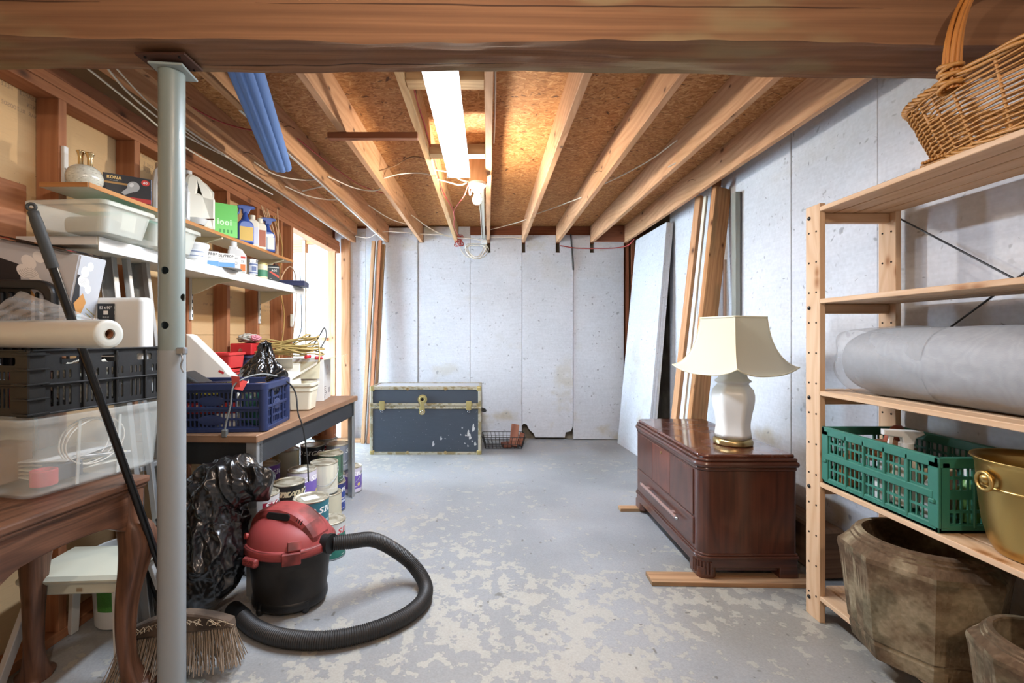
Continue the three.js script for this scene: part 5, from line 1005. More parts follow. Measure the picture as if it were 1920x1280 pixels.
{ // lower shelf
  const on = (name, label, cat, x, d, turn = 0, y = LY + 0.0005) => thing(name, label, cat, [x, y, d], turn, G2);
  let t = on('plastic_tote', 'frosted plastic tote sticking out at the near end of the lower shelf', 'tote', -1.448, 1.715, -0.08);
  part('tub', tub(0.285, 0.21, 0.115, { taper: 0.86, r: 0.025 }), frostDouble, t);
  part('paper_label', cbox(0.002, 0.06, 0.06, 0.0005, [0.127, 0.06, -0.01], [0, 0, -0.17]), M.offwhite, t);
  t = on('hardware_bag', 'grey bundle of hardware inside the nearest frosted tote', 'hardware', -1.42, 1.70, 0, LY + 0.009); part('bundle', T(new RoundedBoxGeometry(0.15, 0.06, 0.13, 3, 0.02), [0, 0.03, 0]), flat(0x9aa09c, 0.7), t);
  t = on('plastic_tote', 'frosted plastic tote beside the grey post on the lower shelf', 'tote', -1.455, 1.99, -0.02); part('tub', tub(0.27, 0.28, 0.115, { taper: 0.86, r: 0.025 }), frostDouble, t);
  t = on('teal_lid', 'teal plastic lid lying on the totes under the upper shelf', 'lid', -1.53, 1.965, 0, LY + 0.1165); part('lid', [slab(rrect(0.24, 0.28, 0.02), 0.012, 0, 0.004), slab(rrect(0.2, 0.24, 0.02), 0.012, 0.01, 0.004)], flat(0x2f8a72, 0.4), t);
  t = on('plastic_tub', 'small white tub with a pale blue label just beyond the grey post', 'tub', -1.452, 2.30); part('tub', lathe([[0, 0.002], [0.055, 0.002], [0.058, 0.006], [0.066, 0.082], [0.07, 0.084], [0.07, 0.096], [0.066, 0.1], [0, 0.1]], 32), M.white, t); part('label', new THREE.CylinderGeometry(0.0645, 0.0605, 0.045, 30, 1, true, -0.5, 1.8).translate(0, 0.042, 0), lab(128, 64, (c, w, h) => { c.fillStyle = '#d8dde2'; c.fillRect(0, 0, w, h); c.fillStyle = '#7a88a4'; c.fillRect(0, 10, w, 8); c.fillRect(0, 40, w, 6); }), t);
  const poly1 = lab(256, 192, (c, w, h) => { c.fillStyle = '#e2e2dc'; c.fillRect(0, 0, w, h); c.fillStyle = '#2a2c30'; c.font = 'bold 46px sans-serif'; c.fillText('POLYPROP', 6, 52); c.font = '18px sans-serif'; c.fillText('Paint & plaster', 40, 84); c.fillText('Cleaner', 80, 110); c.fillStyle = '#6aa0d6'; c.fillRect(0, 122, w, 70); });
  for (const [label, x, d] of [['small white and blue box standing closest to the white tub', -1.455, 2.43], ['small white and blue box overlapping the grey lid on the lower shelf', -1.408, 2.50]]) {
    const b = on('small_box', label, 'box', x, d, 0.55, LY + 0.006); part('carton', cbox(0.09, 0.078, 0.06, 0.001, [0, 0.039, 0]), flat(0xb9ab90, 0.7), b); part('front_print', new THREE.BoxGeometry(0.089, 0.077, 0.001).translate(0, 0.039, 0.0304), poly1, b);
  }
  t = on('round_plate', 'thin grey round plate under the small boxes on the lower shelf', 'plate', -1.415, 2.50); part('disc', lathe([[0, 0], [0.085, 0], [0.086, 0.002], [0.086, 0.005], [0, 0.005]], 40), flat(0x83807a, 0.5), t);
  t = on('bottle', 'white angular bottle with a printed label on the lower shelf', 'bottle', -1.43, 2.66, 0.5);
  part('bottle', ext(poly([[-0.045, 0], [0.045, 0], [0.047, 0.01], [0.047, 0.10], [0.025, 0.135], [0.005, 0.142], [0.005, 0.15], [-0.04, 0.15], [-0.047, 0.12], [-0.047, 0.01]]), 0.06, 0.01).translate(0, 0, -0.03), M.white, t);
  part('cap', cyl(0.017, 0.028, 20, [-0.018, 0.164, 0]), M.white, t);
  part('label', plate(0.075, 0.085, 0.002, [0.004, 0.055, 0.0305]), lab(256, 256, (c, w, h) => { c.fillStyle = '#e6e6e2'; c.fillRect(0, 0, w, h); c.fillStyle = '#3a3f48'; c.font = 'bold 36px sans-serif'; c.fillText('BERNZ', 10, 60); c.strokeStyle = '#3a3f48'; c.lineWidth = 4; for (const x of [40, 96]) { c.beginPath(); c.arc(x, 130, 22, 0, 7); c.stroke(); } c.font = 'bold 44px sans-serif'; c.fillText('75', 180, 110); c.fillStyle = '#d9763c'; c.fillRect(170, 140, 86, 116); c.fillStyle = '#c23a30'; c.fillRect(176, 6, 80, 34); }), t);
  t = on('metal_can', 'shiny silver can beside the white angular bottle', 'can', -1.437, 2.83, 0); part('can', lathe([[0, 0], [0.037, 0], [0.039, 0.003], [0.037, 0.006], [0.037, 0.102], [0.039, 0.106], [0.036, 0.108], [0, 0.104]], 32), flat(0xc2c4c4, 0.25, { metalness: 0.9 }), t); part('label', new THREE.CylinderGeometry(0.0376, 0.0376, 0.07, 30, 1, true, 0.2, 1.6).translate(0, 0.05, 0), lab(128, 128, (c, w, h) => { c.fillStyle = '#a9aeb6'; c.fillRect(0, 0, w, h); c.fillStyle = '#4a5a80'; c.fillRect(0, 10, w, 16); c.fillRect(30, 40, 60, 50); c.fillRect(0, 104, w, 12); }), t);
  t = on('metal_can', 'green and cream can in the middle of the cans on the lower shelf', 'can', -1.44, 2.97, 0.5); part('can', lathe([[0, 0], [0.033, 0], [0.035, 0.003], [0.033, 0.006], [0.033, 0.1], [0.035, 0.104], [0.02, 0.112], [0, 0.112]], 32), M.brassDull, t); part('label', new THREE.CylinderGeometry(0.0336, 0.0336, 0.088, 30, 1, true), lab(256, 128, (c, w, h) => { c.fillStyle = '#c9c2a0'; c.fillRect(0, 0, w, h); c.fillStyle = '#3a7a5c'; c.fillRect(0, 50, w, 60); c.fillStyle = '#e8e2c8'; c.font = 'bold 38px sans-serif'; for (const x of [10, 110]) c.fillText('RICH', x, 40); }), t).position.y = 0.052;
  t = on('metal_can', 'black rectangular tin with a red stripe on the lower shelf', 'tin', -1.433, 3.1, 0.55); part('tin', cbox(0.082, 0.112, 0.045, 0.006, [0, 0.056, 0]), flat(0x1f2422, 0.4), t); part('front_print', plate(0.076, 0.1, 0.001, [0, 0.055, 0.0228]), lab(192, 256, (c, w, h) => { c.fillStyle = '#232826'; c.fillRect(0, 0, w, h); c.fillStyle = '#cfcfc6'; c.fillRect(0, 20, w, 8); c.fillStyle = '#c2452c'; c.beginPath(); c.moveTo(40, 100); c.lineTo(w, 200); c.lineTo(w, 160); c.lineTo(70, 90); c.fill(); c.fillStyle = '#d8d6cc'; c.font = 'bold 44px sans-serif'; c.fillText('AOE', 76, 90); c.font = '16px sans-serif'; c.fillText('stain', 50, 220); }), t); part('spout', cyl(0.012, 0.014, 16, [0.02, 0.118, 0]), M.rust, t);
  t = on('navy_case', 'flat dark blue case at the far end of the lower shelf', 'case', -1.42, 3.37, 0.2); part('case', cbox(0.21, 0.036, 0.18, 0.003, [0, 0.018, 0]), flat(0x2d3354, 0.45), t); part('lid_seam', cbox(0.212, 0.002, 0.182, 0.0005, [0, 0.024, 0]), M.black, t);
}
{ const t = thing('light_switch', 'white light switch box on the last stud before the opening', 'switch', [XL + 0.004, 1.325, 3.985], PI / 2); part('plate', cbox(0.05, 0.105, 0.008, 0.002), M.offwhite, t); part('toggle', cbox(0.008, 0.018, 0.014, 0.002, [0, 0.004, 0.008], [0.4, 0, 0]), M.white, t); }

// ================= WORKBENCH =================
const BY = 0.745;
{
  const t = thing('workbench', 'long workbench with a brown laminate top and dark steel frame along the stud wall', 'workbench', [-1.322, 0, 2.825], -0.05);
  part('worktop', cbox(0.62, 0.036, 1.39, 0.004, [0, BY - 0.018, 0]), M.bench, t);
  part('front_apron', cbox(0.02, 0.105, 1.30, 0.003, [0.285, BY - 0.09, 0]), M.darkSteel, t);
  for (const s of [-1, 1]) part('end_apron', cbox(0.54, 0.105, 0.02, 0.003, [-0.01, BY - 0.09, s * 0.655]), flat(0x1b1d1f, 0.5), t);
  for (const sx of [-1, 1]) for (const sz of [-1, 1]) part('leg', [cbox(0.006, BY - 0.037, 0.05, 0.001, [sx * 0.292, (BY - 0.037) / 2, sz * 0.645]), cbox(0.05, BY - 0.037, 0.006, 0.001, [sx * 0.27, (BY - 0.037) / 2, sz * 0.668])], M.alu, t);
}
// dark blue crate of books on the near end of the bench
{
  const W = 0.5, L = 0.335, H = 0.225, t = thing('plastic_crate', 'navy blue slotted plastic crate on the near end of the workbench', 'crate', [-1.305, BY + 0.0008, 2.335], 0.085);
  const m = flat(0x202c50, 0.42), wall = (l, n, hand) => ext(slotWall(l - 0.02, H - 0.02, n, 4, { gx: 0.006, gy: 0.009, m: 0.018, top: 0.02, mid: 0.014, hand, round: 0.003 }), 0.005, 0, 2);
  for (const s of [-1, 1]) {
    const a = part('long_side', wall(W, 24, 0).translate(0, 0.004, s * (L / 2 - 0.012) - 0.0025), m, t);
    part('oval_panel', [0.055, 0.145].map((y) => T(new THREE.SphereGeometry(1, 24, 10), [0, y, s * (L / 2 - 0.012)], [0, 0, 0], [0.06, 0.026, 0.005])), m, a);
    const b = part('short_side', wall(L, 13, 0.08).rotateY(PI / 2).translate(s * (W / 2 - 0.012) - 0.0025, 0.004, 0), m, t);
    part('rib', [-0.075, 0.075].map((z) => cbox(0.01, H - 0.03, 0.012, 0.003, [s * (W / 2 - 0.007), H / 2, z])), m, b);
    part('emblem', T(new THREE.SphereGeometry(1, 24, 12), [s * (W / 2 - 0.01), 0.11, 0], [0, 0, 0], [0.006, 0.028, 0.045]), m, b);
  }
  for (const a of [-1, 1]) for (const b of [-1, 1]) part('corner_post', cyl(0.022, H - 0.01, 14, [a * (W / 2 - 0.018), H / 2, b * (L / 2 - 0.018)]), m, t);
  const rim = rrect(W + 0.012, L + 0.012, 0.03); rim.holes.push(rrect(W - 0.03, L - 0.03, 0.02, 0, 0, new THREE.Path()));
  part('rim', slab(rim, 0.034, H - 0.03, 0.005), m, t);
  const mid = rrect(W - 0.006, L - 0.006, 0.02); mid.holes.push(rrect(W - 0.03, L - 0.03, 0.02, 0, 0, new THREE.Path())); part('mid_band', slab(mid, 0.014, 0.105, 0.003), m, t);
  part('floor_tray', slab(rrect(W, L, 0.025), 0.02, 0, 0.003), m, t);
}
{
  const G = 'things in the navy crate', on = (name, label, cat, x, d, turn = 0, y = BY + 0.022) => thing(name, label, cat, [x, y, d], turn, G);
  const cover = (bg, band, txt) => lab(512, 256, (c, w, h) => { c.fillStyle = bg; c.fillRect(0, 0, w, h); c.fillStyle = band; c.fillRect(0, h * 0.45, w, h * 0.25); c.fillStyle = '#d8c545'; c.font = 'bold 56px sans-serif'; c.fillText(txt, 20, 70); c.fillStyle = '#e3d9c0'; c.font = 'bold 40px sans-serif'; for (let i = 0; i < 9; i++) c.fillText('BGREPSO'[i % 7], 20 + i * 54, 158); c.fillStyle = '#cfcfc6'; c.fillRect(w * 0.72, h * 0.7, w * 0.28, h * 0.3); });
  let t = on('manual_book', 'black and red book with yellow lettering standing in the navy crate', 'book', -1.36, 2.205, 0.085); part('pages', cbox(0.33, 0.205, 0.02, 0.002, [0, 0.103, 0]), M.offwhite, t); part('cover', plate(0.334, 0.21, 0.003, [0, 0.105, 0.012]), cover('#1c1c22', '#b3302c', 'SAME TO NEW'), t);
  t = on('manual_book', 'book with a dark cover tilted up out of the navy crate', 'book', -1.33, 2.30, 0.15, BY + 0.175); t.rotation.x = 0.35; part('pages', cbox(0.24, 0.014, 0.16, 0.001, [0, 0.012, 0]), M.offwhite, t); part('cover', plate(0.245, 0.003, 0.163, [0, 0.021, 0]), cover('#22243a', '#22243a', 'MAR TO SMS'), t);
  t = on('bottle', 'green bottle deep in the navy crate', 'bottle', -1.12, 2.28); part('bottle', lathe([[0, 0], [0.033, 0], [0.035, 0.005], [0.035, 0.1], [0.014, 0.135], [0.013, 0.16], [0, 0.16]], 24), flat(0x1f5a48, 0.3), t);
  t = on('metal_can', 'dark green can beside the green bottle in the navy crate', 'can', -1.19, 2.33); part('can', lathe([[0, 0], [0.033, 0], [0.034, 0.003], [0.034, 0.11], [0.02, 0.125], [0.02, 0.14], [0, 0.14]], 24), flat(0x274838, 0.4), t);
  t = on('white_box', 'white box at the back of the navy crate', 'box', -1.22, 2.42, 0.1); part('carton', cbox(0.14, 0.15, 0.06, 0.002, [0, 0.075, 0]), M.offwhite, t);
  t = on('wood_sanding_block', 'tan wooden block lying across the top of the navy crate', 'block', -1.155, 2.36, -0.25, BY + 0.193); part('block', [cbox(0.17, 0.018, 0.075, 0.005, [0, 0.012, 0], [0, 0, 0.1])], wood(tRough), t);
  t = on('tool_case', 'dark grey tool case tilted out of the navy crate beside the post', 'tool case', -1.47, 2.36, 0.2, BY + 0.13); t.rotation.z = -0.6; part('case', T(new RoundedBoxGeometry(0.24, 0.075, 0.15, 3, 0.015), [0, 0.06, 0]), flat(0x2c2e30, 0.4), t); part('red_grip', T(new RoundedBoxGeometry(0.1, 0.06, 0.05, 3, 0.015), [-0.06, 0.0, 0.05]), M.red, t);
  t = on('torch', 'black torch head lying on the corner of the navy crate', 'torch', -1.075, 2.35, 0.7, BY + 0.232); part('barrel', lathe([[0, -0.045], [0.013, -0.045], [0.013, 0.0], [0.021, 0.02], [0.022, 0.045], [0.018, 0.05], [0, 0.046]], 24).rotateZ(-1.1).translate(0, 0.018, 0), M.blackShiny, t);
  t = on('paper_tag', 'folded red warning tag on the grey cord', 'tag', -1.165, 2.155, -0.2, BY + 0.215); part('front', cbox(0.042, 0.055, 0.001, 0.0003, [0, 0.025, 0], [0.25, 0, -0.1]), flat(0xd4574e, 0.6), t); part('back', cbox(0.042, 0.05, 0.001, 0.0003, [0.018, 0.008, -0.012], [-0.6, 0.2, -0.1]), flat(0xc94a44, 0.6), t);
  const g = single('power_cord', 'grey power cord looping over the navy crate, its plug hanging in front', 'cord', tube([V(-1.06, 0.995, 2.34), V(-1.10, 1.01, 2.27), V(-1.145, 0.995, 2.18), V(-1.17, 0.965, 2.146), V(-1.178, 0.88, 2.136), V(-1.195, 0.80, 2.13), V(-1.2, 0.765, 2.128)], 0.0042, 70, 8), flat(0x6d706e, 0.5));
  part('plug', [T(new RoundedBoxGeometry(0.024, 0.036, 0.02, 3, 0.005), [-1.2, 0.752, -2.128])], flat(0x5d605e, 0.5), g); part('prongs', [-0.006, 0.006].map((x) => cbox(0.002, 0.022, 0.006, 0.0005, [-1.2 + x, 0.724, -2.128])), M.brass, g);
}
// things behind the crate
{
  const G = 'things on the workbench', on = (name, label, cat, x, d, turn = 0, y = BY + 0.0008) => thing(name, label, cat, [x, y, d], turn, G);
  let t = on('foam_packing', 'white foam packing block with a sloping edge beside the post', 'packing block', -1.50, 2.62, 0.15);
  part('block', ext(poly([[-0.16, 0], [0.17, 0], [0.17, 0.11], [0.12, 0.2], [0.05, 0.245], [0.03, 0.275], [-0.14, 0.452], [-0.16, 0.46]]), 0.09, 0.006).translate(0, 0, -0.045), flat(0xdcd9cf, 0.85), t);
  part('inner_step', ext(rrect(0.1, 0.12, 0.02, 0.11, 0.11), 0.05, 0.008).translate(0, 0, 0.03), flat(0xdcd9cf, 0.85), t);
  part('red_mark', cbox(0.03, 0.012, 0.001, 0.0003, [0.02, 0.25, 0.0455], [0, 0, -0.5]), M.red, t);
  t = on('red_bin', 'red plastic bin against the wall behind the foam packing', 'bin', -1.585, 2.84, 0); for (const [y, h] of [[0, 0.25], [0.25, 0.1]]) part('bin', tub(0.125, 0.17, h, { taper: 0.9, r: 0.015, lip: 0.006 }).translate(0, y, 0), flat(0xc53a3c, 0.45), t);
  t = on('navy_box', 'dark blue plastic box against the studs under the red tool box', 'box', -1.59, 3.06, 0); part('tub', tub(0.15, 0.22, 0.325, { taper: 0.94, r: 0.02 }), flat(0x27304c, 0.5), t);
  t = on('tool_box', 'red metal tool box on top of the dark blue box', 'tool box', -1.585, 3.09, 0, BY + 0.3265); part('box', T(new RoundedBoxGeometry(0.14, 0.075, 0.2, 2, 0.008), [0, 0.038, 0]), M.red, t); part('latch', cyl(0.012, 0.008, 14, [0.0, 0.03, 0.101], [PI / 2, 0, 0]), M.chrome, t);
  t = on('cloth', 'grey and pink cloth crumpled on the red tool box', 'cloth', -1.575, 3.08, 0.2, BY + 0.403);
  const crumple = (a, b, c, s, amp = 0.3, f = 3) => { const g = new THREE.SphereGeometry(1, 56, 40), p = g.attributes.position, nz = new ImprovedNoise(); for (let i = 0; i < p.count; i++) { const x = p.getX(i), y = p.getY(i), z = p.getZ(i), n = 1 + amp * nz.noise(x * f + s, y * f, z * f) - amp * 0.7 * Math.abs(nz.noise(x * f * 2.6, y * f * 2.6 + s, z * f * 2.6)) + amp * 0.25 * nz.noise(x * f * 6, y * f * 6, z * f * 6 + s); p.setXYZ(i, x * a * n, Math.max(0, b + y * b * n), z * c * n); } g.computeVertexNormals(); return g; };
  part('cloth', crumple(0.07, 0.03, 0.08, 3), flat(0xb4b2a8, 0.9), t); part('pink_corner', crumple(0.035, 0.02, 0.035, 5).translate(0.05, 0.012, 0.05), flat(0xd08a98, 0.8), t);
  t = on('wood_dowel', 'thin wooden dowel leaning on the studs behind the black bag', 'dowel', -1.5, 3.2); part('dowel', tube([new THREE.Vector3(0.09, 0.0, 0.12), new THREE.Vector3(-0.14, 0.45, 0.02)], 0.006, 1, 8), M.rough, t);
  // black bag bunched to a point, behind the crate
  t = on('plastic_bag', 'bunched shiny black plastic bag with a pointed top on the workbench', 'bag', -1.335, 2.70);
  { const nz = new ImprovedNoise(), N = 120, R = 100, pos = [], idx = [];
    for (let j = 0; j <= R; j++) for (let i = 0; i <= N; i++) { const v = j / R, a = (i / N) * 2 * PI, r0 = 0.165 * Math.pow(sin(Math.min(1, v * 1.35 + 0.12) * PI / 2 + (v > 0.65 ? (v - 0.65) * 2.6 : 0)), 0.8) * (1 - 0.9 * ss(0.25, 1.0, v)), fold = 0.018 * Math.abs(nz.noise(cos(a) * 3.2, v * 2.5, sin(a) * 3.2)) + 0.022 * nz.noise(cos(a) * 5, v * 7, sin(a) * 5) + 0.008 * nz.noise(cos(a) * 14, v * 22, sin(a) * 14), r = Math.max(0.002, (r0 + fold * (v < 0.97 ? 1 : 0))) * (1 - ss(0.97, 1, v) * 0.9); pos.push(r * cos(a) * 1.05 + 0.05 * v, v * 0.425 + 0.006 * nz.noise(a * 3, v * 9, 2) * (v > 0.02 ? 1 : 0), r * sin(a) * 0.8); }
    for (let j = 0; j < R; j++) for (let i = 0; i < N; i++) { const a = j * (N + 1) + i, b = a + 1, c = a + N + 1, d = c + 1; idx.push(a, c, b, b, c, d); }
    const g = new THREE.BufferGeometry(); g.setAttribute('position', new THREE.Float32BufferAttribute(pos, 3)); g.setIndex(idx); g.computeVertexNormals();
    part('film', g, phy({ color: 0x0d0e0f, roughness: 0.2, clearcoat: 1, clearcoatRoughness: 0.08, side: THREE.DoubleSide }), t);
    part('brown_wrapping', T(crumple(0.05, 0.07, 0.06, 9), [-0.15, 0.1, 0.03], [0, 0, -0.5]), flat(0x3a241a, 0.5), t); }
  // white open carton
  const carton = (label, x, d, turn, w, h, l, m, flaps, inside = M.cream) => { const c = on('carton', label, 'carton', x, d, turn); const th = 0.003; for (const s of [-1, 1]) { part('side', cbox(th, h, l, 0.0005, [s * w / 2, h / 2, 0]), m, c); part('end', cbox(w, h, th, 0.0005, [0, h / 2, s * l / 2]), m, c); } part('bottom', cbox(w, th, l, 0.0005, [0, th / 2, 0]), m, c); for (const [p, r, sz] of flaps) part('flap', T(cbox(...sz, 0.0005), p, r), inside, c); return c; };
  carton('white open carton with tilted flaps behind the navy crate', -1.29, 2.93, 0.35, 0.20, 0.27, 0.2, flat(0xd6d2c4, 0.7), [[[0.135, 0.235, 0.05], [0, 0, -1.0], [0.004, 0.16, 0.2]], [[-0.03, 0.285, 0.14], [0.9, 0, 0], [0.19, 0.1, 0.004]], [[0.04, 0.18, 0.15], [-0.5, 0.3, 0.1], [0.15, 0.12, 0.004]]], flat(0xdad6c8, 0.7));
  const cv = carton('white carton with a printed emblem and open flaps at the far bench end', -1.30, 3.315, 0.14, 0.30, 0.29, 0.25, flat(0xd9d9d4, 0.6), [[[0.21, 0.296, 0.0], [0, 0, -1.35], [0.003, 0.13, 0.25]], [[-0.01, 0.225, 0.137], [-0.25, 0, 0], [0.28, 0.14, 0.003]]], flat(0xc9c3a6, 0.7));
  part('side_print', new THREE.BoxGeometry(0.0012, 0.286, 0.246).translate(0.1522, 0.145, 0), lab(384, 448, (c, w, h) => { c.fillStyle = '#d3d4d3'; c.fillRect(0, 0, w, h); c.strokeStyle = '#bfc1c3'; c.lineWidth = 10; c.beginPath(); c.moveTo(40, 60); c.lineTo(w / 2, 250); c.lineTo(w - 40, 60); c.stroke(); c.strokeStyle = '#8a4a58'; c.lineWidth = 7; c.beginPath(); c.moveTo(w / 2 - 20, 70); c.lineTo(w / 2, 110); c.lineTo(w / 2 + 20, 70); c.stroke(); c.fillStyle = '#9a9c9e'; c.font = '24px sans-serif'; c.fillText('VINARD', w / 2 - 45, 175); c.fillStyle = '#6a6c70'; for (let i = 0; i < 5; i++) c.fillRect(30, 300 + i * 22, rr(50, 120), 8); c.fillRect(120, 360, 26, 26); c.fillRect(40, 400, 26, 26); for (let i = 0; i < 16; i++) c.fillRect(250 + i * 6, 330, i % 3 ? 3 : 5, 60); }), cv);
  t = on('planter_box', 'cream plastic planter box beside the navy crate', 'planter box', -1.138, 2.865, 0.1); part('tub', tub(0.15, 0.16, 0.165, { taper: 0.84, r: 0.018, lip: 0.008 }), flat(0xd8d3bd, 0.5), t); part('band', (() => { const s = rrect(0.151, 0.161, 0.018); s.holes.push(rrect(0.135, 0.145, 0.016, 0, 0, new THREE.Path())); return slab(s, 0.02, 0.115, 0.003); })(), flat(0xd8d3bd, 0.5), t);
  // coil of yellow extension cord on the cartons
  t = on('extension_cord', 'tangled coil of yellow extension cord on top of the cartons', 'cord', -1.33, 3.13, 0, BY + 0.295);
  const yel = flat(0xa8935a, 0.5);
  for (let k = 0; k < 11; k++) { const pts = [], rx = rr(0.11, 0.23), rz = rr(0.07, 0.13), cx = rr(-0.07, 0.08), tilt = rr(-0.12, 0.12); for (let i = 0; i < 14; i++) { const a = (i / 14) * 2 * PI; pts.push(new THREE.Vector3(cx + rx * cos(a) + rr(-0.012, 0.012), 0.03 + k * 0.008 + tilt * cos(a) * 0.4 + rr(0, 0.012), rz * sin(a) + rr(-0.01, 0.01))); } part('loop', tube(pts, 0.0058, 70, 6, true), yel, t); }
  part('loose_end', tube([new THREE.Vector3(0.13, 0.09, 0.05), new THREE.Vector3(0.2, 0.13, 0.06), new THREE.Vector3(0.23, 0.05, 0.08), new THREE.Vector3(0.24, -0.01, 0.12)], 0.0048, 30, 6), yel, t);
  part('arched_loop', tube([new THREE.Vector3(0.12, 0.05, -0.04), new THREE.Vector3(0.19, 0.17, -0.05), new THREE.Vector3(0.215, 0.21, -0.05), new THREE.Vector3(0.235, 0.15, -0.03), new THREE.Vector3(0.2, 0.05, 0.02)], 0.0048, 30, 6), flat(0x55524a, 0.5), t);
  part('connector', [cyl(0.011, 0.045, 14, [0.16, 0.02, 0.1], [PI / 2, 0.3, 0.3]), cyl(0.011, 0.045, 14, [0.22, 0.01, 0.07], [PI / 2, 0, 0.9])], M.red, t);
  single('black_cord', 'black cord dropping from the workbench edge onto the paint cans', 'cord', tube([V(-1.15, 0.94, 2.44), V(-1.07, 0.965, 2.44), V(-1.035, 0.90, 2.5), V(-1.012, 0.78, 2.49), V(-0.992, 0.71, 2.5), V(-0.975, 0.52, 2.52), V(-0.985, 0.40, 2.56)], 0.0042, 60, 8), M.cableBlack);
  single('wall_cable', 'tan cable hanging down the last studs beside the shelf ends', 'cable', tube([V(-1.655, 2.12, 3.62), V(-1.64, 1.9, 3.72), V(-1.655, 1.62, 3.70), V(-1.65, 1.35, 3.78), V(-1.66, 1.05, 3.72), V(-1.64, 0.95, 3.6)], 0.006, 60, 7), flat(0xb08c50, 0.5));
  single('wall_cable', 'dark cable hanging from the header past the shelf into the cord coil', 'cable', tube([V(-1.62, 1.75, 4.02), V(-1.60, 1.5, 4.0), V(-1.56, 1.25, 3.9), V(-1.47, 1.12, 3.5), V(-1.33, 1.15, 3.2)], 0.004, 60, 6), M.cableBlack);
  single('cane_loop', 'thin cane bent into an arch at the far end of the shelves', 'cane', tube([V(-1.56, 1.555, 3.47), V(-1.565, 1.68, 3.58), V(-1.56, 1.74, 3.68), V(-1.565, 1.69, 3.79), V(-1.585, 1.52, 3.86), V(-1.62, 1.2, 3.88), V(-1.64, 0.95, 3.88)], 0.005, 60, 7), M.pine);
}

// ================= PAINT CANS =================
const canBand = (bg, band, txt, opt = {}) => lab(512, 256, (c, w, h) => {
  c.fillStyle = bg; c.fillRect(0, 0, w, h);
  if (band) { c.fillStyle = band; c.fillRect(0, h * (opt.b0 ?? 0.3), w, h * (opt.bh ?? 0.7)); }
  if (opt.stripe) { c.fillStyle = opt.stripe; c.fillRect(0, h * 0.62, w, h * 0.08); }
  for (const x of [0.0, 0.28, 0.56, 0.84]) { c.fillStyle = opt.ink || '#eeeeea'; c.font = 'italic bold 58px sans-serif'; c.fillText(txt, x * w, h * 0.32); c.font = 'bold 22px sans-serif'; c.fillText(opt.sub || '', x * w + 14, h * 0.58); if (opt.dot) { c.fillStyle = opt.dot; c.beginPath(); c.arc(x * w + 60, h * 0.68, 15, 0, 7); c.fill(); } }
  c.fillStyle = '#d8d8d2'; for (let i = 0; i < 10; i++) c.fillRect(rnd() * w, h * rr(0.72, 0.95), rr(20, 60), 4);
  if (opt.drip) for (let i = 0; i < 26; i++) { c.fillStyle = opt.drip; c.globalAlpha = rr(0.4, 0.9); c.fillRect(rnd() * w, 0, rr(4, 26), h * rr(0.15, 0.9)); }
});
const canLid = std({ map: dtex(256, 256, 0.2, 0.2, (u, v) => { const n = fbm(u, v, 5, 5, 5, 991); return mixc(hex(0xb9b5a4), hex(0x8f8874), ss(0.4, 0.68, n)); }), roughness: 0.45, metalness: 0.35 });
const paintCan = (label, x, d, y, m, { r = 0.084, h = 0.195, turn = 0, lid = canLid, paper = false, bail = 0, name = 'paint_can' } = {}) => {
  const t = thing(name, label, 'paint can', [x, y + 0.0006, d], turn, 'paint cans beside the workbench');
  part('body', new THREE.CylinderGeometry(r, r, h - 0.012, 40, 1, true, PI).translate(0, h / 2, 0), m, t);
  part('base_rim', lathe([[0, 0.002], [r - 0.004, 0.002], [r - 0.002, 0], [r + 0.002, 0.003], [r + 0.001, 0.008]], 40), M.steel, t);
  part('lid', uvBox(lathe([[r + 0.0005, h - 0.008], [r + 0.0025, h - 0.004], [r + 0.001, h], [r - 0.006, h], [r - 0.009, h - 0.007], [r - 0.014, h - 0.007], [r - 0.017, h - 0.002], [r - 0.022, h - 0.004], [0, h - 0.004]], 40), 0), lid, t);
  if (paper) part('paper_note', cbox(0.075, 0.001, 0.06, 0.0003, [-0.005, h - 0.003, 0.005], [0, 0.35, 0]), M.white, t);
  if (bail) {
    const b = part('bail', tube(Array.from({ length: 11 }, (_, i) => { const a = (i / 10) * PI; return new THREE.Vector3((r + 0.004) * cos(a), h * 0.78 - 0.085 * sin(a), (r * 0.45 + 0.05) * sin(a) + 0.01); }), 0.0018, 30, 6), M.steel, t);
    part('ear', [-1, 1].map((s) => T(new THREE.SphereGeometry(0.012, 12, 8), [s * r, h * 0.78, 0.01], [0, 0, 0], [0.5, 1, 1])), M.steel, b);
  }
  return t;
};
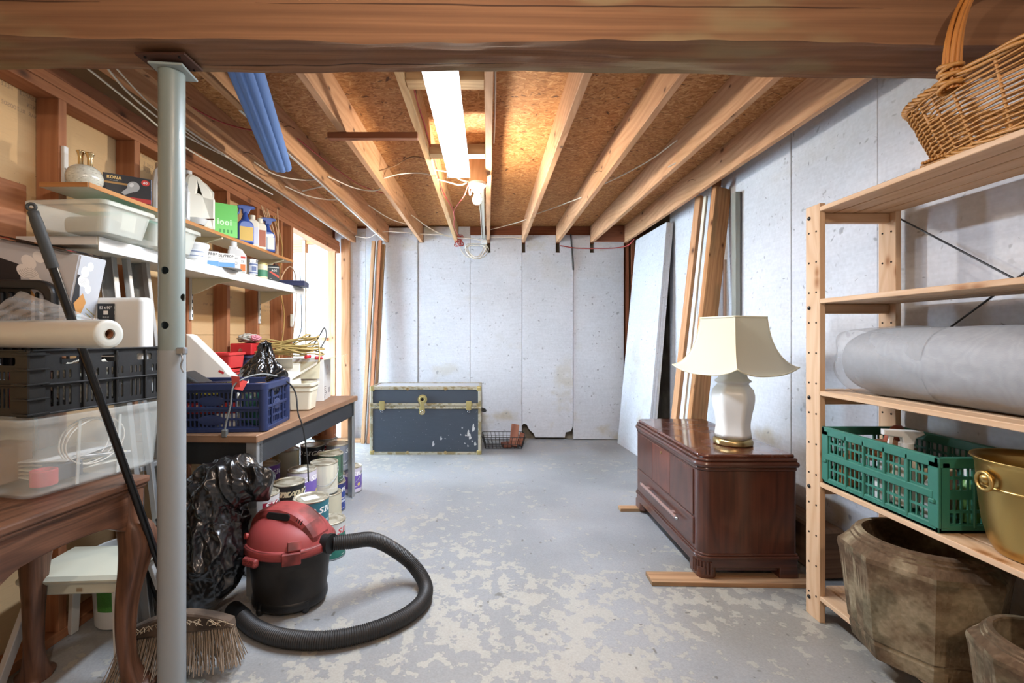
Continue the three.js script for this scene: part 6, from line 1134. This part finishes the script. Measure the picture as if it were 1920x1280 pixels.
{
  const L = {
    teal: canBand('#c9cfd2', '#2a6d7c', 'SICO', { b0: 0, bh: 0.9, sub: 'PURE' }), purple: canBand('#c6c2d2', '#6f5aa8', 'SICO', { b0: 0.3, bh: 0.55, ink: '#f0f0f4', dot: '#c9b868' }), purple2: canBand('#c9c9cc', '#64348c', 'SICO', { b0: 0, bh: 0.6 }),
    black: canBand('#1d1f20', '#23201c', 'DYNAMIX', { sub: 'EXTERIOR', ink: '#c9bf9a', stripe: '#c2a92f' }), dark: canBand('#20222a', '#2a2c36', 'SICO', { b0: 0.5 }), blue: canBand('#26336e', '#2b3f86', 'MF', { sub: 'PROLUX', stripe: '#b9c2d2' }),
    blue2: canBand('#c3cbd6', '#2f5d9a', 'PRO', { b0: 0.55, bh: 0.45 }), white: canBand('#c9c8b8', null, '', { drip: '#d9d6c2' }), white2: canBand('#bdb9a2', null, '', { drip: '#cbb98a' }), green: canBand('#3c5a4a', '#4a6e56', '', { b0: 0.1, drip: '#35493e' }),
    grey: canBand('#7e838c', '#8b9098', 'SC', { b0: 0.6 }), red: canBand('#c9c6c6', '#9c1f36', 'SICO', { b0: 0.15, bh: 0.5 }), tealEx: canBand('#c2c6c4', '#1f6a5c', 'SICO', { b0: 0.32, bh: 0.68, ink: '#c2404a', sub: 'TEX' }), rust: canBand('#8a5430', '#9a6238', '', { drip: '#7a4626' }),
  };
  const Y2 = 0.1962, P = paintCan;
  P('grey paint can at the base of the stack nearest the red vacuum', -0.885, 2.335, 0, L.grey);
  P('teal lettered paint can with a paper note on its lid, behind the red vacuum', -0.885, 2.335, Y2, L.teal, { paper: true, turn: 0.35, bail: 0 });
  P('teal green paint can on the floor just beyond the vacuum hose inlet', -0.868, 2.555, 0, L.tealEx, { turn: 0.4 });
  P('black paint can with yellow stripe, base of its stack behind the garbage bag', -1.10, 2.585, 0, L.black, { turn: 0.5 });
  P('black paint can with a dusty lid stacked beside the garbage bag', -1.105, 2.585, Y2, L.black, { turn: 0.3, bail: 1 });
  P('red and silver paint can half wrapped by the garbage bag', -1.165, 2.40, 0, L.red, { turn: 0.4, bail: 1 }); P('red labelled paint can stacked against the shoulder of the garbage bag', -1.165, 2.40, Y2, L.red, { turn: 0.2, bail: 1 });
  P('white and purple paint can at the bottom of the stack behind the dusty black can', -1.125, 2.83, 0, L.purple); P('white and purple paint can with a paper note on its lid', -1.128, 2.83, Y2, L.purple, { paper: true, turn: 0.6 });
  P('paint splashed white can at the bottom, right under the other splashed white can', -1.03, 3.0, 0, L.white2, { turn: 0.3 }); P('paint splashed white can with a wire bail on top of its twin', -1.05, 2.99, Y2, L.white, { turn: 0.3, bail: 1 });
  P('deep blue paint can on the floor under the green can', -1.07, 3.215, 0, L.blue, { turn: 0.25 }); P('green paint can with a stir stick across its lid', -1.085, 3.21, Y2, L.green);
  P('pale blue and white paint can on the floor between deep blue and purple cans', -1.13, 3.39, 0, L.blue2, { turn: 0.3 });
  P('purple lettered paint can at the far end of the row, by the bench leg', -1.06, 3.60, 0, L.purple, { bail: 1 }); P('grey paint can on top of the far end of the row', -1.125, 3.50, Y2, L.grey, { turn: 0.6, bail: 1 });
  P('dark paint can at the bottom under the black lettered can by the wall opening', -1.30, 3.46, 0, L.dark); P('black lettered paint can stacked below the rusty tin', -1.30, 3.46, Y2, L.dark, { turn: 0.9 });
  P('wine red paint can at the bottom of the rusty tin stack', -1.27, 3.66, 0, L.red); P('wine red paint can under the rusty brown tin', -1.27, 3.66, Y2, L.red, { turn: 0.2 });
  P('rusty brown tin on top of the wine red paint cans', -1.285, 3.66, Y2 * 2, L.rust, { r: 0.09, h: 0.17, name: 'rusty_tin' });
  P('violet paint can at the bottom beside the near bench leg', -1.41, 2.96, 0, L.purple2); P('violet lettered paint can with a bent lid beside the near bench leg', -1.41, 2.96, Y2, L.purple2, { turn: 0.4 });
  P('pale stained tub behind the violet cans', -1.42, 3.28, 0, L.white2, { r: 0.09, h: 0.40, name: 'pale_tub' });
  P('dark green can low between the violet cans and the pale tub', -1.26, 3.14, 0, L.green);
  single('stir_stick', 'grey wooden stir stick lying across the green paint can', 'stick', bar(V(-1.165, 0.4005, 3.12), V(-1.04, 0.402, 3.27), 0.004, 0.022, 0.0), flat(0xa9a592, 0.8));
  const t = thing('sawhorse', 'red metal sawhorse under the far half of the workbench', 'sawhorse', [-1.42, 0, 3.42]);
  part('crossbar', cbox(0.32, 0.045, 0.025, 0.002, [0.12, 0.60, 0], [0, 0, 0.05]), M.red, t); part('leg', bar(new THREE.Vector3(-0.02, 0.6, 0), new THREE.Vector3(0.02, 0.003, 0.1), 0.03, 0.02), M.red, t); part('leg', bar(new THREE.Vector3(-0.03, 0.6, -0.02), new THREE.Vector3(-0.03, 0.003, -0.12), 0.03, 0.02), M.red, t);
}

// ================= GARBAGE BAG, VACUUM, HOSE =================
{
  const t = thing('garbage_bag', 'full shiny black garbage bag slumped between the post and the red vacuum', 'garbage bag', [-1.205, 0.0, 2.0]);
  const nz = new ImprovedNoise(), N = 240, R = 200, pos = [], idx = [];
  // the slumped body follows a spine that bends over at the top toward the vacuum
  const spine = new THREE.CatmullRomCurve3([[-0.02, 0.0, 0.02], [-0.035, 0.16, 0], [-0.03, 0.32, -0.02], [0.0, 0.46, -0.05], [0.075, 0.535, -0.07], [0.16, 0.535, -0.075], [0.235, 0.47, -0.07]].map((p) => new THREE.Vector3(...p)));
  const rad = new THREE.CatmullRomCurve3([[0, 0.03], [0.04, 0.145], [0.12, 0.175], [0.3, 0.19], [0.45, 0.18], [0.58, 0.15], [0.7, 0.125], [0.82, 0.11], [0.92, 0.08], [1, 0.006]].map(([t, r]) => new THREE.Vector3(t, r, 0)));
  const wz = new THREE.Vector3(0, 0, 1);
  for (let j = 0; j <= R; j++) {
    const v = j / R, q = spine.getPoint(v), tan = spine.getTangent(v), side = tan.clone().cross(wz).normalize(), r0 = Math.max(0.004, rad.getPoint(v).y);
    for (let i = 0; i <= N; i++) {
      const a = (i / N) * 2 * PI, ca = cos(a), sa = sin(a), w = ss(0.03, 0.2, v) * (1 - ss(0.9, 1, v));
      const o = q.clone().addScaledVector(side, r0 * ca).addScaledVector(wz, r0 * sa * 0.95);
      const f1 = Math.abs(nz.noise(o.x * 10 + 2, o.y * 2.4 + 1.5 * nz.noise(o.x * 4, o.y * 4, o.z * 4), o.z * 9)), f2 = Math.abs(nz.noise(o.x * 18 + o.y * 5, o.y * 7, o.z * 18)), f3 = Math.abs(nz.noise(o.x * 38, o.y * 30, o.z * 38 + 4));
      const lump = 0.035 * nz.noise(o.x * 4.5 + 5, o.y * 4, o.z * 4.5);
      const r = r0 + w * (0.016 + lump - 0.066 * f1 - 0.034 * f2 - 0.011 * f3);
      const p = q.clone().addScaledVector(side, r * ca).addScaledVector(wz, r * sa * 0.95);
      pos.push(p.x, Math.max(0.002, p.y), p.z);
    }
  }
  for (let j = 0; j < R; j++) for (let i = 0; i < N; i++) { const a = j * (N + 1) + i, b = a + 1, c = a + N + 1, d = c + 1; idx.push(a, c, b, b, c, d); }
  const g = new THREE.BufferGeometry(); g.setAttribute('position', new THREE.Float32BufferAttribute(pos, 3)); g.setIndex(idx); g.computeVertexNormals();
  part('film', g, phy({ color: 0x0c0d0e, roughness: 0.28, clearcoat: 0.5, clearcoatRoughness: 0.12, side: THREE.DoubleSide }), t);
}
{
  const t = thing('shop_vacuum', 'red and black wet dry vacuum on the floor in front of the garbage bag', 'vacuum cleaner', [-0.895, 0, 2.115], -0.25);
  const sx = 1.06, drumM = std({ map: tDirt, color: 0x24211e, roughness: 0.55 }), redM = std({ map: tDirt, color: 0x903c3a, roughness: 0.55 });
  const el = (pts, n = 56) => T(lathe(pts, n), [0, 0, 0], [0, 0, 0], [sx, 1, 0.96]);
  part('drum', el([[0, 0.03], [0.13, 0.03], [0.142, 0.036], [0.15, 0.06], [0.165, 0.2], [0.172, 0.262], [0.172, 0.27], [0, 0.27]]), drumM, t);
  const skirt = part('base_ring', el([[0.12, 0.02], [0.15, 0.02], [0.156, 0.03], [0.155, 0.05], [0.148, 0.06]]), M.black, t);
  for (const a of [0.5, 1.9, 3.6, 5.2]) { const c = part('caster', [ball(0.022, [0.145 * cos(a), 0.0225, 0.14 * sin(a)], [0.7, 1, 1]), cyl(0.018, 0.02, 14, [0.145 * cos(a), 0.045, 0.14 * sin(a)])], M.black, t); }
  const lid = part('lid_skirt', el([[0.17, 0.258], [0.186, 0.256], [0.19, 0.262], [0.19, 0.285], [0.184, 0.292], [0.18, 0.295], [0, 0.295]]), redM, t);
  // domed head: an oval loft that narrows to a raised ridge
  const pos = [], idx = [], N = 64, R = 26;
  for (let j = 0; j <= R; j++) for (let i = 0; i <= N; i++) { const k = j / R, a = (i / N) * 2 * PI, f = Math.pow(Math.max(0, 1 - k ** 2.6), 0.5), x = 0.176 * sx * cos(a) * (f * 0.86 + 0.14 * (1 - k)), z = 0.17 * sin(a) * (f * 0.8 + 0.2 * (1 - k)); pos.push(x - 0.014 * k, 0.29 + 0.118 * k * (1 - 0.12 * cos(a) * k), z); }
  for (let j = 0; j < R; j++) for (let i = 0; i < N; i++) { const a = j * (N + 1) + i, b = a + 1, c = a + N + 1, d = c + 1; idx.push(a, c, b, b, c, d); }
  const g = new THREE.BufferGeometry(); g.setAttribute('position', new THREE.Float32BufferAttribute(pos, 3)); g.setIndex(idx); g.computeVertexNormals();
  part('motor_head', g, redM, t);
  const hump = new THREE.Shape(); hump.moveTo(-0.17, 0.30); hump.bezierCurveTo(-0.165, 0.40, -0.12, 0.434, -0.02, 0.438); hump.bezierCurveTo(0.06, 0.436, 0.12, 0.41, 0.172, 0.33); hump.lineTo(0.172, 0.30); hump.lineTo(-0.17, 0.30);
  const hd = part('carry_handle', ext(hump, 0.13, 0.026, 16).translate(0, 0, -0.055), redM, t);
  part('grip_recess', ext(rrect(0.115, 0.03, 0.013), 0.012, 0.003).rotateX(-0.25).translate(-0.005, 0.404, 0.068), M.hole, hd);
  part('vents', [0, 1, 2].map((i) => cbox(0.005, 0.018, 0.004, 0.001, [0.085 + i * 0.011, 0.398 - i * 0.006, 0.068], [-0.45, 0, -0.2])), M.hole, hd);
  part('switch', [cyl(0.013, 0.01, 18, [-0.125, 0.33, 0.128], [PI / 2 - 0.3, 0, 0.5])], flat(0x9c3a38, 0.5), t);
  for (const [a, m] of [[0.95, redM], [PI + 0.95, redM]]) { const c = cos(a), s = sin(a); const l = part('latch', [cbox(0.075, 0.052, 0.024, 0.004, [0, 0, 0]), cbox(0.055, 0.04, 0.018, 0.004, [0.012, 0.045, -0.012], [-0.5, 0, 0])], m, t); l.position.set(0.192 * sx * c, 0.27, 0.186 * s); l.rotation.y = PI / 2 - a; }
  const tab = part('pull_tab', T(new RoundedBoxGeometry(0.085, 0.036, 0.03, 3, 0.012), [0, 0, 0]), redM, t); tab.position.set(-0.055, 0.25, 0.182); tab.rotation.set(-0.2, -0.25, 0);
  part('caution_label', new THREE.CylinderGeometry(0.1705, 0.1655, 0.075, 20, 1, true, -1.12, 0.28).translate(0, 0.225, 0), lab(64, 64, (c, w, h) => { c.fillStyle = '#8a6a34'; c.fillRect(0, 0, w, h); c.fillStyle = '#4a3a22'; for (let i = 0; i < 6; i++) c.fillRect(6, 6 + i * 9, 44, 4); }), t);
  const inl = part('inlet', [cyl(0.036, 0.05, 24, [0, 0, 0], [0, 0, PI / 2]), cyl(0.042, 0.016, 24, [0.022, 0, 0], [0, 0, PI / 2])], M.black, t); inl.position.set(0.19, 0.285, 0.01); inl.rotation.y = -0.1;
}
{
  const P = [V(-0.69, 0.278, 2.07), V(-0.62, 0.272, 2.10), V(-0.54, 0.25, 2.17), V(-0.45, 0.17, 2.24), V(-0.36, 0.09, 2.25), V(-0.295, 0.04, 2.18), V(-0.285, 0.034, 2.06), V(-0.34, 0.034, 1.94), V(-0.46, 0.034, 1.84), V(-0.62, 0.034, 1.785), V(-0.80, 0.034, 1.80), V(-0.93, 0.034, 1.86), V(-1.02, 0.036, 1.93)];
  const c = new THREE.CatmullRomCurve3(P, false, 'centripetal'), L = c.getLength(), rings = Math.floor(L / 0.0085), n = rings * 4, fr = c.computeFrenetFrames(n), pos = [], idx = [], N = 18;
  for (let j = 0; j <= n; j++) { const q = c.getPointAt(j / n), r = [0.0305, 0.033, 0.033, 0.0295][j % 4]; for (let i = 0; i <= N; i++) { const a = (i / N) * 2 * PI; pos.push(...q.clone().addScaledVector(fr.normals[j], r * cos(a)).addScaledVector(fr.binormals[j], r * sin(a)).toArray()); } }
  for (let j = 0; j < n; j++) for (let i = 0; i < N; i++) { const a = j * (N + 1) + i, b = a + 1, d = a + N + 1, e = d + 1; idx.push(a, b, d, b, e, d); }
  const g = new THREE.BufferGeometry(); g.setAttribute('position', new THREE.Float32BufferAttribute(pos, 3)); g.setIndex(idx); g.computeVertexNormals();
  const h = single('vacuum_hose', 'ribbed black hose curving from the vacuum over the concrete floor', 'hose', g, flat(0x222120, 0.5));
  part('hose_end', (() => { const q = cyl(0.036, 0.09, 24); const d = P[12].clone().sub(P[11]).normalize(); q.applyMatrix4(new THREE.Matrix4().compose(P[12].clone().addScaledVector(d, 0.03), new THREE.Quaternion().setFromUnitVectors(new THREE.Vector3(0, 1, 0), d), new THREE.Vector3(1, 1, 1))); return q; })(), M.black, h);
}

// ================= UNDER THE CEILING =================
{
  const t = thing('pool_noodles', 'bundle of blue foam pool noodles slung under the joists', 'pool noodles');
  const a = V(-0.885, 2.205, 1.66), b = V(-1.235, 2.195, 2.77), d = b.clone().sub(a).normalize(), up = new THREE.Vector3(0, 1, 0), sx = d.clone().cross(up).normalize(), blue = flat(0x6488c8, 0.9);
  for (const [i, j] of [[-1.5, 0], [-0.5, -0.35], [0.5, -0.35], [1.5, 0], [-1, 1.2]]) {
    const o = sx.clone().multiplyScalar(i * 0.027).add(up.clone().multiplyScalar(j * 0.026)), L = a.distanceTo(b) + rr(-0.03, 0.03), q = lathe([[0.01, 0], [0.02, 0], [0.025, 0.008], [0.026, 0.02], [0.026, L], [0.01, L], [0.01, 0]], 26);
    q.applyMatrix4(new THREE.Matrix4().compose(b.clone().add(o), new THREE.Quaternion().setFromUnitVectors(up, d.clone().negate()), new THREE.Vector3(1, 1, 1))); part('noodle', q, blue, t);
  }
}
single('wood_batten', 'dark wooden batten laid across two joists beside the fluorescent fixture', 'batten', cbox(0.47, 0.032, 0.036, 0.002, [-0.603, 2.243, -2.45]), wood(tStud, 0.8, 0.0006, { color: new THREE.Color(0.75, 0.65, 0.6) }));
single('metal_channel', 'pale metal cable channel along the joist between the bulb and the back wall', 'cable channel', [cbox(0.03, 0.03, 1.95, 0.003, [-0.045, 2.30, -4.3]), cbox(0.006, 0.04, 1.9, 0.002, [-0.068, 2.30, -4.3])], flat(0xc4c4b8, 0.5));
single('junction_box', 'small white junction block under the joist end at the cable coil', 'junction box', T(new RoundedBoxGeometry(0.062, 0.038, 0.05, 2, 0.006), [-0.04, 2.235, -5.2]), M.white);
{
  const W = (label, pts, m = M.cableWhite, r = 0.0045) => single('cable', label, 'cable', tube(pts, r, pts.length * 12, 6), m);
  W('white cable sagging along the top plate above the shelves, outermost of three', [V(-1.52, 2.225, 1.66), V(-1.545, 2.205, 2.0), V(-1.565, 2.17, 2.4), V(-1.565, 2.19, 2.9), V(-1.57, 2.225, 3.4)]);
  W('white cable bowing down beside the grey post under the first joist', [V(-1.42, 2.235, 1.66), V(-1.5, 2.21, 1.95), V(-1.53, 2.205, 2.3), V(-1.53, 2.245, 2.75)]);
  W('thin white cable crossing from the header to the second joist above the shelves', [V(-1.44, 2.25, 1.75), V(-1.515, 2.235, 2.1), V(-1.535, 2.225, 2.5)], M.cableWhite, 0.0035);
  W('red wire slanting along the first joist behind the noodles', [V(-1.505, 2.36, 1.66), V(-1.50, 2.345, 2.25), V(-1.42, 2.35, 2.55), V(-1.18, 2.37, 2.75)], M.cableRed, 0.004);
  W('red wire drooping from the joist past the noodles toward the back', [V(-1.135, 2.37, 2.78), V(-1.05, 2.345, 3.2), V(-0.95, 2.34, 3.6), V(-0.79, 2.35, 3.85)], M.cableRed, 0.004);
  W('white cable looped between the first two joists with a loose twist', [V(-1.5, 2.31, 3.0), V(-1.42, 2.265, 3.08), V(-1.3, 2.265, 3.2), V(-1.18, 2.30, 3.3)]);
  W('white cable stretched low between the first joists near the opening', [V(-1.5, 2.30, 3.45), V(-1.4, 2.28, 3.62), V(-1.28, 2.275, 3.7), V(-1.175, 2.29, 3.75)]);
  W('short white cable crossing the white strip of the second joist', [V(-1.36, 2.255, 3.42), V(-1.27, 2.252, 3.36), V(-1.17, 2.252, 3.3)], M.white, 0.005);
  W('pair of white cables tied between the second and third joists', [V(-1.13, 2.32, 3.3), V(-1.0, 2.315, 3.55), V(-0.88, 2.33, 3.65), V(-0.79, 2.36, 3.62)]);
  W('brown cable arching between the third joist and the light joist', [V(-0.74, 2.32, 3.18), V(-0.64, 2.36, 3.2), V(-0.52, 2.43, 3.22), V(-0.385, 2.40, 3.22)], flat(0x7a5a3a, 0.5), 0.004);
  W('white cable arching between the third joist and the light joist', [V(-0.735, 2.31, 3.3), V(-0.64, 2.35, 3.34), V(-0.5, 2.38, 3.4), V(-0.385, 2.36, 3.4)]);
  W('white cable from the light joist to the bulb socket, upper of two', [V(-0.335, 2.27, 3.02), V(-0.26, 2.26, 3.04), V(-0.17, 2.215, 3.06), V(-0.1, 2.20, 3.05)], M.cableWhite, 0.005);
  W('white cable from the light joist to the bulb socket, lower of two', [V(-0.335, 2.235, 3.1), V(-0.26, 2.215, 3.1), V(-0.18, 2.195, 3.09), V(-0.11, 2.215, 3.06)], M.cableWhite, 0.005);
  W('red wire following the light joist from the fixture to the back wall', [V(-0.25, 2.32, 1.95), V(-0.33, 2.33, 2.1), V(-0.335, 2.31, 2.5), V(-0.335, 2.29, 2.95), V(-0.33, 2.25, 3.4), V(-0.29, 2.235, 3.9), V(-0.325, 2.24, 4.5), V(-0.31, 2.28, 5.15)], M.cableRed, 0.004);
  W('red wire hanging in a fork below the bulb socket', [V(-0.13, 2.20, 3.07), V(-0.155, 2.13, 3.09), V(-0.18, 2.115, 3.15), V(-0.26, 2.16, 3.6), V(-0.30, 2.235, 4.2)], M.cableRed, 0.0035);
  W('red cords dangling beside the bulb', [V(-0.115, 2.20, 3.06), V(-0.125, 2.15, 3.05), V(-0.118, 2.115, 3.05), V(-0.108, 2.15, 3.05), V(-0.105, 2.2, 3.06)], flat(0xd06a64, 0.6), 0.005);
  W('white cable running along the top of the back wall between the joists', [V(-1.45, 2.28, 5.1), V(-1.3, 2.265, 5.1), V(-1.18, 2.31, 5.05), V(-0.95, 2.315, 5.05), V(-0.75, 2.305, 5.1), V(-0.5, 2.30, 5.12), V(-0.36, 2.275, 5.15), V(-0.2, 2.275, 5.18), V(-0.08, 2.255, 5.2)]);
  W('white cable sagging to the back wall beyond the third joist', [V(-1.08, 2.37, 4.2), V(-0.95, 2.34, 4.6), V(-0.78, 2.345, 4.9)]);
  W('white cable draped from the third joist toward the red tie', [V(-0.72, 2.33, 4.4), V(-0.6, 2.30, 4.8), V(-0.48, 2.275, 5.0), V(-0.38, 2.27, 5.1)]);
  W('white cable along the back wall top beside the cable coil', [V(0.03, 2.28, 5.15), V(0.15, 2.29, 5.2), V(0.3, 2.285, 5.2), V(0.39, 2.27, 5.2)]);
  W('white cable sagging between two joists right of the coil', [V(0.03, 2.33, 5.0), V(0.15, 2.36, 5.0), V(0.385, 2.365, 4.7), V(0.42, 2.37, 4.6), V(0.6, 2.37, 4.3), V(0.78, 2.35, 3.9)]);
  W('white cable swooping between the two joists in the middle of the ceiling', [V(0.82, 2.32, 3.55), V(0.95, 2.33, 3.3), V(1.08, 2.365, 3.1), V(1.175, 2.41, 2.9)]);
  W('white cable hanging in a hook from the joist above the leaning boards', [V(1.215, 2.30, 2.55), V(1.235, 2.335, 2.75), V(1.2, 2.29, 2.9), V(1.14, 2.262, 2.95)]);
  W('white cable curving between the last joists behind the beam', [V(1.22, 2.36, 2.2), V(1.3, 2.35, 2.1), V(1.42, 2.40, 1.95), V(1.55, 2.43, 1.9)]);
  W('white cable pinned along the joist right of the fixture', [V(0.028, 2.35, 1.8), V(0.034, 2.33, 2.2), V(0.036, 2.345, 2.5), V(0.034, 2.31, 2.7)]);
  W('red cable running along the back wall behind the last joists', [V(0.82, 2.215, 5.3), V(1.0, 2.19, 5.31), V(1.2, 2.185, 5.31), V(1.45, 2.19, 5.3), V(1.56, 2.20, 5.2), V(1.6, 2.25, 5.1)], M.cableRed, 0.006);
  W('black cable hanging down over the back foam boards', [V(0.94, 2.34, 5.3), V(0.955, 2.2, 5.33), V(0.965, 2.1, 5.335), V(0.975, 1.95, 5.34)], M.cableBlack, 0.009);
  const t = thing('cable_coil', 'coil of white cable hanging against the back wall below the joist', 'cable coil', [-0.14, 2.17, 5.24]);
  for (let k = 0; k < 6; k++) part('loop', tube(Array.from({ length: 12 }, (_, i) => { const a = (i / 12) * 2 * PI; return new THREE.Vector3((0.09 + k * 0.008) * cos(a) + (k % 3) * 0.008, 0.075 * sin(a) - 0.02 * (k % 2) + 0.02 * cos(2 * a), rr(-0.02, 0.02)); }), 0.0045, 50, 6, true), M.cableWhite, t);
  part('hanging_end', tube([new THREE.Vector3(-0.19, 0.1, 0), new THREE.Vector3(-0.17, 0.0, 0), new THREE.Vector3(-0.1, -0.09, 0.01), new THREE.Vector3(-0.02, -0.1, 0)], 0.0045, 24, 6), M.cableWhite, t);
  const k = thing('red_tie', 'tangle of red wire tied at the light joist against the back wall', 'wire', [-0.325, 2.265, 5.22]);
  for (let i = 0; i < 5; i++) part('loop', tube(Array.from({ length: 10 }, (_, j) => { const a = (j / 10) * 2 * PI; return new THREE.Vector3(0.035 * cos(a + i) + 0.02 * sin(2 * a), 0.06 * sin(a) - i * 0.004, 0.012 * cos(a * 2 + i)); }), 0.004, 40, 6, true), M.cableRed, k);
}

for (const o of scene.children) o.traverse((m) => { if (m.isMesh) m.castShadow = m.receiveShadow = true; });
renderer.render(scene, camera);
